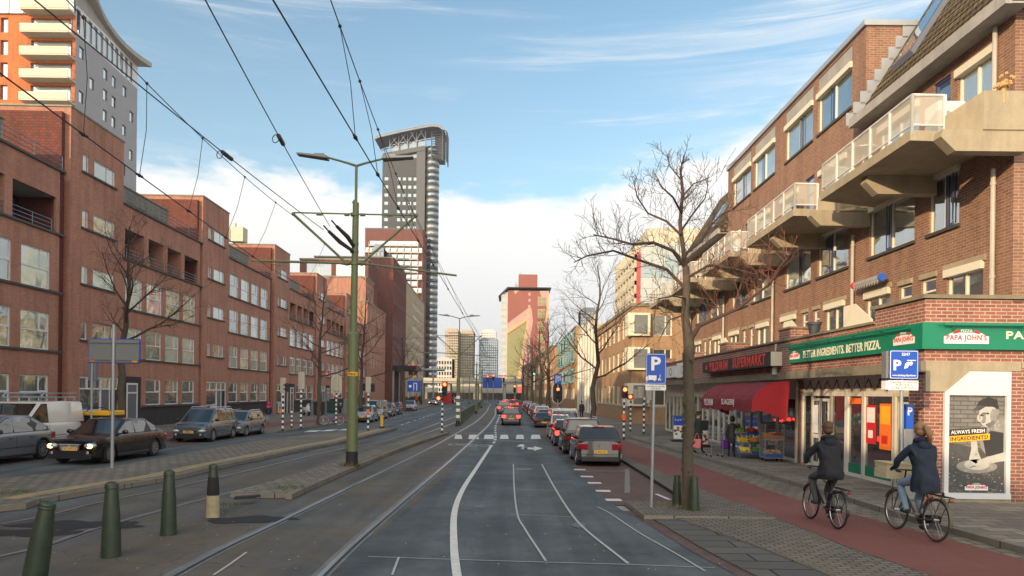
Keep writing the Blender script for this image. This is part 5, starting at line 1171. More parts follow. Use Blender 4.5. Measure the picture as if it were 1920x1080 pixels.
pts = [(L_*(i/n)*1.01-.2, -.6 - 1.6*abs(2*i/n-1.)**2) for i in range(n+1)]
for i in range(n):
    (a, b), (c, d) = pts[i], pts[i+1]; za, zb = 53.9+3.2*(1-i/n)**2, 53.9+3.2*(1-(i+1)/n)**2
    ed.add([(a, b, za), (c, d, zb), (c, 12, zb), (a, 12, za), (a, b, za+.7), (c, d, zb+.7), (c, 12, zb+.7), (a, 12, za+.7)], [[0, 3, 2, 1], [4, 5, 6, 7], [0, 1, 5, 4], [1, 2, 6, 5], [2, 3, 7, 6], [3, 0, 4, 7]])
    ed.add([(a, 0, 53.9), (c, 0, 53.9), (c, 0, zb), (a, 0, za)], [[0, 1, 2, 3]])
e_ = ed.build('roof_edge', M_['concrete_grey'], LT); e_.rotation_euler = (0, 0, sidr)
q = MB()
for z in fl:
    if z < 50: q.box(L_, L_+.7, .3, 3, z, z+1.2)
o = q.build('end_balconies', M_['rail_grey'], LT); o.rotation_euler = (0, 0, sidr)
tag(MB().box(0, 1.3, 0, 1.3, 0, 1.5).box(-.6, -.1, 0, .5, 0, 1.3).box(.3, .5, 0, .3, 1.5, 1.9).build('roof_plant', M_['office_cream'], loc=at(432, 452, 75)), 'cream roof plant box above the row roofs', 'roof plant')
# railway viaduct across the far end
vd = thing('viaduct', 'long low viaduct with pale parapet crossing the far end of the street', 'bridge', (0, 232, 0))
m = MB(); m.box(-70, 60, 0, 10, 5.2, 6.3, 0); m.box(-70, 60, -.3, 0, 5.9, 6.9, 1); m.build('deck', [M_['concrete_grey'], M_['office_cream']], vd)
for i in range(14): MB().box(-66+i*9, -65+i*9, 1, 8, 0, 5.2).build('pier', M_['concrete_grey'], vd)
MB().box(-70, 70, 10, 10.3, 0, 2.2).build('back_wall', M_['concrete_grey'], vd)
tag(MB().box(-12, 14, -2, 2, 0, 6).box(-30, -14, 0, 3, 0, 4).build('pavilion', M_['stone_pale'], loc=(-12, 250, 0)), 'pale low building under the viaduct', 'building')
# ------------------------------------------------------------------ tram poles, lamps, wires
def tram_pole(x, y, label, H_=9.1, main=False, armL=1.8, sc=1., zb=.12, striped=False, lamps=True):
    r = thing('tram_pole', label, 'pole', (x, y, zb), 0, 'green tram poles with double street lamps'); k = sc
    p = MB(); p.tube([(0, 0, .0), (0, 0, 3.85*k)], [.165*k, .15*k], 16); p.tube([(0, 0, 3.85*k), (0, 0, 3.92*k)], [.15*k, .10*k], 16); p.tube([(0, 0, 3.9*k), (.03, 0, 7.7*k)], [.105*k, .09*k], 14)
    p.tube([(0, 0, 7.7*k), (0, 0, 7.78*k)], [.09*k, .045*k], 12); p.tube([(.03, 0, 7.75*k), (.03, 0, 8.8*k)], .04*k, 10); autosmooth(p.build('pole', M_['pole_green'], r))
    b = MB(); b.tube([(0, 0, 0), (0, 0, .42*k)], [.18*k, .172*k], 16); b.tube([(0, 0, -.02), (0, 0, .04)], .24*k, 16); autosmooth(b.build('base_sleeve', M_['black_rubber'] if not striped else M_['black'], r))
    if striped:
        for i in range(4): MB().tube([(0, 0, .5+i*.42), (0, 0, .5+i*.42+.2)], .17*k, 14).build('band', M_['sign_white'], r)
    if lamps:
        for s in (-1, 1):
            a = MB(); a.tube([(.03, 0, 8.78*k), (.03+s*.25*k, 0, 8.86*k), (.03+s*.85*k, 0, 9.02*k)], [.04*k, .034*k, .03*k], 8); ao = a.build('lamp_arm', M_['pole_green'], r)
            h = MB(); h.add([Vector((s*(.8+a_*.9)*k, b_*.17*k*(1-.25*a_), (9.0+.1*a_*(.5 if s > 0 else 1)+c_)*k)) for a_ in (0, .35, 1) for b_ in (-1, 1) for c_ in (-.05+.02*a_, .04-.01*a_)],
                  [[0, 1, 3, 2], [8, 10, 11, 9]] + [[i, i+4, i+5, i+1] for i in (0, 4)] + [[i+2, i+3, i+7, i+6] for i in (0, 4)] + [[i, i+2, i+6, i+4] for i in (0, 4)] + [[i+1, i+5, i+7, i+3] for i in (0, 4)])
            h.box(*sorted((s*.9*k, s*1.2*k)), -.1*k, .1*k, 9.04*k, 9.12*k); bev(h.build('lamp_head', M_['sign_back'], ao), .02)
    # cross arms
    c = MB(); zt_, zl_ = 7.35*k, 5.92*k
    c.tube([(-armL*k, 0, zt_+.04), (armL*k, 0, zt_)], .022*k, 8)
    for s in (-1, 1):
        c.tube([(s*armL*k, 0, zt_), (s*.22*k, 0, zl_)], .035*k, 8); c.tube([(s*.12*k, 0, zl_), (s*.35*k, 0, zl_)], .05*k, 8)
        c.ball((s*armL*k, 0, zt_), .06*k, 8, 6); c.ball((s*.22*k, 0, zl_), .07*k, 8, 6); c.tube([(s*.95*k, 0, zt_), (s*1.12*k, 0, zt_)], .04*k, 8); c.tube([(s*.16*k, 0, zt_), (s*.3*k, 0, zt_)], .045*k, 8)
    c.tube([(-.15*k, 0, zl_), (-3.0*k, 0, zl_+.05)], .036*k, 8); c.tube([(.3*k, 0, zl_), (3.0*k, .1, zl_-.30*k)], .03*k, 8); c.tube([(-2.1*k, -.1, zl_-.1), (-3.0*k, -.1, zl_+.03)], .018*k, 6)
    for z in (zt_, zl_, zl_+.35*k, 6.5*k): c.tube([(0, 0, z-.04), (0, 0, z+.04)], .125*k, 12)
    autosmooth(c.build('cross_arm', M_['pole_green'], r))
    if main:
        i_ = MB(); 
        for a_, z in ((-.1, 6.6), (.12, 6.75), ): i_.tube([(.0, -.08, z-.35), (-.25+a_, -.3, z-.12), (-.5+a_, -.62, z+.12)], [.05, .065, .045], 8); i_.tube([(-.5+a_, -.62, z+.12), (-.6+a_, -.8, z+.24)], .022, 6)
        i_.build('insulator', M_['insul'], r)
        pl = MB(); pl.tube([(0, 0, 2.62), (0, 0, 2.74)], .157, 16); po_ = pl.build('number_plate', M_['yellow'], r); letters('W4318', .2, .07, M_['ink1'], po_, face(0, -.162, 2.68), bold=.01)
    return r
PX, PY = -4.67, 21.1
tram_pole(PX, PY, 'tall green tram pole on the central island with twin lamp heads', main=True)
x, y = g(858.5, 798, .12); tram_pole(x, y, 'green tram pole with striped base at the head of the median fence', sc=.80, striped=True)
for px_, Y_, sc_, lb in ((893, 78, .72, 'green tram pole third in line along the tracks'), (903, 108, .72, 'green tram pole fourth in line along the tracks'), (880, 150, .75, 'thin tram pole by the viaduct'), (868, 190, .75, 'farthest tram pole under the skyline towers')):
    tram_pole(X(px_, Y_), Y_, lb, sc=sc_, zb=0)
def wire(pts, r=.011, sag=.0, label='', drop=None, n=14):
    """wire through points with a slight sag; drop = second wire for droppers"""
    P_ = [Vector(p) for p in pts]; out = []
    for i in range(len(P_)-1):
        for k in range(n): t = k/n; q = P_[i].lerp(P_[i+1], t); q.z -= sag*4*t*(1-t); out.append(q)
    out.append(P_[-1]); return out
def add_wire(path, label, r=.008, clamps=()):
    o = MB().tube(path, r, 6).build('overhead_wire', M_['insul']); tag(o, label, 'wire', 'overhead tram wires'); return o
P1, P2 = Vector((PX, PY, .12)), Vector((*g(858.5, 798, .12), .12))
near = lambda px, py, Y: Vector(at(px, py, Y))
k2 = .80
# messenger wires (upper) and contact wires (lower), one pair per track
mesR = wire([(-2.0, -6, 7.2), near(620, 0, 9.0), P1+Vector((1.8, 0, 7.3)), P2+Vector((1.8*k2, 0, 7.3*k2)), (X(893, 78)+1.3, 78, 5.3), (X(903, 108)+1.3, 108, 5.3)], sag=.18)
mesL = wire([(-4.9, -6, 7.3), near(125, 0, 9.3), P1+Vector((-1.8, 0, 7.3)), P2+Vector((-1.8*k2, 0, 7.3*k2)), (X(893, 78)-1.3, 78, 5.3), (X(903, 108)-1.3, 108, 5.3)], sag=.18)
conR = wire([(-1.9, -6, 5.75), near(512, 0, 6.3), P1+Vector((2.55, .1, 5.55)), P2+Vector((2.0, 0, 4.55)), (X(893, 78)+1.4, 78, 4.1), (X(903, 108)+1.3, 108, 4.1)], sag=.03)
conL = wire([(-5.4, -6, 5.8), near(0, 137, 7.8), P1+Vector((-2.5, -.1, 5.78)), P2+Vector((-2.0, 0, 4.6)), (X(893, 78)-1.4, 78, 4.1), (X(903, 108)-1.3, 108, 4.1)], sag=.03)
fedA = wire([(-3.3, 0, 6.7), near(385, 0, 7.9), P1+Vector((-.55, -.7, 6.85))], sag=.05); fedB = wire([(-4.9, 0, 6.8), near(65, 0, 8.2), P1+Vector((-.7, -.8, 6.72))], sag=.05)
W1 = add_wire(mesR, 'upper carrier wire of the right track ending at the right arm tip'); W2 = add_wire(mesL, 'upper carrier wire of the left track running to the left arm tip')
W3 = add_wire(conR, 'contact wire above the right track, passing under the lamp arm', .0095); W4 = add_wire(conL, 'lowest contact wire crossing the left red brick facade', .0095)
W5 = add_wire(fedA, 'slanting feeder wire with joint box running to the pole insulator', .0095); W6 = add_wire(fedB, 'second slanting feeder wire crossing the tall left tower', .0095)
def droppers(top, bot, ys, par):
    def atY(path, y):
        for a, b in zip(path[:-1], path[1:]):
            if a.y <= y <= b.y: return a.lerp(b, (y-a.y)/max(1e-6, b.y-a.y))
    for y in ys:
        a, b = atY(top, y), atY(bot, y)
        if a is None or b is None: continue
        m = MB(); m.tube([a, a.lerp(b, .5)+Vector((.03, .04, 0)), b], .006, 5); m.ball(b, .03, 8, 6); m.ball(a, .026, 8, 6); m.tube([b-Vector((0, .09, .0)), b+Vector((0, .09, .0))], .02, 6); m.build('dropper', M_['insul'], par)
droppers(mesR, conR, [9.6, 11.2, 13.2, 16, 19, 23, 28, 34, 41], W1); droppers(mesL, conL, [9.7, 11.6, 14, 16.6, 19.2, 24, 29, 35, 42], W2)
for w_, path, i in ((W5, fedA, 19), (W6, fedB, 20)):
    p, q = path[i], path[i+1]; m = MB(); m.tube([p, p.lerp(q, .5)], .04, 8); m.ring(p+Vector((-.05, 0, -.05)), .07, .008, 14, 5, M=Matrix.Rotation(1.2, 3, 'Z').to_4x4()); m.build('joint', M_['insul'], w_)
add_wire(wire([P2+Vector((0, 0, 5.9)), (-22, 75, 9)], sag=.6), 'span wire from the striped pole to the left row', .012); add_wire(wire([P2+Vector((-1.6, 0, 4.7)), (-19, 47, 7)], sag=.3), 'span wire crossing low to the left row facade', .012)
# bollards
def bollard(px_, py_, h_, label, tilt=(0, 0), burnt=False, z=0., r=.1):
    x, y = g(px_, py_, z); R_ = thing('bollard', label, 'bollard', (x, y, z-.01), 0, 'green bollards'); R_.rotation_euler = (*tilt, 0)
    k = h_
    m = MB(); m.lathe([(r*1.18, 0), (r*1.14, .12*k), (r*1.0, .55*k), (r*.74, .9*k), (r*.73, .905*k)], n=20); o = autosmooth(m.build('post', M_['bollard_green'], R_), 50)
    c = MB(); c.lathe([(r*.73, .905*k), (r*.82, .912*k), (r*.82, .925*k), (r*.76, .935*k), (r*.80, .95*k), (r*.70, .975*k), (r*.45, .995*k), (.001, 1.003*k)], n=20); autosmooth(c.build('cap', M_['bollard_green'], R_), 50)
    if burnt: b = MB(); b.lathe([(r*1.19, .002), (r*1.155, .12*k), (r*1.09, .34*k), (r*1.055, .42*k)], n=20); b.build('pale_sleeve', M_['scorched'], R_); b = MB(); b.lathe([(r*1.055, .42*k), (r*1.015, .55*k), (r*.865, .75*k)], n=20); b.v = [(a*1.02, b_*1.02, c_) for a, b_, c_ in b.v]; b.build('scorch', M_['burnt'], R_)
    return R_
P('scorched', (.36, .31, .19), .8, var=.6, vs=6)
bollard(62, 1100, 1.02, 'leaning green bollard at the lower left corner', tilt=(0, radians(9)), r=.115); bollard(208, 1044, 1.04, 'upright green bollard between the leaning one and the next', r=.11)
bollard(316, 1003, 1.04, 'green bollard third along the tram rail', r=.105); bollard(399, 970, .98, 'scorched bollard with pale burnt lower half', burnt=True, r=.1)
bollard(1269, 949, .64, 'green bollard left of the big street tree trunk', z=.09, r=.082); bollard(1301, 961, .72, 'green bollard right of the big street tree trunk', z=.05, r=.09)
# signs
def pole_sign(name, label, x, y, h_, r_=.03, m='galv', zb=.12, lean=0):
    R_ = thing(name, label, 'sign', (x, y, zb)); MB().tube([(0, 0, 0), (lean, 0, h_)], r_, 12).build('post', M_[m], R_); return R_
x, y = g(1221, 951, .09); s = pole_sign('parking_sign', 'blue P parking sign with truck symbol on a grey post', x, y, 3.02, .032, zb=.09, lean=.03)
bd = MB(); signplate(bd, .40, .60, .03, -.055, -.04, 0, .05, 2.72); signplate(bd, .375, .575, .025, -.058, -.0555, 1, .05, 2.72); signplate(bd, .36, .56, .02, -.061, -.0585, 0, .05, 2.72); o = bd.build('plate', [M_['sign_blue'], M_['sign_white']], s)
letters('P', .19, .27, M_['sign_white'], o, face(.05, -.063, 2.82), bold=.03)
tk = MB(); tk.box(-.10, .06, -.068, -.062, 2.50, 2.59); tk.prism([(-.15, 2.50), (-.11, 2.50), (-.11, 2.57), (-.135, 2.57), (-.15, 2.54)], -.068, -.062, 'y'); tk.lathe([(.018, 0), (.018, .006)], (-.12, -.062, 2.495), 12, M=Matrix.Rotation(pi/2, 4, 'X')); tk.lathe([(.018, 0), (.018, .006)], (.02, -.062, 2.495), 12, M=Matrix.Rotation(pi/2, 4, 'X'))
tk.tube([(.13, -.065, 2.58), (.12, -.065, 2.53), (.10, -.065, 2.49)], .008, 5); tk.tube([(.12, -.065, 2.53), (.15, -.065, 2.49)], .008, 5); tk.box(.09, .13, -.068, -.062, 2.50, 2.53); tk.ball((.13, -.065, 2.595), .012, 8, 6); tk.build('truck_symbol', M_['sign_white'], o)
u = MB(); u.box(-.15, .25, -.055, -.04, 2.30, 2.41); o = u.build('lower_plate', M_['sign_white'], s); letters('maandag t/m zaterdag\n10.00-18.00 h', .34, .08, M_['ink1'], o, face(.05, -.057, 2.355), ext=.001)
Yp = 13.9; x, z_ = at(1691, 684, Yp)[0], at(1691, 684, Yp)[2]; s = pole_sign('parking_sign', 'blue P 2247 pay parking sign in front of the pizza shop', x, Yp, z_+.25-.15, .032, zb=.15)
bd = MB(); zc = z_-.15; signplate(bd, .56, .56, .03, -.075, -.06, 0, 0, zc); signplate(bd, .53, .53, .025, -.078, -.0755, 1, 0, zc); signplate(bd, .51, .51, .02, -.081, -.0785, 0, 0, zc); bd.box(-.33, -.285, -.05, .12, zc-.26, zc+.26, 2); o = bd.build('plate', [M_['sign_blue'], M_['sign_white'], M_['sign_back']], s)
letters('P', .15, .2, M_['sign_white'], o, face(-.13, -.083, zc-.01), bold=.03); letters('2247', .16, .055, M_['sign_white'], o, face(.03, -.083, zc+.2), bold=.02); letters('www.denhaag.nl/parkeren', .45, .05, M_['sign_white'], o, face(0, -.083, zc-.21), bold=.01)
hd = MB(); hd.prism([(0, zc-.08), (.06, zc-.06), (.10, zc+.0), (.16, zc+.03), (.15, zc+.06), (.06, zc+.05), (.02, zc+.02)], -.088, -.082, 'y'); hd.box(.05, .22, -.088, -.082, zc+.075, zc+.09); hd.tube([(.13, -.085, zc+.06), (.16, -.085, zc+.02), (.12, -.085, zc-.02)], .008, 5); hd.build('hand_symbol', M_['sign_white'], o)
u = MB(); u.box(-.30, .28, -.075, -.06, zc-.49, zc-.305); u.box(-.33, -.30, -.05, .12, zc-.48, zc-.31); o = u.build('lower_plate', M_['sign_white'], s); letters('maandag t/m zaterdag\n09.00-24.00 h\nzondag 13.00-24.00 h', .5, .155, M_['ink1'], o, face(.0, -.077, zc-.395), ext=.001)
# parking ticket machine
x, y = 8.36, 15.2; t_ = thing('parking_meter', 'grey parking meter with small blue P panel by the shop corner', 'parking meter', (x, y, .15)); m = MB(); m.box(-.14, .14, -.12, .12, 0, 1.5); bev(m.build('cabinet', M_['sign_back'], t_), .03); MB().box(-.06, .10, -.05, .05, 1.5, 2.02).build('panel', M_['sign_blue'], t_); letters('P', .1, .17, M_['sign_white'], t_, face(.02, -.053, 1.87), bold=.03)
# backs of signs on the left
x, y = g(210, 877, .12); s = pole_sign('road_sign', 'wide road sign seen from behind with blue rim beside the black saloon', x, y, 3.92, .045, zb=.12)
bd = MB()
for cx_ in (-.36, .36): signplate(bd, .70, .68, .04, .05, .075, 0, cx_, 3.2)
o = bd.build('plate', M_['sign_blue'], s); q = MB()
for cx_ in (-.36, .36): signplate(q, .65, .63, .03, .03, .05, 0, cx_, 3.2)
q.box(-.7, .7, -.0, .03, 2.95, 2.99); q.box(-.7, .7, .0, .03, 3.42, 3.46); q.build('plate_back', M_['sign_back'], o); q = MB(); q.box(-.66, -.52, .026, .03, 2.90, 2.95, 0); q.box(.5, .64, .026, .03, 2.90, 2.94, 1); q.build('sticker', [M_['orange'], M_['yellow']], o)
s = pole_sign('road_sign', 'narrow blue-rimmed sign back standing by the grey letter boxes', *at(172, 730, 29)[:2], 3.3, .04); bd = MB(); signplate(bd, .38, .75, .03, .05, .07, 0, 0, 2.85); signplate(bd, .34, .70, .03, .03, .05, 1, 0, 2.85); bd.build('plate', [M_['sign_blue'], M_['sign_back']], s)
s = pole_sign('road_sign', 'round sign back on a thin post by the parked silver cars', *g(713, 800)[:2], 1.7, .03, zb=0); MB().lathe([(.28, 0), (.28, .02)], (0, .04, 1.5), 20, M=Matrix.Rotation(-pi/2, 4, 'X')).build('plate', M_['sign_back'], s)
# traffic lights
def striped(R_, h_, r_=.055, n=6, top=None):
    for i in range(n*2):
        z0, z1 = h_*i/(2*n), h_*(i+1)/(2*n); MB().tube([(0, 0, z0), (0, 0, z1)], r_, 12).build('band', M_['ink1'] if i % 2 == 0 else M_['sign_white'], R_)
def head(R_, x, y, z, n=3, on=0, s=1., col='red_lamp', back=False, board=False, side=False):
    """signal head; facing -y, or its back"""
    f = 1 if back else -1; w_, dz = .13*s, .24*s
    m = MB(); m.box(x-w_, x+w_, y-.1*s, y+.1*s, z, z+n*dz+.04*s); o = bev(m.build('signal_head', M_['ink1'] if not back else M_['stone_pale'], R_), .025*s)
    if board:
        q = MB(); pts = []
        for a in range(0, 181, 15): pts.append((x+.30*s*cos(radians(a)), z+n*dz-.02+.30*s*sin(radians(a))))
        for a in range(180, 361, 15): pts.append((x+.30*s*cos(radians(a)), z+.08+.30*s*sin(radians(a))))
        q.prism(pts, y+.1*s, y+.12*s, 'y', 0); b_ = q.build('backboard', M_['ink1'], o)
        q = MB(); pts2 = [((a-x)*1.09+x, (b-z-n*dz/2)*1.05+z+n*dz/2) for a, b in pts]; q.prism(pts2, y+.112*s, y+.126*s, 'y', 0); q.build('board_rim', M_['sign_white'], b_)
    if not back:
        for i in range(n):
            zc = z + (n-i-.5)*dz+.02*s; l = MB(); l.lathe([(.085*s, 0), (.07*s, .02*s), (.001, .035*s)], (x, y-.1*s, zc), 14, M=Matrix.Rotation(pi/2, 4, 'X')); l.build('lens', M_[col] if i == on else M_['lamp_off'], o)
            v = MB()
            for k in range(8):
                a0, a1 = pi*k/8, pi*(k+1)/8; v.poly([(x+.1*s*cos(a0), y-.1*s, zc+.1*s*sin(a0)), (x+.1*s*cos(a1), y-.1*s, zc+.1*s*sin(a1)), (x+.1*s*cos(a1), y-.24*s, zc+.1*s*sin(a1)-.01), (x+.1*s*cos(a0), y-.24*s, zc+.1*s*sin(a0)-.01)])
            v.build('visor', M_['ink1'], o)
    return o
def tl(label, x, y, hpole, zb=.12, n=7): R_ = thing('traffic_light', label, 'traffic light', (x, y, zb)); striped(R_, hpole, .055, n); return R_
x, y = g(828.7, 812, .12); R_ = tl('red traffic light on a striped post in the tram median', x, y, 1.62, n=6); head(R_, .12, 0, 1.95, 3, 0, 1.05); head(R_, -.2, 0, 1.72, 1, 0, 1.0); MB().tube([(0, 0, 1.6), (.1, .02, 2.2)], .03, 8).build('bracket', M_['ink1'], R_)
R_ = thing('traffic_light', 'large red traffic light on oval board above the beige van', 'traffic light', (X(1046, 60), 60, .1)); MB().tube([(0, .1, 0), (0, .1, 3.6)], .06, 10).build('post', M_['galv'], R_); head(R_, 0, 0, 1.72, 3, 0, 1.36, board=True)
q = MB(); signplate(q, .62, .85, .05, .0, .03, 0, -.02, 3.42); o = q.build('lane_sign', M_['sign_blue'], R_); q = MB()
for i in range(3): q.box(-.2+i*.17, -.14+i*.17, -.01, .0, 3.1+.08*i, 3.7)
q.box(-.2, .2, -.01, 0, 3.55, 3.6); q.build('lane_arrows', M_['sign_white'], o)
x, y = g(1169.5, 821, .15); R_ = tl('red pedestrian light on the striped post nearest the cycle path', x, y, 2.0, .06, 7); head(R_, .02, 0, 2.05, 2, 0, 1.15); head(R_, -.02, -.02, .95, 1, 0, .6, 'red_lamp'); MB().box(-.12, .06, -.1, .02, 1.0, 1.25).build('push_button', M_['orange'], R_)
x, y = g(1182, 807.5, .1); R_ = tl('small red signal on the striped post behind the pedestrian light', x, y, 2.0, .05, 7); head(R_, -.05, 0, 1.95, 1, 0, 1.2, 'red_lamp'); head(R_, .28, 0, 2.0, 2, 9, 1.1, back=True)
x, y = g(1207, 814, .15); R_ = tl('striped post with two pale signal backs by the corner building', x, y, 2.0, .15, 7); head(R_, -.2, 0, 1.95, 2, 9, 1.2, back=True); head(R_, .25, 0, 1.85, 2, 9, 1.2, back=True); q = MB(); q.prism([(-.0, 1.2), (.3, 1.7), (-.0, 1.7)], .06, .08, 'y'); q.build('sign_plate', M_['sign_back'], R_)
x, y = g(530, 808.5, .12); R_ = tl('striped post with dark signal seen side-on before the white doors', x, y, 2.05, .12, 7); head(R_, 0, 0, 2.05, 3, 9, 1.05, back=True); head(R_, .16, 0, 2.1, 2, 9, .9); MB().box(-.14, -.05, -.08, .02, .95, 1.2).build('push_button', M_['orange'], R_)
x, y = g(564, 804, .12); R_ = tl('tall striped post with plain grey signal back by the white scooter', x, y, 2.2, .12, 8); head(R_, .02, 0, 2.25, 3, 9, 1.3, back=True)
x, y = g(630, 797, .12); R_ = tl('striped post with rounded grey board behind the leaning bicycle', x, y, 2.2, .12, 8); o = head(R_, .0, 0, 2.15, 3, 9, 1.2, back=True); q = MB(); pts = [(.34*cos(radians(a)), 2.9+.34*sin(radians(a))) for a in range(0, 181, 15)]+[(.34*cos(radians(a)), 2.2+.34*sin(radians(a))) for a in range(180, 361, 15)]; q.prism(pts, .0, .03, 'y'); q.build('backboard', M_['stone_pale'], o)
x, y = g(690, 808, .12); R_ = tl('striped signal post at the tip of the long tiled median', x, y, 2.1, .12, 7); head(R_, 0, 0, 2.1, 3, 9, 1.15, back=True); head(R_, .22, .02, 2.15, 2, 9, .9); head(R_, -.22, .02, 2.2, 2, 9, .8); MB().box(-.09, .09, -.1, -.03, .95, 1.2).build('push_button', M_['orange'], R_)
x, y = g(546.8, 802.5, .12); R_ = thing('marker_post', 'short black and white striped post between two signal posts', 'post', (x, y, .12)); striped(R_, 1.0, .055, 4); MB().ball((0, 0, 1.0), .056, 10, 6).build('cap', M_['ink1'], R_)
x, y = g(716, 803); R_ = thing('marker_post', 'yellow marker post on the road behind the median tip', 'post', (x, y, 0)); MB().tube([(0, 0, .1), (0, 0, .8)], .085, 14).build('post', M_['yellow'], R_); MB().lathe([(.16, 0), (.14, .1), (.09, .12)], n=14).build('base', M_['black_rubber'], R_)
for px_, Y_, z_, lb, col in ((914, 170, 4.9, 'small red signal over the far lane, left of three', 'red_lamp'), (924.5, 170, 5.1, 'small red signal over the far lane, middle of three', 'red_lamp'), (944, 170, 4.9, 'small red signal over the far lane, right of three', 'red_lamp'), (965, 140, 2.4, 'far red signal on a short pole before the tower block', 'red_lamp'), (1001.5, 130, 5.6, 'tiny green signal among the far trees', 'green_lamp')):
    R_ = thing('traffic_light', lb, 'traffic light', (X(px_, Y_), Y_, 0)); MB().tube([(0, .3, 0), (0, .3, z_+1.4)], .09, 8).build('post', M_['galv'], R_); head(R_, 0, 0, z_, 3, 0 if col[0] == 'r' else 2, 2.0, col)
g_ = thing('signal_gantry', 'grey gantry beam over the far lanes near the viaduct', 'gantry', (X(925, 172), 172, 0)); m = MB(); m.tube([(-4, 0, 6.4), (5.2, 0, 6.4)], .15, 8); m.tube([(5.2, 0, 0), (5.2, 0, 6.5)], .18, 8); m.build('frame', M_['galv'], g_); m = MB(); signplate(m, 4.6, 2.6, .15, -.3, -.2, 0, -.3, 4.7); m.build('sign', M_['sign_blue'], g_)
g_ = thing('signal_gantry', 'pale gantry over the left road near the dark tower', 'gantry', (X(805, 190), 190, 0)); m = MB(); m.tube([(-7, 0, 8.2), (4, 0, 8.2)], .35, 8); m.tube([(-3, 0, 0), (-3, 0, 11.5)], .25, 8); m.tube([(1, 0, 0), (1, 0, 9)], .22, 8); m.build('frame', M_['galv'], g_)
# flags, blue exit sign, fence on the median
f_ = thing('road_sign', 'large blue lane sign by the orange banners', 'sign', (X(775, 120), 120, .12)); m = MB(); m.tube([(1.4, 0, 0), (1.4, 0, 4.2)], .09, 8, 1); m.box(-1.0, 1.2, 0, .1, 2.2, 4.0, 0); m.box(.0, .12, -.03, 0, 2.4, 3.7, 2); m.box(.5, .62, -.03, 0, 2.4, 3.7, 2); m.box(.0, .62, -.03, 0, 3.55, 3.7, 2); m.ball((-.55, -.01, 3.1), (.25, .03, .25), 10, 6, 2); m.build('panel', [M_['sign_blue'], M_['ink1'], M_['sign_white']], f_)
for px_, lb in ((768, 'orange banner flag on a pole, left one'), (777, 'orange banner flag on a pole, right one')):
    f_ = thing('banner_flag', lb, 'flag', (X(px_, 150), 150, .12)); MB().tube([(-.3, 0, 0), (-.3, 0, 8.2)], .07, 6).build('pole', M_['sign_white'], f_); m = MB(); n = 8
    for i in range(n): m.poly([(-.25+.1*sin(i), 0+.08*sin(i*1.3), 8-i*.3), (.55+.1*sin(i), .1*sin(i*1.3+1), 8-i*.3), (.55+.1*sin(i+1), .1*sin(i*1.3+2.3), 7.7-i*.3), (-.25+.1*sin(i+1), .08*sin(i*1.3+1.3), 7.7-i*.3)])
    m.build('banner', M_['orange'], f_)
fe = thing('fence', 'dark railing fence along the tram median', 'fence', (0, 0, 0)); m = MB(); fp = [Vector((*g(864, 797), 0)), Vector((*g(880, 782), 0)), Vector((*g(895, 770), 0)), Vector((-4.7, 100, 0)), Vector((-6, 150, 0))]
L_ = []
for a, b in zip(fp[:-1], fp[1:]):
    n = max(2, int((b-a).length/.35)); n = min(n, 40)
    for i in range(n): L_.append(a.lerp(b, i/n))
for a, b in zip(L_[:-1], L_[1:]):
    m.tube([a+Vector((0, 0, .95)), b+Vector((0, 0, .95))], .03, 5); m.tube([a+Vector((0, 0, .15)), b+Vector((0, 0, .15))], .02, 5)
    m.box(a.x-.012, a.x+.012, a.y-.03, a.y+.03, 0, .95)
m.build('railing', M_['bollard_green'], fe)
q = thing('tram_shelter', 'small glass tram shelter with red poster on the left platform', 'shelter', (X(845, 118), 118, 0)); m = MB(); m.box(-1.4, 1.4, 0, 1.2, 2.4, 2.5, 0); m.box(-1.4, -1.3, 0, 1.2, 0, 2.4, 0); m.box(1.3, 1.4, 0, 1.2, 0, 2.4, 0); m.box(-1.3, .2, -.02, .05, .5, 2.2, 1); m.box(-1.3, 1.3, 1.1, 1.15, .3, 2.3, 2); m.build('frame', [M_['bollard_green'], M_['tail_off'], M_['pane_dark']], q)
# small utility things at the brick row
for px_, py_, Yq, lb in ((613, 795, 53, 'dark green wheelie bin by the brick wall'), (560, 795, 50, 'covered dark bicycle by the doorway')):
    pass

# ------------------------------------------------------------------ bare winter trees
def grow(mb, p, d, L, r, lv, rnd, maxlv=3, up=.25, nseg=5, dens=1.):
    pts = [p.copy()]; rr = [r]; d = d.normalized()
    for i in range(nseg):
        d = (d + Vector((rnd.gauss(0, .13), rnd.gauss(0, .13), rnd.gauss(0, .09) + up*.16))).normalized(); p = p + d*L/nseg; pts.append(p.copy()); rr.append(max(.0035, r*(1-.75*(i+1)/nseg)))
    mb.tube(pts, rr, 7 if lv == 0 else (5 if lv == 1 else 3), cap=False, mi=0 if lv < 2 else 0)
    if lv >= maxlv: return
    k = int({0: 9, 1: 7, 2: 7}.get(lv, 3)*dens + .5)
    for j in range(k):
        t = .22+.76*(j+rnd.random())/k; i = min(nseg-1, int(t*nseg)); q = pts[i].lerp(pts[i+1], t*nseg-i); dd = (pts[i+1]-pts[i]).normalized()
        s = dd.orthogonal().normalized(); s = Matrix.Rotation(rnd.uniform(0, 2*pi), 3, dd) @ s; a = rnd.uniform(.6, 1.1)
        nd = dd*cos(a)+s*sin(a); nd.z += .12
        grow(mb, q, nd, L*rnd.uniform(.38, .62)*(1.05-.45*t), max(.004, rr[i]*.55), lv+1, rnd, maxlv, up, 4, dens)
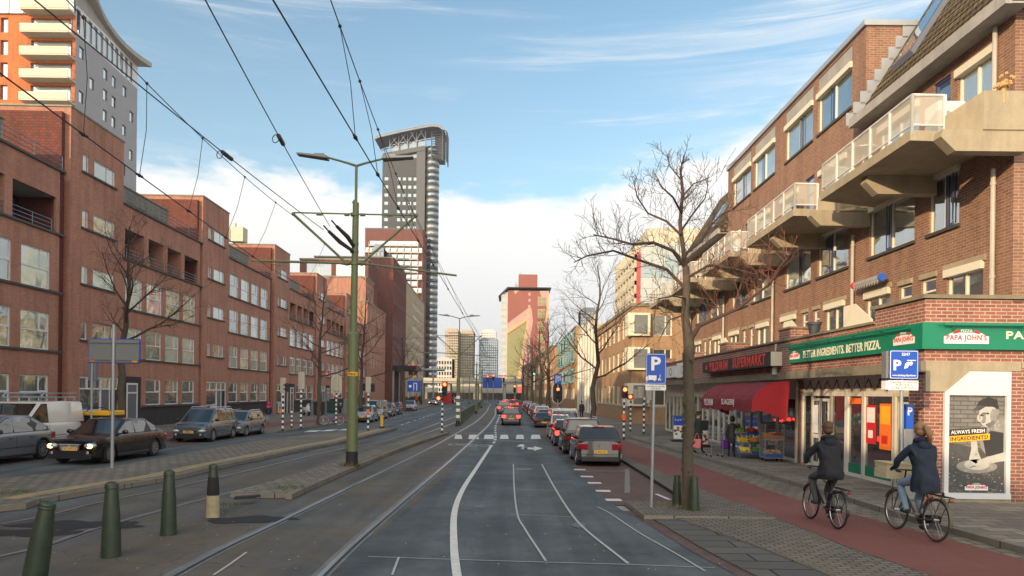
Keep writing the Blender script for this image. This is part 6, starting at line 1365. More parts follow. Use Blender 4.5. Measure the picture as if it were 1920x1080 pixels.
def crown_limbs(mb, base_, hgt, rad, r0, rnd, n=11, maxlv=3, lean=(0, 0), dens=1.):
    """leader with limbs"""
    lead = [base_]; p = base_.copy(); N_ = 7
    for i in range(N_): p = p + Vector((rnd.gauss(lean[0]*.1, .07), rnd.gauss(lean[1]*.1, .07), hgt/N_)); lead.append(p.copy())
    mb.tube(lead, [r0*(1-.86*i/N_)+.006 for i in range(N_+1)], 8, cap=False)
    for j in range(n):
        t = (j+.3*rnd.random())/n*.92; i = min(N_-1, int(t*N_)); q = lead[i].lerp(lead[i+1], t*N_-i); a = 2.4*j+rnd.uniform(-.4, .4)
        e = radians(rnd.uniform(10, 40) + 25*t); d = Vector((cos(a)*cos(e), sin(a)*cos(e), sin(e)))
        grow(mb, q, d, rad*(1.05-.62*t)*rnd.uniform(.8, 1.15), r0*(1-.8*t)*.5, 1, rnd, maxlv, .35, 6, dens)
def tree(x, y, z0, H_, R_, r0, fork, seed, label, n=11, maxlv=3, dens=1.):
    rnd = random.Random(seed); T = thing('street_tree', label, 'tree', (x, y, z0), 0, 'bare street trees'); m = MB(); pts = [Vector((0, 0, -.05))]; rr = [r0*1.35]
    for i in range(1, 7): t = i/6; pts.append(Vector((rnd.gauss(0, .03)*min(1, i), rnd.gauss(0, .03), fork*t))); rr.append(r0*(1.1-.35*t))
    m.tube(pts, rr, 12, cap=True); autosmooth(m.build('trunk', M_['bark'], T), 60); c = MB(); crown_limbs(c, pts[-1]-Vector((0, 0, .03)), H_-fork, R_, r0*.74, rnd, n, maxlv, dens=dens); c.build('crown', M_['twig'], T); return T
x, y = at(228, 700, 31)[:2]; tree(x, y, .1, 9.2, 3.4, .16, 4.2, 11, 'bare street tree behind the black saloon', 12, dens=1.1)
x, y = g(598, 796, .12); tree(x, y, .12, 9.4, 3.3, .15, 3.0, 21, 'bare street tree beside the scooters', 12)
x, y = g(676, 788, .12); tree(x, y, .12, 9.6, 3.6, .16, 3.1, 32, 'bare forked street tree just right of the tall tram pole', 12)
x, y = g(757, 770, .12); tree(x, y, .12, 8.6, 4, .2, 3.5, 43, 'bare street tree in front of the maroon brick block', 9, dens=.8)
tree(X(1113, 37), 37, .09, 8.9, 3.7, .15, 3.0, 54, 'bare street tree behind the row of parked cars', 13, dens=1.1)
tree(X(1029, 62), 62, .09, 8.8, 4, .2, 3.2, 65, 'bare street tree rising over the parked cars farther along', 11)
tree(X(1014, 80), 80, .09, 9.6, 4.2, .22, 3.4, 76, 'slender bare tree left of the oval traffic light board', 11, dens=.8); tree(X(998, 100), 100, .09, 10, 4.4, .25, 3.6, 87, 'bare tree before the painted tower block, nearest its corner', 10, dens=.7)
tree(X(988, 125), 125, .09, 10.5, 4.5, .28, 3.6, 98, 'bare tree before the painted tower block, farther one', 10, dens=.7); tree(X(981, 150), 150, .09, 10.5, 4.5, .3, 3.6, 99, 'farthest bare tree under the painted gable', 9, dens=.6)
# the big tree on the right: limbs as in the photograph
T = thing('street_tree', 'big bare tree with mossy trunk between two green bollards', 'tree', (*g(1289, 955, .07), .06), 0, 'bare street trees'); bx_, by_ = T.location.x, T.location.y
def L3(px_, py_, dy=0.): p = at(px_, py_, by_+dy); return Vector((p[0]-bx_, p[1]-by_, p[2]-.06))
m = MB(); m.tube([Vector((0, 0, -.05)), L3(1290, 930), L3(1289, 850), L3(1293, 770), L3(1290, 700), L3(1292, 650), L3(1290, 628)], [.145, .115, .105, .10, .10, .108, .10], 14)
m.tube([L3(1291, 640), L3(1284, 590), L3(1288, 540), L3(1286, 500)], [.10, .08, .075, .07], 12); rnd = random.Random(2)
for _ in range(26):
    z = rnd.uniform(.3, 3.2); a = rnd.uniform(0, 6.28); m.ball((.095*cos(a), .095*sin(a), z), rnd.uniform(.02, .045), 7, 5)
autosmooth(m.build('trunk', M_['bark'], T), 60)
ms = MB()
for _ in range(40): z = rnd.uniform(.2, 3.4); a = rnd.uniform(2.4, 5.0); ms.ball((.098*cos(a), .098*sin(a), z), (rnd.uniform(.015, .05), .012, rnd.uniform(.03, .12)), 7, 5)
ms.build('moss', M_['moss'], T)['kind'] = 'stuff'
c = MB(); rd = MB(); rnd = random.Random(7)
limbs = [([(1286, 505, 0), (1275, 420, .1), (1280, 360, .2), (1276, 320, .2), (1283, 290, .2)], .065), ([(1284, 500, 0), (1262, 470, -.3), (1225, 455, -.5), (1185, 458, -.7), (1150, 448, -.8), (1112, 440, -.8)], .055),
         ([(1284, 540, 0), (1250, 505, .4), (1205, 490, .7), (1150, 470, .9), (1100, 480, 1.0), (1076, 492, 1.0)], .05), ([(1276, 440, 0), (1250, 415, .5), (1215, 400, .8), (1195, 370, .9), (1188, 340, .9)], .035), ([(1278, 400, 0), (1262, 370, -.4), (1240, 350, -.6), (1228, 325, -.6)], .03),
         ([(1280, 480, 0), (1312, 455, .4), (1335, 420, .6), (1355, 400, .7), (1372, 395, .7)], .04), ([(1278, 370, 0), (1300, 345, .3), (1325, 335, .4)], .022), ([(1279, 340, 0), (1255, 310, .2), (1252, 292, .2)], .018), ([(1288, 560, 0), (1262, 555, -.5), (1235, 560, -.9), (1225, 600, -1.1)], .022),
         ([(1290, 520, 0), (1330, 497, -.3), (1370, 502, -.6), (1400, 510, -.9), (1420, 515, -1)], .04), ([(1284, 590, .0), (1255, 600, .4), (1235, 640, .6)], .018), ([(1279, 430, 0), (1300, 400, -.5), (1322, 372, -.9), (1328, 345, -1)], .025)]
for pts, r in limbs:
    P_ = [L3(a, b, d) for a, b, d in pts]; n = len(P_); c.tube(P_, [.68*r*(1-.8*i/(n-1))+.004 for i in range(n)], 8, cap=False)
    for i in range(1, n):
        for _ in range(6 if r > .03 else 4):
            t = rnd.random(); q = P_[i-1].lerp(P_[i], t); dd = (P_[i]-P_[i-1]).normalized(); s = Matrix.Rotation(rnd.uniform(0, 6.28), 3, dd) @ dd.orthogonal().normalized(); nd = dd*.6+s*.8+Vector((0, 0, .3))
            grow(c, q, nd, rnd.uniform(.3, .75)*(.6 if q.z > 6.2 else 1), max(.005, r*.16), 2, rnd, 3, .4, 5, .9)
R1 = [L3(*q) for q in [(1292, 640, 0), (1312, 610, -.1), (1340, 598, -.3), (1385, 578, -.5), (1420, 550, -.7), (1445, 532, -.8), (1462, 500, -.8), (1480, 478, -.8)]]; c.tube(R1, [.06, .045, .036, .03, .024, .018, .012, .008], 8, cap=False)
for i in range(2, 8):
    for _ in range(4):
        q = R1[i-1].lerp(R1[i], rnd.random()); nd = Vector((rnd.uniform(-.6, .5), rnd.uniform(-.6, .6), rnd.uniform(.2, 1))); grow(rd if i > 2 else c, q, nd, rnd.uniform(.3, 1.0), .008, 2, rnd, 3, .5, 5, .9)
for _ in range(14): q = L3(rnd.uniform(1290, 1400), rnd.uniform(495, 530), rnd.uniform(-.8, .3)); grow(rd, q, Vector((rnd.uniform(-.6, .7), rnd.uniform(-.5, .5), rnd.uniform(-.5, .9))), rnd.uniform(.25, .6), .006, 2, rnd, 3, .2, 4, .9)
c.build('crown', M_['twig'], T); rd.build('red_shoots', M_['twig_red'], T)
# tufts of weeds at posts and kerbs
def tuft(x, y, z, lb, n=60, r=.18, h=.1, seed=0, m='grass'):
    rnd = random.Random(seed); q = MB()
    for _ in range(n):
        a, d = rnd.uniform(0, 6.28), r*sqrt(rnd.random()); px_, py_ = x+d*cos(a), y+d*sin(a); b = rnd.uniform(0, 3.1); w_ = .008; hh = h*rnd.uniform(.4, 1.1); dx, dy = rnd.uniform(-.05, .05), rnd.uniform(-.05, .05)
        q.poly([(px_-w_*cos(b), py_-w_*sin(b), z), (px_+w_*cos(b), py_+w_*sin(b), z), (px_+dx, py_+dy, z+hh)])
    return tag(q.build('weeds', M_[m]), lb, 'weeds', kind='stuff')
P('dry_grass', (.20, .15, .06), .95, var=.5, vs=12)
tuft(bx_+.05, by_-.12, .07, 'weeds round the foot of the big street tree', 160, .32, .07, 1); tuft(PX, PY-.1, .12, 'dry weeds round the foot of the tall tram pole', 160, .38, .16, 2, 'dry_grass')
for i, (a, b, lb) in enumerate(((543, 915, 'weeds growing through the island slabs'), (712, 855, 'weed clump farther along the central island'), (30, 923, 'dry weeds at the near end of the long median'), (1255, 948, 'weeds by the left small bollard'), (420, 948, 'weeds at the rounded tip of the island'))): x, y = g(a, b, .12); tuft(x, y, .12, lb, 130, .35, .07, 5+i, 'grass' if i % 2 == 0 else 'dry_grass')
# ------------------------------------------------------------------ vehicles
def interp(pts, x):
    if x <= pts[0][0]: return pts[0][1]
    for (a, b), (c, d) in zip(pts[:-1], pts[1:]):
        if x <= c: t = (x-a)/(c-a); t = t*t*(3-2*t)*.35+t*.65; return b+(d-b)*t
    return pts[-1][1]
P('grille_bright', (.62, .63, .64), .25, .3, var=0); P('tyre', (.015, .015, .016), .8, var=.2); P('rim', (.42, .43, .44), .3, .8, var=.1); P('trim_black', (.018, .018, .02), .45, var=0); P('plate_yellow', (.90, .50, .02), .45, var=0); P('plate_blue', (.02, .08, .5), .45, var=0)
P('lens_clear', (.55, .57, .58), .08, .3, var=0, coat=1); P('lens_red', (.26, .008, .010), .12, var=0, coat=1); P('underbody', (.01, .01, .01), .9, var=0)
WHEEL = {}
def wheel_mesh(r, w_):
    k = (r, w_)
    if k not in WHEEL:
        R90 = Matrix.Rotation(pi/2, 4, 'Y')
        t = MB().lathe([(r*.66, -w_/2), (r*.93, -w_/2), (r, -w_*.36), (r, w_*.36), (r*.93, w_/2), (r*.66, w_/2)], n=28, M=R90, cap=False)
        t = t.mesh('tyre', M_['tyre'], True)
        q = MB(); q.lathe([(r*.66, w_*.5), (r*.62, w_*.47), (r*.60, w_*.30), (.001, w_*.26)], n=24, mi=1, M=R90, cap=False); q.lathe([(r*.67, w_*.505), (r*.61, w_*.505), (r*.60, w_*.42)], n=24, M=R90, cap=False)
        for i in range(10):
            a = 2*pi*i/10; M = Matrix.Rotation(a, 4, 'X'); q.box(w_*.36, w_*.47, -.022, .022, r*.1, r*.63, 0, M)
        q.lathe([(r*.16, w_*.3), (r*.15, w_*.5), (.001, w_*.52)], n=12, M=R90)
        for i in range(len(q.v)):
            pass
        WHEEL[k] = (t, q.mesh('rim', [M_['rim'], M_['trim_black']]))
    return WHEEL[k]
def car(label, kindname, x, y, rz, s, L, W, Hh, paint, hood, cab, belt=.92, wb=2.6, fr=.85, wr=.315, cat='car', lights='off', grp='cars along the street', plate='', roofw=.74, beltw=.93, grille='slot', panel=False, rails=False, pillars=(.5,), rear='hatch', trimlow=True, z=0., clear=.2, headlit=False, detail=True, boxy=0.):
    """local +y is the nose. hood = [(y fraction -1..1, height)], cab = (rear glass base y, roof rear y, roof front y, screen base y) in metres from centre"""
    T = thing(kindname, label, cat, (x, y, z), rz, grp); T.scale = (s, s, s)
    h2, w2 = L/2, W/2; yf, yr = h2-fr, h2-fr-wb; aR = wr+.055
    ys = sorted({*[ -h2 + L*i/26 for i in range(27)], *[q + aR*t for q in (yf, yr) for t in (-1.001, -.98, -.85, -.6, -.3, 0, .3, .6, .85, .98, 1.001)], -h2+.03, h2-.03, -h2+.1, h2-.1})
    m = MB(); rings = []
    for yy in ys:
        t = abs(yy)/h2; e = max(0, (t-.62)/.38); wd = w2*(1-(.16-.08*boxy)*e**2.4); zl = clear + .07*max(0, (t-.88)/.12); top = interp(hood, yy/h2); bl = min(belt, top-.03)
        e2 = max(0, (t-.94)/.06); 
        za = 0
        for q in (yf, yr):
            d = abs(yy-q)
            if d < aR: za = max(za, wr + sqrt(aR*aR-d*d))
        lo = max(zl, za); mid = max(lo+.02, .52 if True else 0); mid = min(mid, bl-.05)
        r_ = [(0, max(zl, min(za, .5))), (wd*.90, lo), (wd*.99, lo+.008), (wd*(1.0), mid), (wd*.995, bl-.10 if bl-.10 > mid else mid+.01), (wd*.955, bl), (wd*.80, top-.005), (wd*.40, top+.018), (0, top+.022)]
        if e2 > 0: r_ = [(a*(1-.05*e2), b if j > 0 else b) for j, (a, b) in enumerate(r_)]
        sgn = 1 if yy > 0 else -1; eb = max(0, (t-.80)/.20)**1.5; fy = lambda a, b: yy - sgn*eb*(.10*(a/max(wd, .01))**2 + .05*max(0, (b-.55)/.4))
        rings.append([(a, fy(a, b), b) for a, b in r_] + [(-a, fy(a, b), b) for a, b in r_[1:-1]][::-1])
    n = len(rings[0]); vs = [p for R_ in rings for p in R_]; fs = []
    for i in range(len(rings)-1):
        for k in range(n): fs.append([i*n+k, (i+1)*n+k, (i+1)*n+(k+1) % n, i*n+(k+1) % n])
    fs.append(list(range(n))[::-1]); fs.append([(len(rings)-1)*n+k for k in range(n)]); m.add(vs, fs)
    body = autosmooth(m.build('body', M_[paint], T), 32)
    # dark bumper lowers, sills, inner block
    u = MB(); u.box(-w2*.72, w2*.72, -h2+.25, h2-.25, clear-.02, belt-.12); u.build('chassis', M_['underbody'], T)
    if trimlow:
        q = MB()
        for sg in (-1, 1): q.box(*sorted((sg*w2*.90, sg*w2*1.005)), yr+aR+.01, yf-aR-.01, clear-.01, clear+.10)
        q.box(-w2*.82, w2*.82, h2-.06, h2+.012, clear+.0, clear+.16); q.box(-w2*.82, w2*.82, -h2-.012, -h2+.06, clear+.0, clear+.18); bev(q.build('lower_trim', M_['trim_black'], T), .02)
    for sg in (-1, 1):           # arch lips
        for qy in (yf, yr):
            a_ = MB(); K = 14
            for i in range(K):
                a0, a1 = pi*i/K, pi*(i+1)/K
                p = lambda a, R_, xx: (sg*xx, qy+R_*cos(a), wr+R_*sin(a))
                a_.add([p(a0, aR-.005, w2*1.004), p(a1, aR-.005, w2*1.004), p(a1, aR+.03, w2*1.0), p(a0, aR+.03, w2*1.0), p(a0, aR-.005, w2*.8), p(a1, aR-.005, w2*.8)], [[0, 1, 2, 3], [0, 4, 5, 1]])
            a_.build('arch_lip', M_['trim_black' if boxy < .5 and kindname == 'crossover' else paint], T)
    # greenhouse
    y0, y1, y2, y3 = cab; wb_, wr_ = w2*beltw, w2*roofw; zb0 = interp(hood, y0/h2)-.02; zb3 = interp(hood, y3/h2)-.02; zr = Hh
    def G(y_, w_, z_): return [(-w_, y_, z_), (w_, y_, z_)]
    P0, P3, R1_, R2_ = G(y0, wb_, zb0), G(y3, wb_*.97, zb3), G(y1, wr_, zr-.03), G(y2, wr_, zr-.02); Rm = G((y1+y2)/2, wr_*1.02, zr+.0)
    zs_ = belt-.02; S1, S2, Sm = G(y1, wb_, zs_), G(y2, wb_, zs_), G((y1+y2)/2, wb_, zs_)
    vs = P0+P3+R1_+R2_+Rm+S1+S2+Sm; g_ = MB()
    g_.add(vs, [[0, 1, 5, 4], [4, 5, 9, 8], [8, 9, 7, 6], [6, 7, 3, 2], [0, 4, 10], [1, 11, 5], [4, 8, 14, 10], [5, 11, 15, 9], [8, 6, 12, 14], [9, 15, 13, 7], [6, 2, 12], [7, 13, 3]])
    cabin = bev(g_.build('cabin', M_[paint], T), .045, 3); cabin.modifiers['bevel'].angle_limit = radians(20)
    for p_ in cabin.data.polygons: p_.use_smooth = True
    if kindname != 'van' or True:
        cabin.data.materials.append(M_[paint])
    def quad(a, b, c, d, ins, nm, lift=.007, par=cabin, mat='car_glass'):
        a, b, c, d = map(Vector, (a, b, c, d)); ce = (a+b+c+d)/4; nn = (c-a).cross(d-b).normalized()
        if nn.dot(ce-Vector((0, 0, .6))) < 0: nn = -nn
        l_, r_, b_, t_ = ins; P_ = lambda s_, t: (a.lerp(b, s_)).lerp(d.lerp(c, s_), t)+nn*lift
        q = MB(); q.poly([P_(l_, b_), P_(1-r_, b_), P_(1-r_, 1-t_), P_(l_, 1-t_)]); q.build(nm, M_[mat], par)
    quad(P3[0], P3[1], R2_[1], R2_[0], (.07, .07, .05, .09), 'windscreen')
    quad(P0[1], P0[0], R1_[0], R1_[1], (.06, .06, .20 if rear == 'hatch' else .06, .10), 'rear_window')
    for sg in (0, 1):
        X_s = lambda yy, t, zz=None: None
        def SP(yy, t):           # point on the side glass, t from belt to roof
            if yy > y2: f = (y3-yy)/(y3-y2); top = Vector(P3[sg]).lerp(Vector(R2_[sg]), f); bt = Vector(P3[sg]).lerp(Vector(S2[sg]), f)
            elif yy < y1: f = (yy-y0)/(y1-y0); top = Vector(P0[sg]).lerp(Vector(R1_[sg]), f); bt = Vector(P0[sg]).lerp(Vector(S1[sg]), f)
            else: f = (yy-y1)/(y2-y1); top = Vector(R1_[sg]).lerp(Vector(R2_[sg]), f); bt = Vector(S1[sg]).lerp(Vector(S2[sg]), f)
            return bt.lerp(top, t) + Vector(((1 if sg else -1)*.012, 0, .004))
        edges = [y3-.16] + [y0+(y3-y0)*p for p in sorted(pillars, reverse=True)] + [y0+.22]
        if panel: edges = edges[:2]
        q = MB(); kk = 16; ea, eb_ = edges[0]+.05, edges[-1]-.05; ys_ = [ea+(eb_-ea)*i/kk for i in range(kk+1)]
        sh_ = Vector(((-1 if sg else 1)*.006, 0, 0)); q.poly([SP(yy, .03)+sh_ for yy in ys_]+[SP(yy, .91)+sh_ for yy in ys_][::-1]); q.build('window_seal', M_['trim_black'], cabin)
        for a, b in zip(edges[:-1], edges[1:]):
            a2, b2 = a-.035, b+.035; kk = 8; pts_t = []; pts_b = []
            for i in range(kk+1):
                yy = a2+(b2-a2)*i/kk; pts_b.append(SP(yy, .07 if zb0 > 0 else 0)); pts_t.append(SP(yy, .86))
            q = MB(); q.poly(pts_b+pts_t[::-1]); q.build('side_window', M_['car_glass'], cabin)
        mi_ = MB(); mx_ = (1 if sg else -1)*(w2+.10); mi_.ball((mx_, y3-.28, belt+.08), (.11, .07, .075), 12, 8); mi_.tube([((1 if sg else -1)*w2*.92, y3-.25, belt+.03), (mx_, y3-.27, belt+.04)], .02, 6); mi_.build('mirror', M_['trim_black' if paint != 'paint_black' else paint], T, smooth=True)
        q = MB(); sx = (1 if sg else -1)
        for yy in edges[1:]:
            if yy > y0+.3: q.box(*sorted((sx*w2*.96, sx*(w2*1.0015))), yy-.05-.004, yy-.05+.004, .45, belt-.11)
        for yy in edges[:-1]: q.box(*sorted((sx*w2*.985, sx*(w2*1.0+.02))), yy-.85 if yy-.85 > y0 else y0+.1, (yy-.85 if yy-.85 > y0 else y0+.1)+.16, belt-.17, belt-.145)
        q.box(*sorted((sx*w2*.985, sx*(w2*1.003))), yr+aR+.03, yf-aR-.03, .50, .525); q.build('door_trim', M_['trim_black'], T)
    # wheels
    tm, rm = wheel_mesh(wr, .2)
    for sg in (-1, 1):
        for qy in (yf, yr):
            o = inst('wheel', tm, T, (sg*(w2-.115), qy, wr), 0 if sg > 0 else pi); inst('rim', rm, o)
    # nose
    zt = interp(hood, 1.0); f_ = MB(); zg = zt-.18
    if grille == 'chrome':
        f_.prism([(-.30, zg-.09), (.30, zg-.09), (.36, zg+.07), (.30, zg+.10), (-.30, zg+.10), (-.36, zg+.07)], h2-.02, h2+.022, 'y', 1)
        for i in range(4): f_.box(-.31, .31, h2+.012, h2+.035, zg-.065+i*.045, zg-.05+i*.045, 0)
        f_.box(-.012, .012, h2+.012, h2+.037, zg-.08, zg+.09, 0); f_.box(-.36, .36, h2, h2+.03, zg+.09, zg+.105, 0)
    else:
        f_.box(-.36, .36, h2-.03, h2+.012, zg-.05, zg+.06, 1); f_.box(-.36, .36, h2, h2+.02, zg-.06, zg-.045, 0); f_.lathe([(.075, 0), (.075, .012)], (0, h2+.03, zg), 14, 0, Matrix.Rotation(pi/2, 4, 'X'))
    f_.box(-.55, .55, h2-.05, h2+.014, clear+.14, clear+.26, 1); f_.build('grille', [M_['grille_bright'], M_['trim_black']], T)
    for sg in (-1, 1):
        q = MB(); q.ball((sg*w2*.70, h2-.10, zt-.13), (.19, .13, .085), 14, 8, M=Matrix.Rotation(-sg*.35, 4, 'Z')); ho = q.build('headlight', M_['lens_clear'], T, smooth=True)
        if headlit: q = MB(); q.ball((sg*w2*.74, h2-.005, zt-.14), (.11, .035, .075), 12, 8); q.build('bulb', M_['head_on'], ho, smooth=True)
        q = MB(); q.lathe([(.055, 0), (.05, .015)], (sg*w2*.66, h2-.01, clear+.2), 12, 0, Matrix.Rotation(-pi/2, 4, 'X')); q.build('fog_lamp', M_['lens_clear'], T)
        # rear lamps wrap round the corner
        zr_ = interp(hood, -1.0); q = MB(); lz = (zr_-.30, zr_-.06) if kindname != 'van' else (.72, 1.12); lw = .30 if kindname != 'van' else .13
        q.box(*sorted((sg*(w2*.84-lw*.9), sg*w2*.66)), -h2+.012, -h2+.14, *lz); q.box(*sorted((sg*w2*.62, sg*w2*.88)), -h2+.045, -h2+.18, *lz); q.box(*sorted((sg*w2*.80, sg*w2*.94)), -h2+.085, -h2+.30, *lz)
        bev(q.build('tail_light', M_['tail_on' if lights == 'on' else 'lens_red'], T), .03)
    if rear != 'none':
        zr_ = interp(hood, -1.0); q = MB(); zp = max(clear+.26, zr_-.42); q.box(-.26, .26, -h2-.022, -h2+.02, zp, zp+.11, 0); q.box(-.26, -.22, -h2-.024, -h2-.0221, zp, zp+.11, 1); po_ = q.build('licence_plate', [M_['plate_yellow'], M_['plate_blue']], T)
        if plate and rear != 'frontplate': letters(plate, .40, .07, M_['ink1'], po_, face(.02, -h2-.026, zp+.055), bold=.01, ext=.001)
        q = MB(); q.box(-.26, .26, h2+.0, h2+.03, clear+.27, clear+.38, 0); q.box(.22, .26, h2+.03, h2+.032, clear+.27, clear+.38, 1); po_ = q.build('licence_plate', [M_['plate_yellow'], M_['plate_blue']], T)
        if plate and rear == 'frontplate': letters(plate, .40, .07, M_['ink1'], po_, face(-.02, h2+.034, clear+.325, pi), bold=.01, ext=.001)
        q = MB(); q.box(-w2*.82, w2*.82, -h2-.014, -h2+.02, zr_-.47 if zr_ > .9 else .55, (zr_-.47 if zr_ > .9 else .55)+.012); q.lathe([(.045, 0), (.045, .01)], (0, -h2-.02, zr_-.14), 12, 1, Matrix.Rotation(pi/2, 4, 'X')); q.build('boot_line', [M_['trim_black'], M_['chrome']], T)
    if rear == 'hatch': q = MB(); q.box(-.22, .22, y1-.06, y1-.02, zr-.05, zr-.015); q.build('high_brake_light', M_['tail_on' if lights == 'on' else 'lens_red'], T)
    if rails:
        for sg in (-1, 1): MB().tube([(sg*wr_*.94, y1+.05, zr-.01), (sg*wr_*.94, y1+.2, zr+.05), (sg*wr_*.94, y2-.2, zr+.05), (sg*wr_*.94, y2-.05, zr-.01)], .018, 6).build('roof_rail', M_['chrome'], T)
    return T
for nm, c in (('paint_grey', (.055, .054, .052)), ('paint_black', (.006, .006, .008)), ('paint_steel', (.10, .125, .15)), ('paint_silver', (.38, .41, .45)), ('paint_white', (.62, .62, .60)), ('paint_beige', (.46, .43, .37)), ('paint_blue', (.02, .035, .07)), ('paint_mid', (.16, .17, .19)), ('paint_dark', (.03, .032, .036)), ('paint_red', (.3, .02, .02))):
    P(nm, c, .26, .3 if nm in ('paint_grey', 'paint_steel', 'paint_silver', 'paint_mid') else 0, var=.04, coat=.6 if nm in ('paint_black', 'paint_dark') else 1)
hatch = dict(hood=[(-1, .92), (-.9, .95), (-.5, .95), (.35, .98), (.72, .88), (.93, .74), (1, .66)], cab=(-1.86, -1.35, .25, 1.12), L=3.97, W=1.68, Hh=1.46, wb=2.47, fr=.82, wr=.305)
mpv = dict(hood=[(-1, 1.0), (-.9, 1.02), (.35, 1.05), (.75, .95), (.94, .82), (1, .70)], cab=(-2.1, -1.75, .45, 1.42), L=4.41, W=1.79, Hh=1.66, belt=1.0, wb=2.68, fr=.9, wr=.32, pillars=(.72, .42, .2), rails=True)
saloon = dict(hood=[(-1, .86), (-.93, .97), (-.72, 1.0), (-.4, .95), (.28, .97), (.72, .89), (.95, .81), (1, .75)], cab=(-1.62, -.92, .32, 1.12), L=4.53, W=1.73, Hh=1.43, wb=2.715, fr=.80, wr=.315, pillars=(.80-.22, .27), rear='frontplate')
estate = dict(hood=[(-1, .94), (-.9, .97), (.3, .98), (.72, .88), (.93, .74), (1, .66)], cab=(-1.98, -1.7, .3, 1.2), L=4.26, W=1.73, Hh=1.48, wb=2.6, fr=.84, wr=.31, pillars=(.7, .42, .2), rails=True)
suv = dict(hood=[(-1, 1.0), (-.9, 1.03), (.35, 1.06), (.75, .98), (.94, .86), (1, .76)], cab=(-1.98, -1.7, .3, 1.2), L=4.3, W=1.82, Hh=1.68, belt=1.0, wb=2.62, fr=.86, wr=.34, pillars=(.7, .42, .2), rails=True)
cross = dict(hood=[(-1, 1.0), (-.93, 1.08), (-.6, 1.04), (.3, 1.0), (.7, .94), (.93, .84), (1, .72)], cab=(-1.85, -1.0, .25, 1.2), L=4.36, W=1.8, Hh=1.55, belt=.98, wb=2.64, fr=.9, wr=.345, pillars=(.62, .30))
van = dict(hood=[(-1, 1.02), (.4, 1.04), (.66, 1.02), (.92, .86), (1, .72)], cab=(-2.18, -2.08, .55, 1.5), L=4.42, W=1.83, Hh=1.84, belt=1.02, wb=2.66, fr=.88, wr=.315, roofw=.86, beltw=.96, pillars=(.66,), panel=True, boxy=1.)
bigvan = dict(hood=[(-1, 1.05), (.55, 1.08), (.8, 1.0), (1, .74)], cab=(-2.33, -2.25, 1.2, 1.95), L=4.7, W=1.84, Hh=1.94, belt=1.05, wb=2.92, fr=.9, wr=.32, roofw=.86, beltw=.96, pillars=(.75, .4), boxy=1.)
G1 = 'cars parked beside the road on the right'; G2 = 'cars on the left road'
car('grey hatchback with lit red tail lamps at the front end of the parked row', 'hatchback', 2.80, 24.4, 0, .87, paint='paint_grey', lights='off', grp=G1, plate='K-469-HV', **hatch)
car('dark car with roof rails parked directly ahead of the grey hatchback', 'crossover', 2.70, 28.6, 0, .82, paint='paint_dark', grp=G1, lights='off', **{**suv})
car('small black car with silvery roof parked ahead of the dark railed car', 'hatchback', 2.52, 32.6, 0, .80, paint='paint_blue', grp=G1, lights='on', **hatch)
bv = car('beige van with two tall pale rear windows parked in the row', 'van', 2.62, 37.3, 0, .80, paint='paint_beige', grp=G1, cat='van', rear='plain', **{k: v for k, v in bigvan.items()})
q = MB(); q.box(-.76, -.04, -2.365, -2.35, 1.12, 1.72); q.box(.04, .76, -2.365, -2.35, 1.12, 1.72); q.build('rear_window', M_['pane_sky'], bv)
car('dark blue saloon with blue disc parked beyond the beige van', 'saloon', 2.15, 49.5, 0, .72, paint='paint_dark', grp=G1, **{**saloon, 'rear': 'plain'})
rowc = [('paint_silver', hatch, 'silver hatchback behind the dark saloon in the parked row'), ('paint_white', mpv, 'pale people carrier seventh in the parked row'), ('paint_dark', suv, 'dark tall car eighth in the parked row'), ('paint_mid', hatch, 'mid grey hatchback ninth in the parked row'), ('paint_white', hatch, 'white hatchback tenth in the parked row'), ('paint_dark', saloon, 'dark saloon eleventh in the parked row'), ('paint_silver', estate, 'silver estate twelfth in the parked row'), ('paint_red', hatch, 'dull red hatchback thirteenth in the parked row'), ('paint_mid', mpv, 'grey people carrier last but one in the parked row'), ('paint_white', hatch, 'white car at the far end of the parked row')]
Yc = 54.5
for pnt, sp_, lb in rowc:
    car(lb, 'parked_car', interp([(40, 2.4), (60, 2.35), (111, 2.0), (172, -.5)], Yc)+.1, Yc, .0 if Yc < 100 else .03, .78, paint=pnt, grp=G1, **{**sp_, 'rear': 'plain'}); Yc += 5.0 if Yc < 80 else 6.5
car('black people carrier driving away with red tail lamps past the crossing', 'moving_car', X(959, 51), 52.5, 0, .78, paint='paint_black', lights='on', grp='cars driving away', plate='', **{**mpv, 'rails': False})
car('red-lit car queuing just ahead of the black people carrier', 'moving_car', X(945, 78), 80, .02, .85, paint='paint_dark', lights='on', grp='cars driving away', **suv)
car('car stopped at the far lights, left of two', 'moving_car', X(950, 105), 107, .02, .9, paint='paint_mid', lights='on', grp='cars driving away', **hatch); car('car stopped at the far lights, right of two', 'moving_car', X(963, 110), 112, .02, .9, paint='paint_red', lights='on', grp='cars driving away', **hatch)
car('black saloon with lit headlamps and chrome grille driving towards the camera', 'saloon', -13.0, 23.45, pi+radians(-2.5), .93, paint='paint_black', grille='chrome', headlit=True, grp=G2, plate='JL-891-J', **saloon)
car('metallic grey crossover with red rear lamp at the left edge', 'crossover', -15.75, 21.7, pi, .93, paint='paint_mid', grp=G2, **cross)
wv_ = car('white panel van with roof rack by the brick row', 'van', -18.1, 27.0, pi+radians(1), .97, paint='paint_white', cat='van', grp=G2, **van)
rk = MB()
for sg in (-1, 1): rk.tube([(sg*.72, -1.9, 2.0), (sg*.72, -1.8, 2.14), (sg*.72, .3, 2.14), (sg*.72, .45, 2.0)], .03, 6); rk.tube([(sg*.72, -1.9, 1.98), (sg*.72, .5, 1.98)], .03, 6)
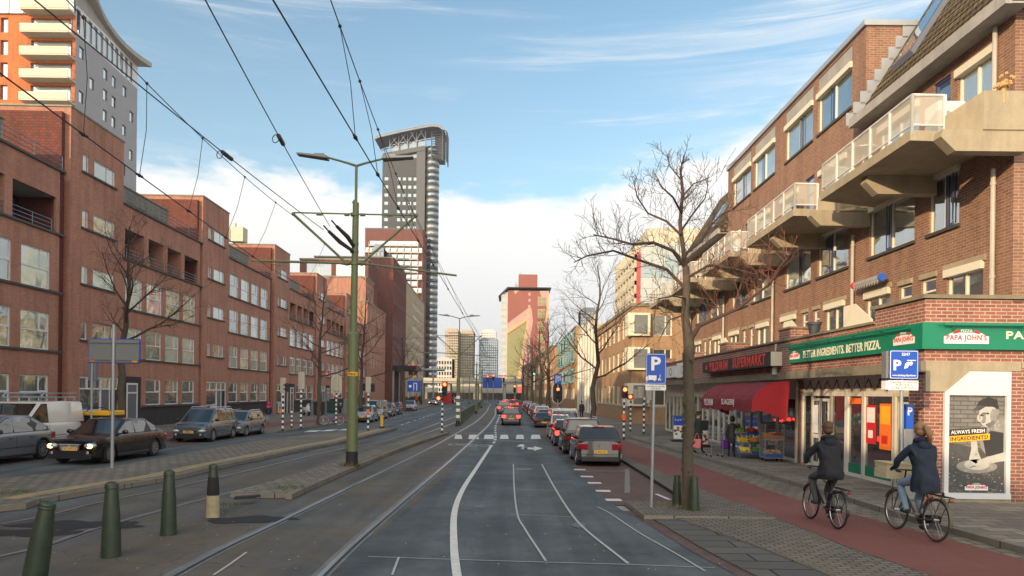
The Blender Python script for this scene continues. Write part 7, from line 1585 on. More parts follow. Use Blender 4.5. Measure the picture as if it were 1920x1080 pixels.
for yy in (-1.7, -1.1, -.5, .1): rk.tube([(-.74, yy, 1.98), (.74, yy, 1.98)], .022, 6); rk.tube([(.72, yy, 1.84), (.72, yy, 1.98)], .02, 5); rk.tube([(-.72, yy, 1.84), (-.72, yy, 1.98)], .02, 5)
rk.build('roof_rack', M_['steel'], wv_)
car('blue-grey people carrier parked at the kerb facing the camera', 'people_carrier', -13.9, 32.8, pi+radians(1), .88, paint='paint_steel', grp=G2, plate='67-KT-VT', **{**mpv, 'rear': 'frontplate'})
car('dark grey small estate with bright roof rails behind the people carrier', 'estate_car', -13.75, 36.55, pi, .84, paint='paint_mid', grp=G2, **estate)
for px_, Y_, pnt, sp_, lb, kn in ((689, 54.5, 'paint_silver', hatch, 'silver hatchback behind the striped median signal', 'parked_car'), (708, 60, 'paint_silver', van, 'pale van parked after the silver hatchback', 'van'), (727, 67, 'paint_mid', hatch, 'small grey car squeezed behind the pale van', 'parked_car'), (741, 73, 'paint_blue', hatch, 'dark blue hatchback facing the camera under the entrance canopy', 'parked_car'), (771, 88, 'paint_silver', saloon, 'silver saloon parked alone by the far street tree', 'parked_car')):
    car(lb, kn, X(px_, Y_)-.1, Y_, pi+radians(2), .86, paint=pnt, grp='cars parked farther along the left kerb', cat='van' if kn == 'van' else 'car', **{**sp_, 'rear': 'frontplate'})
car('silver car coming out of the far bend on the left road', 'moving_car', X(819, 128), 128, pi-.3, .95, paint='paint_silver', headlit=True, grp='cars driving away', **hatch)
car('dark car waiting beside the viaduct', 'parked_car', X(775, 150), 150, pi/2, .95, paint='paint_dark', grp='cars driving away', **hatch)
# yellow skip machine behind the saloon
t_ = thing('utility_box', 'yellow and black machine half hidden behind the black saloon roof', 'machine', (*at(172, 770, 29.5)[:2], .12)); m = MB(); m.box(-.35, .7, 0, 1.1, .3, 1.05, 1); m.box(-.1, .75, -.05, 1.15, 1.05, 1.25, 0); m.box(-.38, -.1, -.06, .6, 1.05, 1.2, 0); bev(m.build('housing', [M_['yellow'], M_['trim_black']], t_), .04); MB().tube([(-.2, 0, 1.25), (0, 0, 1.36), (.5, 0, 1.38), (.75, 0, 1.25)], .02, 6).build('hose', M_['trim_black'], t_)
# scooters and wheelie bins by the wall
P('bin_green', (.015, .05, .035), .5); P('scoot_white', (.6, .6, .58), .3, var=0, coat=1)
def scooter(x, y, rz, paint, label, s=1.):
    T = thing('motor_scooter', label, 'scooter', (x, y, .12), rz, 'scooters by the brick row'); T.scale = (s, s, s)
    tm, rm = wheel_mesh(.24, .12)
    for yy in (-.62, .62): o = inst('wheel', tm, T, (0, yy, .24)); inst('rim', rm, o)
    m = MB(); m.ball((0, -.42, .55), (.20, .46, .24), 14, 8); m.box(-.16, .16, -.1, .4, .26, .34); m.ball((0, .45, .62), (.19, .12, .38), 12, 8); m.ball((0, .68, .42), (.09, .24, .10), 10, 6); m.build('body', M_[paint], T, smooth=True)
    m = MB(); m.ball((0, -.35, .80), (.16, .42, .07), 12, 6); m.build('seat', M_['trim_black'], T, smooth=True)
    m = MB(); m.tube([(0, .48, .9), (0, .42, 1.05)], .04, 8); m.tube([(-.32, .36, 1.05), (0, .42, 1.06), (.32, .36, 1.05)], .02, 6); m.ball((-.32, .46, 1.18), .05, 8, 6); m.ball((.32, .46, 1.18), .05, 8, 6); m.build('handlebar', M_['trim_black'], T)
    m = MB(); m.ball((0, .56, .98), (.11, .08, .09), 10, 6); m.build('headlight', M_['lens_clear'], T, smooth=True); return T
x, y = g(574, 779, .12); scooter(x, y, radians(215), 'scoot_white', 'white motor scooter beside the dark doorway'); x, y = g(637, 774, .12); scooter(x, y, radians(200), 'paint_dark', 'black motor scooter by the grey cabinets', .95); x, y = g(650, 774, .12); scooter(x, y, radians(190), 'paint_silver', 'pale grey motor scooter next to the black one', .95)
for px_, py_, lb, c in ((592, 779, 'covered dark scooter against the brick wall', 'trim_black'), (617, 776, 'big dark blue-green bin between the doors', 'bin_green'), (757, 757, 'green wheelie bin by the dark gateway', 'bin_green')):
    x, y = g(px_, py_, .12); t_ = thing('wheelie_bin', lb, 'bin', (x, y, .12), LDIR); m = MB(); m.add([(a*(.34+.06*c_), b*(.4+.05*c_)-.3, c_*1.1+.06) for c_ in (0, 1) for b in (-1, 1) for a in (-1, 1)], [[0, 2, 3, 1], [4, 5, 7, 6], [0, 1, 5, 4], [2, 6, 7, 3], [0, 4, 6, 2], [1, 3, 7, 5]]); bev(m.build('body', M_[c], t_), .04); m = MB(); m.box(-.44, .44, -.8, .2, 1.16, 1.23); bev(m.build('lid', M_[c], t_), .03)
for px_, py_, lb in ((594, 762, 'small grey cabinet by the door, left one'), (615, 764, 'small grey cabinet by the door, middle one'), (655, 763, 'small grey cabinet by the door, right one')):
    x, y = g(px_, 775, .12); bev(tag(MB().box(-.35, .35, -.2, .2, 0, 1.35).build('electric_cabinet', M_['sign_back'], loc=(x-.3, y, .12), rz=LDIR), lb, 'cabinet', 'grey cabinets by the brick row'), .02)
# ------------------------------------------------------------------ people, bicycles, the fruit stand
P('skin', (.48, .25, .17), .55, var=.08); P('hair_brown', (.10, .045, .02), .7, var=.3, vs=40); P('hair_blond', (.30, .17, .08), .7, var=.35, vs=40)
P('coat_dark', (.010, .012, .018), .8, var=.25, vs=8, bump=.4); P('coat_navy', (.008, .018, .038), .75, var=.25, vs=8, bump=.4); P('trouser_grey', (.055, .058, .065), .85, var=.2, vs=12); P('jeans', (.20, .30, .42), .85, var=.2, vs=12); P('shoe_dark', (.02, .018, .018), .6); P('scarf', (.35, .06, .40), .8)
P('coat_black', (.013, .012, .014), .6, var=.3, vs=6); P('coat_green', (.02, .03, .024), .85, var=.2); P('pink', (.75, .03, .18), .8, var=.1); P('bag_pink', (.75, .20, .22), .7, var=.1); P('bag_purple', (.16, .03, .32), .6, var=.3, vs=9); P('boot_tan', (.35, .16, .05), .8)
def figure(label, cat_loc, J, mats, rz=0, s=1., z=0., smooth=2, group=None):
    """one continuous body grown round a skeleton. J = {name: (pos, radius(x,y), parent, material index)}"""
    T = thing('person', label, 'person', (*cat_loc, z), rz, group); T.scale = (s, s, s)
    names = list(J); idx = {n: i for i, n in enumerate(names)}; me = bpy.data.meshes.new('body')
    me.from_pydata([J[n][0] for n in names], [(idx[n], idx[J[n][2]]) for n in names if J[n][2]], [])
    o = bpy.data.objects.new('body', me); COL.objects.link(o)
    sk = o.modifiers.new('skin', 'SKIN'); sk.use_smooth_shade = True
    for i, n in enumerate(names):
        r_ = J[n][1]; v = me.skin_vertices[0].data[i]; v.radius = r_ if isinstance(r_, tuple) else (r_, r_); v.use_root = (i == 0)
    sb = o.modifiers.new('sub', 'SUBSURF'); sb.levels = smooth; sb.render_levels = smooth
    dg = bpy.context.evaluated_depsgraph_get(); m2 = bpy.data.meshes.new_from_object(o.evaluated_get(dg)); bpy.data.objects.remove(o)
    m2.materials.clear(); [m2.materials.append(M_[k]) for k in mats]
    segs = [(Vector(J[n][0]), Vector(J[J[n][2]][0]) if J[n][2] else Vector(J[n][0]), J[n][3]) for n in names]
    for p in m2.polygons:
        c = p.center; best = 1e9; bi = 0
        for a, b, mi in segs:
            ab = b-a; t = 0 if ab.length < 1e-6 else max(0, min(1, (c-a).dot(ab)/ab.length_squared)); d = (a+ab*t-c).length
            if t > .55: d += .02
            if d < best: best, bi = d, mi
        p.material_index = bi; p.use_smooth = True
    m2.name = 'body'; inst('body', m2, T); return T
def arm(J, S, side, sh, el, wr_, mi, hand=1, r=.052, curl=.5, handdir=None):
    J[S+'sh'] = (sh, (r*1.25, r*1.15), 'chest', mi); J[S+'el'] = (el, r, S+'sh', mi); J[S+'wr'] = (wr_, r*.75, S+'el', mi)
    w_, e = Vector(wr_), Vector(el); d = (w_-e).normalized() if handdir is None else Vector(handdir).normalized(); p = w_+d*.06
    J[S+'palm'] = (tuple(p), (.034, .022), S+'wr', hand)
    lat = d.cross(Vector((0, 0, 1))); lat = lat.normalized() if lat.length > .1 else Vector((1, 0, 0))
    for i, (o_, ln) in enumerate(((-.027, .062), (-.009, .072), (.010, .068), (.028, .052))):
        b = p + d*.03 + lat*o_; J[f'{S}k{i}'] = (tuple(b), .0095, S+'palm', hand); t = b+d*ln*.55+Vector((0, 0, -ln*.45)); J[f'{S}f{i}'] = (tuple(t), .008, f'{S}k{i}', hand); J[f'{S}t{i}'] = (tuple(t+Vector((0, 0, -ln*.4))-d*ln*.25), .007, f'{S}f{i}', hand)
    b = p - lat*.035*side; J[S+'th'] = (tuple(b), .010, S+'palm', hand); J[S+'tt'] = (tuple(b+d*.035-Vector((0, 0, .02))), .008, S+'th', hand)
def face_bits(T, c, r, f=(0, 1, 0), skin=True):
    f = Vector(f).normalized(); l = f.cross(Vector((0, 0, 1))).normalized(); c = Vector(c)
    q = MB()
    for s in (-1, 1): q.ball(c+f*r*.88+l*s*r*.36+Vector((0, 0, r*.08)), r*.10, 8, 6)
    q.build('eyes', M_['trim_black'], T, smooth=True); q = MB()
    for s in (-1, 1): q.ball(c+l*s*r*.98, (r*.16, r*.16, r*.28), 8, 6)
    q.ball(c+f*r*1.02+Vector((0, 0, -r*.16)), (r*.14, r*.16, r*.24), 8, 6); q.build('ears_and_nose', M_['skin'], T, smooth=True); q = MB(); q.ball(c+f*r*.90+Vector((0, 0, -r*.55)), (r*.26, r*.1, r*.07), 8, 6); q.build('mouth', M_['tail_off'], T, smooth=True)
# --- bicycle: local +y forward, wheels 0.7 m
P('frame_black', (.02, .022, .025), .35, var=0, coat=.6); P('frame_olive', (.10, .095, .06), .45, var=.1); P('leather', (.22, .08, .03), .6); P('crate', (.55, .48, .30), .7, var=.1); P('tyre_brown', (.06, .045, .035), .8); P('frame_blue', (.02, .12, .35), .4)
def bicycle(label, x, y, rz, z, frame='frame_black', tyre='tyre', crate=False, s=1., lean=0., saddle='trim_black', rack=True):
    T = thing('bicycle', label, 'bicycle', (x, y, z), rz, 'bicycles'); T.scale = (s, s, s); T.rotation_euler = (0, lean, rz); R = .345; yr_, yf_ = -.54, .54
    for yy, nm in ((yr_, 'rear'), (yf_, 'front')):
        w_ = MB(); w_.ring((0, yy, R), R-.018, .019, 36, 8); wo_ = w_.build('wheel', M_[tyre], T, smooth=True)
        q = MB(); q.ring((0, yy, R), R-.042, .009, 32, 6); q.tube([(-.05, yy, R), (.05, yy, R)], .022, 8)
        for k in range(28): a = 2*pi*k/28; q.tube([(.025*(-1)**k, yy, R), (0, yy+(R-.045)*cos(a), R+(R-.045)*sin(a))], .0016, 3)
        q.build('spokes', M_['steel'], wo_)
        q = MB(); a0, a1 = (20, 190) if yy < 0 else (10, 165); K = 18; R2 = R+.022
        for k in range(K):
            A, B = radians(a0+(a1-a0)*k/K), radians(a0+(a1-a0)*(k+1)/K)
            if yy > 0: A, B = pi-A+.2-.0, pi-B+.2
            q.poly([(-.028, yy+R2*cos(A), R+R2*sin(A)), (.028, yy+R2*cos(A), R+R2*sin(A)), (.028, yy+R2*cos(B), R+R2*sin(B)), (-.028, yy+R2*cos(B), R+R2*sin(B))])
        fo_ = q.build('mudguard', M_[frame], T, smooth=True)
    BB, ST, HT, HB = (0, -.07, .29), (0, -.25, .86), (0, .36, .90), (0, .40, .74); m = MB()
    for a, b, r in ((BB, ST, .017), (BB, HB, .019), ((0, -.22, .74), HT, .017), (HT, HB, .02), (BB, (.04, yr_, R), .011), (BB, (-.04, yr_, R), .011), ((0, -.23, .76), (.05, yr_, R), .009), ((0, -.23, .76), (-.05, yr_, R), .009), (HB, (.05, .45, .62), .013), (HB, (-.05, .45, .62), .013), ((.05, .45, .62), (.05, yf_, R), .012), ((-.05, .45, .62), (-.05, yf_, R), .012)): m.tube([a, b], r, 8)
    m.build('frame', M_[frame], T); m = MB(); m.tube([HT, (0, .33, 1.04)], .014, 8); m.tube([(-.29, .10, 1.04), (-.26, .26, 1.06), (0, .35, 1.05), (.26, .26, 1.06), (.29, .10, 1.04)], .012, 8)
    for s_ in (-1, 1): m.tube([(s_*.29, .02, 1.04), (s_*.29, .13, 1.04)], .018, 8)
    m.build('handlebar', M_['trim_black'], T); m = MB(); m.ball((0, -.29, .90), (.09, .14, .035), 14, 8); m.ball((0, -.17, .90), (.035, .12, .025), 10, 6); m.tube([(0, -.27, .87), (0, -.25, .84)], .02, 8)
    m.build('saddle', M_[saddle], T, smooth=True)
    m = MB(); m.lathe([(.09, -.01), (.09, .01)], (.05, -.07, .29), 20, M=Matrix.Rotation(pi/2, 4, 'Y')); m.prism([(-.10, .36), (-.10, .22), (-.56, .29), (-.58, .40), (-.5, .42)], .04, .065, 'x'); m.build('chain_guard', M_['trim_black'], T)
    for s_, a in ((1, -.6), (-1, -.6+pi)): m = MB(); e = (s_*.1, -.07+.17*cos(a), .29+.17*sin(a)); m.tube([(s_*.06, -.07, .29), (s_*.07, e[1], e[2])], .01, 6); m.box(*sorted((s_*.08, s_*.17)), e[1]-.04, e[1]+.04, e[2]-.012, e[2]+.012); m.build('pedal', M_['steel'], T)
    if rack:
        m = MB()
        for s_ in (-.06, 0, .06): m.tube([(s_, -.32, .74), (s_, -.86, .74)], .007, 6)
        m.tube([(-.06, -.86, .74), (.06, -.86, .74)], .007, 6); 
        for s_ in (-1, 1): m.tube([(s_*.07, -.75, .74), (s_*.06, yr_, R)], .006, 6)
        m.build('rack', M_['trim_black'], T); m = MB(); m.box(-.035, .035, -.89, -.87, .67, .70); m.build('reflector', M_['tail_off' if crate else 'lens_red'], T)
    if crate:
        m = MB(); z0, z1 = .88, 1.16; X0, X1, Y0_, Y1_ = -.30, .24, .40, .78
        m.box(X0, X1, Y0_, Y1_, z0, z0+.015)
        for zz in (z0+.015, z0+.098, z0+.181): m.box(X0, X1, Y0_, Y0_+.012, zz, zz+.072); m.box(X0, X1, Y1_-.012, Y1_, zz, zz+.072); m.box(X0, X0+.012, Y0_+.012, Y1_-.012, zz, zz+.072); m.box(X1-.012, X1, Y0_+.012, Y1_-.012, zz, zz+.072)
        m.box(X0-.012, X1+.012, Y0_-.012, Y0_, z1-.03, z1); m.box(X0-.012, X1+.012, Y1_, Y1_+.012, z1-.03, z1); m.box(X0-.012, X0, Y0_, Y1_, z1-.03, z1); m.box(X1, X1+.012, Y0_, Y1_, z1-.03, z1)
        co = m.build('crate', M_['crate'], T); m = MB(); m.tube([(.08, .54, .35), (.12, .50, .92)], .008, 6); m.tube([(-.08, .54, .35), (-.12, .50, .92)], .008, 6); m.build('carrier', M_[frame], T)
    return T
def rider(label, x, y, rz, z, s, coat, trou, shoe, hair, head='short', female=False):
    J = {}
    J['pelvis'] = ((0, -.27, .98), (.17, .13), None, 0); J['waist'] = ((0, -.24, 1.14), (.155, .115), 'pelvis', 0); J['chest'] = ((0, -.17, 1.36), (.175, .12), 'waist', 0)
    J['collar'] = ((0, -.14, 1.50), (.085, .075), 'chest', 0); J['neck'] = ((0, -.13, 1.57), .052, 'collar', 1); J['jaw'] = ((0, -.10, 1.63), (.062, .07), 'neck', 1); J['head'] = ((0, -.11, 1.72), (.080, .092), 'jaw', 1); J['crown'] = ((0, -.12, 1.79), (.055, .06), 'head', 1)
    for S, sd in (('l', -1), ('r', 1)):
        arm(J, S, sd, (sd*.185, -.16, 1.42), (sd*.30, .0, 1.20), (sd*.285, .05, 1.075) if False else (sd*.29, .035, 1.10), 0, hand=4 if female else 1, r=.060, handdir=(0, 1, -.15))
        up = sd < 0
        hip = (sd*.10, -.25, .94); kn = (sd*.125, .17, .74) if up else (sd*.12, .10, .58); an = (sd*.125, .06, .36) if up else (sd*.125, -.10, .20); toe = (sd*.13, .20, .34) if up else (sd*.13, .06, .13)
        if up: an = (sd*.125, .02, .44); toe = (sd*.13, .16, .40); kn = (sd*.125, .20, .82)
        J[S+'hip'] = (hip, (.10, .10), 'pelvis', 2); J[S+'kn'] = (kn, .068, S+'hip', 2); J[S+'cf'] = (tuple(Vector(kn).lerp(Vector(an), .35)), .060, S+'kn', 2); J[S+'an'] = (an, .045, S+'cf', 2); J[S+'heel'] = (tuple(Vector(an)+Vector((0, -.03, -.06))), .042, S+'an', 3); J[S+'toe'] = (toe, (.042, .03), S+'heel', 3)
    T = figure(label, (x, y), J, [coat, 'skin', trou, shoe, 'coat_dark'], rz, s, z, group='cyclists on the red path')
    # coat skirt, hood, hair
    m = MB(); prof = [(0, 1.53, .09, .08, -.14), (0, 1.44, .20, .135, -.16), (0, 1.30, .205, .15, -.19), (0, 1.14, .185, .145, -.235), (0, 1.0, .205, .17, -.265), (0, .90 if not female else .82, .225, .20, -.27), (0, .84 if not female else .74, .215, .19, -.26)]; n = 20; vs = []; rnd = random.Random(4)
    for _, zz, rx, ry, cy_ in prof:
        for k in range(n): a = 2*pi*k/n; w_ = 1+.03*rnd.uniform(-1, 1); vs.append((rx*w_*cos(a), cy_+ry*w_*sin(a), zz))
    fs = [[i*n+k, i*n+(k+1) % n, (i+1)*n+(k+1) % n, (i+1)*n+k] for i in range(len(prof)-1) for k in range(n)]; m.add(vs, fs); co = m.build('coat', M_[coat], T, smooth=True); sb = co.modifiers.new('s', 'SUBSURF'); sb.levels = sb.render_levels = 1; tf = bpy.data.textures.new('folds', 'CLOUDS'); tf.noise_scale = .11; df = co.modifiers.new('f', 'DISPLACE'); df.texture = tf; df.strength = .05; df.mid_level = .5; sb.levels = sb.render_levels = 2
    m = MB(); m.ring((0, 0, 0), .10, .045, 18, 8, M=Matrix.Translation((0, -.16, 1.53)) @ Matrix.Rotation(radians(70), 4, 'Y') @ Matrix.Rotation(0, 4, 'X')) if False else None
    R_ = Matrix.Rotation(radians(90), 4, 'Y'); m.ring((0, -.165, 1.545), .088, .042, 18, 8, M=Matrix.Rotation(radians(-18), 4, 'X') @ R_); m.ball((0, -.25, 1.47), (.12, .06, .095), 14, 8); m.build('hood', M_[coat], T, smooth=True)
    m = MB(); m.ball((0, -.135, 1.745), (.094, .105, .095), 16, 10)
    if head == 'short': m.ball((0, -.165, 1.68), (.086, .075, .075), 14, 8)
    else:
        m.ball((0, -.165, 1.68), (.09, .08, .08), 14, 8); m.tube([(0, -.22, 1.77), (.01, -.29, 1.75), (.03, -.31, 1.66), (.04, -.30, 1.56), (.045, -.28, 1.50)], [.03, .045, .055, .045, .012], 10)
    ho = m.build('hair', M_[hair], T, smooth=True); tx = bpy.data.textures.new('hn', 'CLOUDS'); tx.noise_scale = .03; d_ = ho.modifiers.new('d', 'DISPLACE'); d_.texture = tx; d_.strength = .03
    face_bits(T, (0, -.105, 1.70), .085)
    if female: m = MB(); m.ring((0, -.13, 1.585), .062, .026, 16, 8, M=R_); m.build('scarf', M_['scarf'], T, smooth=True)
    return T
# bicycles stand on the cycle path; rear wheel contact points read from the photograph
xr, yr = g(1569, 992, .065); ang = radians(2.5); s1 = .93
bicycle('black city bicycle ridden by the man in the dark coat', xr-.02, yr+.54*s1, ang, .065, 'frame_black', 'tyre', s=s1, lean=radians(3)); rider('man seen from behind cycling in a dark hooded coat and grey trousers', xr-.02, yr+.54*s1, ang, .05, s1*1.07, 'coat_dark', 'trouser_grey', 'shoe_dark', 'hair_brown')
xr, yr = g(1752, 1016, .065); s2 = .98; ang = radians(3)
bicycle('olive city bicycle with beige crate on its front carrier', xr-.02, yr+.54*s2, ang, .065, 'frame_olive', 'tyre_brown', crate=True, s=s2, saddle='leather', lean=radians(3)); rider('woman with blond ponytail cycling in a navy hooded coat and pale jeans', xr-.02, yr+.54*s2, ang, .06, s2*1.03, 'coat_navy', 'jeans', 'shoe_dark', 'hair_blond', head='tail', female=True)
x, y = g(622, 797, .12); bicycle('blue bicycle leaning at the striped post across the road', x, y, radians(100), .12, 'frame_blue', s=.9, lean=radians(8))
def walker(label, x, y, rz, z, s, coat, trou, shoe, hair='hair_brown', hat=None, hoodie=None, stride=.16, lean=0., bagL=None, bagR=None, reach=False, quilt=False, long_=.62, cp=None):
    J = {}; ly = lean
    J['pelvis'] = ((0, 0, .95), (.155, .115), None, 0); J['waist'] = ((0, ly*.3, 1.10), (.145, .11), 'pelvis', 0); J['chest'] = ((0, ly*.7, 1.32), (.165, .12), 'waist', 0)
    J['collar'] = ((0, ly*.9, 1.46), (.075, .07), 'chest', 0); J['neck'] = ((0, ly+.01, 1.52), .05, 'collar', 1); J['jaw'] = ((0, ly+.04, 1.58), (.06, .068), 'neck', 1); J['head'] = ((0, ly+.03, 1.67), (.078, .09), 'jaw', 1); J['crown'] = ((0, ly+.02, 1.74), (.052, .058), 'head', 1)
    for S, sd in (('l', -1), ('r', 1)):
        if reach and sd > 0: arm(J, S, sd, (sd*.17, ly*.8, 1.38), (sd*.22, ly+.22, 1.22), (sd*.18, ly+.44, 1.25), 0, r=.055)
        else: arm(J, S, sd, (sd*.175, ly*.8, 1.38), (sd*.235, ly*.5-.04, 1.12), (sd*.24, ly*.3+.06, .90), 0, r=.052, handdir=(0, .2, -1))
        st = stride*sd; hip = (sd*.09, 0, .90); kn = (sd*.10, st*.5+.03, .50); an = (sd*.10, st, .10)
        J[S+'hip'] = (hip, .095, 'pelvis', 2); J[S+'kn'] = (kn, .062, S+'hip', 2); J[S+'cf'] = (tuple(Vector(kn).lerp(Vector(an), .35)), .055, S+'kn', 2); J[S+'an'] = (an, .042, S+'cf', 3); J[S+'toe'] = ((sd*.11, st+.14, .035), (.04, .028), S+'an', 3)
    T = figure(label, (x, y), J, [coat, 'skin', trou, shoe], rz, s, z)
    m = MB(); n = 18; vs = []; prof = [(1.47, .09, .08), (1.38, .19, .13), (1.2, .185, .14), (1.05, .175, .135), (.92, .20, .15), (.75, .215, .165), (long_, .225, .175)]
    if quilt:
        pr2 = []
        for i in range(len(prof)-1):
            for k in range(3): t = k/3; a, b = prof[i], prof[i+1]; bul = .012*(1 if k % 2 else -.3); pr2.append((a[0]+(b[0]-a[0])*t, a[1]+(b[1]-a[1])*t+bul, a[2]+(b[2]-a[2])*t+bul))
        prof = pr2+[prof[-1]]
    for zz, rx, ry in prof:
        cy_ = ly*max(0, min(1, (zz-.9)/.55))
        for k in range(n): a = 2*pi*k/n; vs.append((rx*cos(a), cy_+ry*sin(a), zz))
    m.add(vs, [[i*n+k, i*n+(k+1) % n, (i+1)*n+(k+1) % n, (i+1)*n+k] for i in range(len(prof)-1) for k in range(n)]); m.build('coat', M_[coat], T, smooth=True)
    hd = Vector((0, ly+.03, 1.67)); m = MB()
    if hoodie: m.ball(hd+Vector((0, -.025, .0)), (.115, .115, .14), 14, 10); m.build('hood', M_[hoodie], T, smooth=True); m = MB(); m.ball((0, ly*.8, 1.36), (.21, .15, .12), 14, 8); m.build('yoke', M_[hoodie], T, smooth=True) if hoodie == 'pink' else None
    else:
        m.ball(hd+Vector((0, -.02, .02)), (.088, .10, .095), 14, 10); m.build('hair', M_[hair], T, smooth=True)
        if hat: m = MB(); m.ball(hd+Vector((.01, 0, .085)), (.12, .125, .055), 16, 8); m.build('beret', M_[hat], T, smooth=True)
    face_bits(T, hd, .083)
    return T
def bag(label, x, y, z, s, m_, group=None, rz=0):
    T = thing('shopping_bag', label, 'bag', (x, y, z), rz, group); m = MB(); m.add([(a*(.17 if c_ else .14)*s, b*.05*s, c_*.36*s) for c_ in (0, 1) for b in (-1, 1) for a in (-1, 1)], [[0, 2, 3, 1], [4, 5, 7, 6], [0, 1, 5, 4], [2, 6, 7, 3], [0, 4, 6, 2], [1, 3, 7, 5]]); bev(m.build('sack', M_[m_], T), .03, 3)
    m = MB()
    for b in (-.03, .03): m.tube([(-.09*s, b, .36*s), (-.03*s, b*.3, .56*s), (0, 0, .60*s), (.03*s, b*.3, .56*s), (.09*s, b, .36*s)], .008, 6)
    m.build('handle', M_[m_], T); return T
x, y = g(1306, 850, .15); sw_ = .87; walker('older woman in dark coat and black beret walking past the phone shop', x+.05, y, radians(-75), .15, sw_, 'coat_green', 'trouser_grey', 'shoe_dark', hat='coat_black', stride=.14)
bag('coral pink shopping bag carried by the woman in the beret', x-.05, y-.22, .35, .95, 'bag_pink', rz=radians(-10))
x, y = g(1371, 857, .15); walker('woman in long black quilted coat bending to the fruit crates', x, y, radians(-35), .15, .80, 'coat_black', 'coat_dark', 'shoe_dark', hoodie='coat_black', stride=.05, lean=.12, reach=True, quilt=True, long_=.62)
bag('purple carrier bag hanging from the hand of the woman in black', x-.25, y-.02, .42, .95, 'bag_purple', rz=.4)
x, y = g(503, 794, .12); walker('child in pink hood and navy jacket walking by the brick wall', x, y, radians(40), .12, .79, 'coat_navy', 'jeans', 'boot_tan', hoodie='pink', stride=.1, long_=.85)
walker('distant pedestrian in dark clothes beside the yellow building', X(1091, 62), 62, 0, .12, .9, 'coat_black', 'coat_dark', 'shoe_dark', stride=.12, long_=.8)
walker('distant pedestrian near the blue lane sign', X(788, 125), 125, 0, .12, 1., 'coat_black', 'coat_dark', 'shoe_dark', stride=.12, long_=.8); walker('distant pedestrian in red near the orange banners', X(781, 122), 122, 1, .12, 1., 'red', 'coat_dark', 'shoe_dark', stride=.12, long_=.85)
# fruit stand under the awning
FR = {'tomato': (.55, .05, .02), 'orange_fruit': (.75, .26, .02), 'banana': (.75, .55, .04), 'potato': (.40, .28, .13), 'greens': (.12, .25, .04), 'lemon': (.7, .6, .08), 'onion': (.5, .33, .14)}
for k_, c_ in FR.items(): P(k_, c_, .5, var=.15, vs=20)
P('crate_blue', (.02, .12, .42), .5); P('crate_green', (.02, .18, .09), .5); P('crate_wood', (.42, .30, .16), .8, var=.2); P('cart_steel', (.42, .44, .46), .35, .7); P('carton', (.5, .42, .30), .8)
def crate(label, x, y, z, w_, d_, h_, cm, fruit, seed, tilt=0., rz=0, round_=True):
    T = thing('fruit_crate', label, 'crate', (x, y, z), rz, 'crates of produce at the fruit stand'); T.rotation_euler = (tilt, 0, rz); m = MB()
    m.box(-w_/2, w_/2, -d_/2, d_/2, 0, .012)
    for zz in (0.0, h_*.5): m.box(-w_/2, w_/2, -d_/2-.006, -d_/2+.006, zz+.01, zz+h_*.42); m.box(-w_/2, w_/2, d_/2-.006, d_/2+.006, zz+.01, zz+h_*.42); m.box(-w_/2-.006, -w_/2+.006, -d_/2, d_/2, zz+.01, zz+h_*.42); m.box(w_/2-.006, w_/2+.006, -d_/2, d_/2, zz+.01, zz+h_*.42)
    m.build('box', M_[cm], T); rnd = random.Random(seed); f_ = MB(); r = .036
    for _ in range(int(w_*d_*420)):
        rr = r*rnd.uniform(.8, 1.15); c = (rnd.uniform(-w_/2+r, w_/2-r), rnd.uniform(-d_/2+r, d_/2-r), h_*rnd.uniform(.7, 1.5)); 
        if round_: f_.ball(c, rr, 8, 6)
        else: f_.ball(c, (rr*.7, rr*2.4, rr*.7), 7, 5, M=Matrix.Rotation(rnd.uniform(-.6, .6), 4, 'Z'))
    o = f_.build('produce', M_[fruit], T, smooth=True); tag(o, kind='stuff'); return T
# roll cage with open shelves
cx0, cy0 = g(1453, 866, .15); Tc = thing('roll_cage', 'tall steel wire roll cage on wheels loaded with fruit and onions', 'roll cage', (cx0, cy0+.30, .15)); W_, D_, H_c = .62, .5, 1.22; m = MB()
for sx in (-1, 1):
    for sy in (-1, 1): m.tube([(sx*W_/2, sy*D_/2, .1), (sx*W_/2, sy*D_/2, H_c)], .012, 6)
for k in range(17): xx = -W_/2+W_*k/16; m.tube([(xx, D_/2, .12), (xx, D_/2, H_c)], .0025, 4); m.tube([(xx, -D_/2, .12), (xx, -D_/2, .32)], .0025, 4); m.tube([(xx, -D_/2, .72), (xx, -D_/2, .86)], .0025, 4)
for k in range(13): yy = -D_/2+D_*k/12; [m.tube([(sx*W_/2, yy, .12), (sx*W_/2, yy, H_c)], .0025, 4) for sx in (-1, 1)]
for zz in (.12, .42, .72, 1.02, H_c):
    m.tube([(-W_/2, D_/2, zz), (W_/2, D_/2, zz)], .006, 5); [m.tube([(sx*W_/2, -D_/2, zz), (sx*W_/2, D_/2, zz)], .006, 5) for sx in (-1, 1)]
for zz in (.32, .86): m.tube([(-W_/2, -D_/2, zz), (W_/2, -D_/2, zz)], .006, 5)
m.build('wire_frame', M_['cart_steel'], Tc)
for zz in (.10, .70): MB().box(-W_/2, W_/2, -D_/2, D_/2, zz, zz+.02).build('shelf', M_['cart_steel'], Tc)
for sx in (-1, 1):
    for sy in (-1, 1): MB().lathe([(.045, -.015), (.045, .015)], (sx*.25, sy*.2, .045), 12, M=Matrix.Rotation(pi/2, 4, 'Y')).build('castor', M_['tyre'], Tc)
crate('crate of onions low in the roll cage, nearer the wall pier', cx0+.15, cy0+.28, .28, .28, .42, .14, 'crate_blue', 'onion', 1); crate('crate of potatoes low in the roll cage, nearer the shopper', cx0-.15, cy0+.28, .28, .28, .42, .14, 'crate_blue', 'potato', 2)
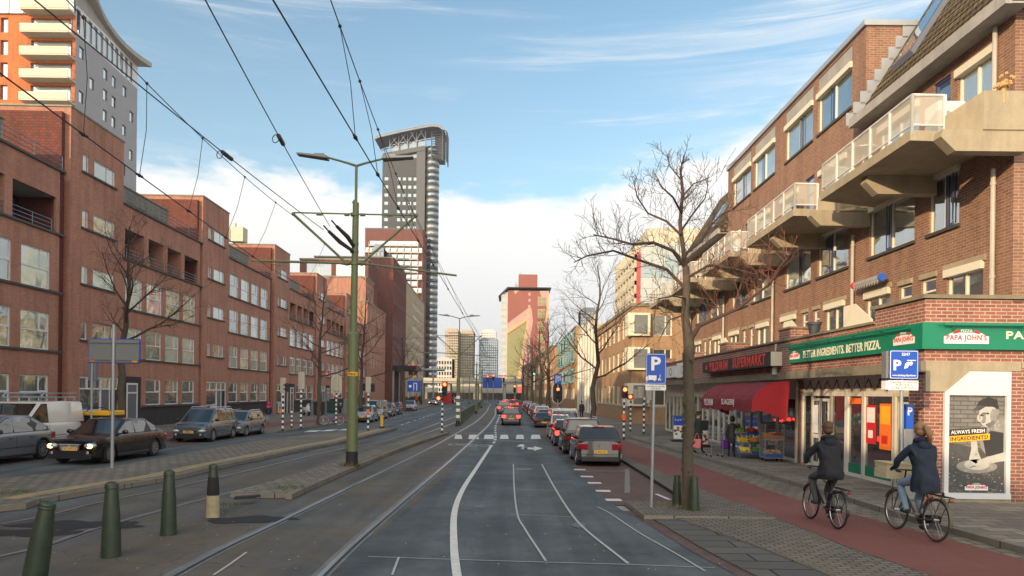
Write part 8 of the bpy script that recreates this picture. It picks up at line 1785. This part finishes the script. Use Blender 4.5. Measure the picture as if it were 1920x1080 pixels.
crate('crate of red tomatoes on the upper shelf of the roll cage', cx0+.14, cy0+.28, .88, .3, .42, .12, 'crate_wood', 'tomato', 3); crate('crate of oranges on the upper shelf of the roll cage', cx0-.16, cy0+.28, .88, .28, .42, .12, 'crate_wood', 'orange_fruit', 4)
ts = thing('display_stand', 'stepped blue steel display stand under the red awning', 'stand', (cx0-.45, cy0+1.35, .15)); m = MB()
for zz, yy in ((.18, -.25), (.5, .0), (.82, .25)): m.box(-.42, .42, yy-.22, yy+.22, zz, zz+.02)
for sx in (-.4, .4): m.tube([(sx, -.45, .08), (sx, -.45, .2)], .015, 6); m.tube([(sx, .45, .08), (sx, .45, .95)], .015, 6); m.tube([(sx, -.45, .2), (sx, .45, .95)], .015, 6)
m.build('frame', M_['crate_blue'], ts)
k = 0
for zz, yy, frs in ((.36, -.25, ('lemon', 'greens')), (.68, .0, ('banana', 'orange_fruit')), (1.0, .25, ('greens', 'tomato'))):
    for i, f_ in enumerate(frs):
        lvl = {.36: 'lowest', .68: 'middle', 1.0: 'top'}[zz]; crate(f'tilted crate of {f_.replace("_fruit", "")} on the {lvl} step of the stand, {("left", "right")[i]} place', cx0-.65+i*.41, cy0+1.35+yy, zz, .38, .36, .10, ('crate_wood', 'crate_blue', 'crate_wood', 'crate_green')[(i+2*k) % 4], f_, 10+i+k*3, radians(14), round_=f_ != 'banana'); 
    k += 1
x, y = g(1352, 858, .15); Tt = thing('shopping_trolley', 'wire shopping trolley beside the shop posts behind the shopper', 'trolley', (x-.15, y+.3, .15)); m = MB()
for zz, sc_ in ((.42, .75), (.55, .85), (.70, 1.), (.86, 1.1)): m.tube([(-.22*sc_, -.3*sc_, zz), (.22*sc_, -.3*sc_, zz), (.22*sc_, .3*sc_, zz), (-.22*sc_, .3*sc_, zz), (-.22*sc_, -.3*sc_, zz)], .006, 5)
for i in range(9): t = -1+i/4; m.tube([(t*.165, -.225, .42), (t*.24, -.33, .86)], .003, 4); m.tube([(-.165, t*.225, .42), (-.24, t*.33, .86)], .003, 4); m.tube([(.165, t*.225, .42), (.24, t*.33, .86)], .003, 4)
m.tube([(-.2, .3, .1), (-.2, -.3, .1), (-.2, -.34, .95), (.2, -.34, .95), (.2, -.3, .1), (.2, .3, .1)], .012, 6); m.build('frame', M_['cart_steel'], Tt)
for sx in (-1, 1):
    for sy in (-1, 1): MB().lathe([(.05, -.012), (.05, .012)], (sx*.2, sy*.28, .05), 12, M=Matrix.Rotation(pi/2, 4, 'Y')).build('castor', M_['tyre'], Tt)
# pavement boards
def board(label, px_, py_, w_, h_, cols, txt=None):
    x, y = g(px_, py_, .15); T = thing('pavement_sign', label, 'sign board', (x, y, .15)); m = MB(); m.box(-w_/2-.05, w_/2+.05, -.2, .2, 0, .09, 0); m.box(-w_/2, w_/2, -.03, .03, .09, h_, 1); bev(m.build('stand', [M_['trim_black'], M_['sign_back']], T), .01)
    m = MB(); m.box(-w_/2+.03, w_/2-.03, -.036, -.031, h_*.62, h_-.03, 0); m.box(-w_/2+.03, w_/2-.03, -.036, -.031, .13, h_*.61, 1)
    rnd = random.Random(px_)
    for i in range(9): a, b = rnd.uniform(-w_/2+.04, w_/2-.16), rnd.uniform(.16, h_*.5); m.box(a, a+.12, -.040, -.0365, b, b+.1, 2+i % 3)
    o = m.build('poster', [M_[c] for c in cols], T)
    if txt: letters(txt, w_*.7, .12, M_['sign_white'], o, face(0, -.04, h_*.82), bold=.01)
board('pavement board with dark blue header reading Lyco near the cream doors', 1274, 828, .62, 1.22, ('plate_blue', 'sign_white', 'greens', 'tomato', 'ink1'), 'Lyco'); board('pavement board with red footer half hidden behind the big tree', 1316, 838, .55, 1.12, ('ink1', 'sign_white', 'red', 'orange', 'ink1'))
# drain block lying on the island
x, y = g(462, 935, .12); tag(MB().box(-.22, .18, -.05, .05, 0, .06).box(-.05, .3, .08, .16, 0, .05).build('black_pipes', M_['trim_black'], loc=(x, y, .12), rz=.6), 'two short black pipes lying on the near end of the island', 'pipes')

# thin winter air
m, t, b = base('air'); t.nodes.clear(); pv = N(t, 'ShaderNodeVolumePrincipled'); pv.inputs['Color'].default_value = (.88, .92, 1, 1); pv.inputs['Density'].default_value = .00018; pv.inputs['Anisotropy'].default_value = .2
mo = N(t, 'ShaderNodeOutputMaterial'); t.links.new(pv.outputs[0], mo.inputs['Volume'])
hz = MB().box(-950, 950, -150, 3050, -1.5, 142).build('haze', m); tag(hz, 'thin pale winter air over the whole street', 'haze', kind='stuff')
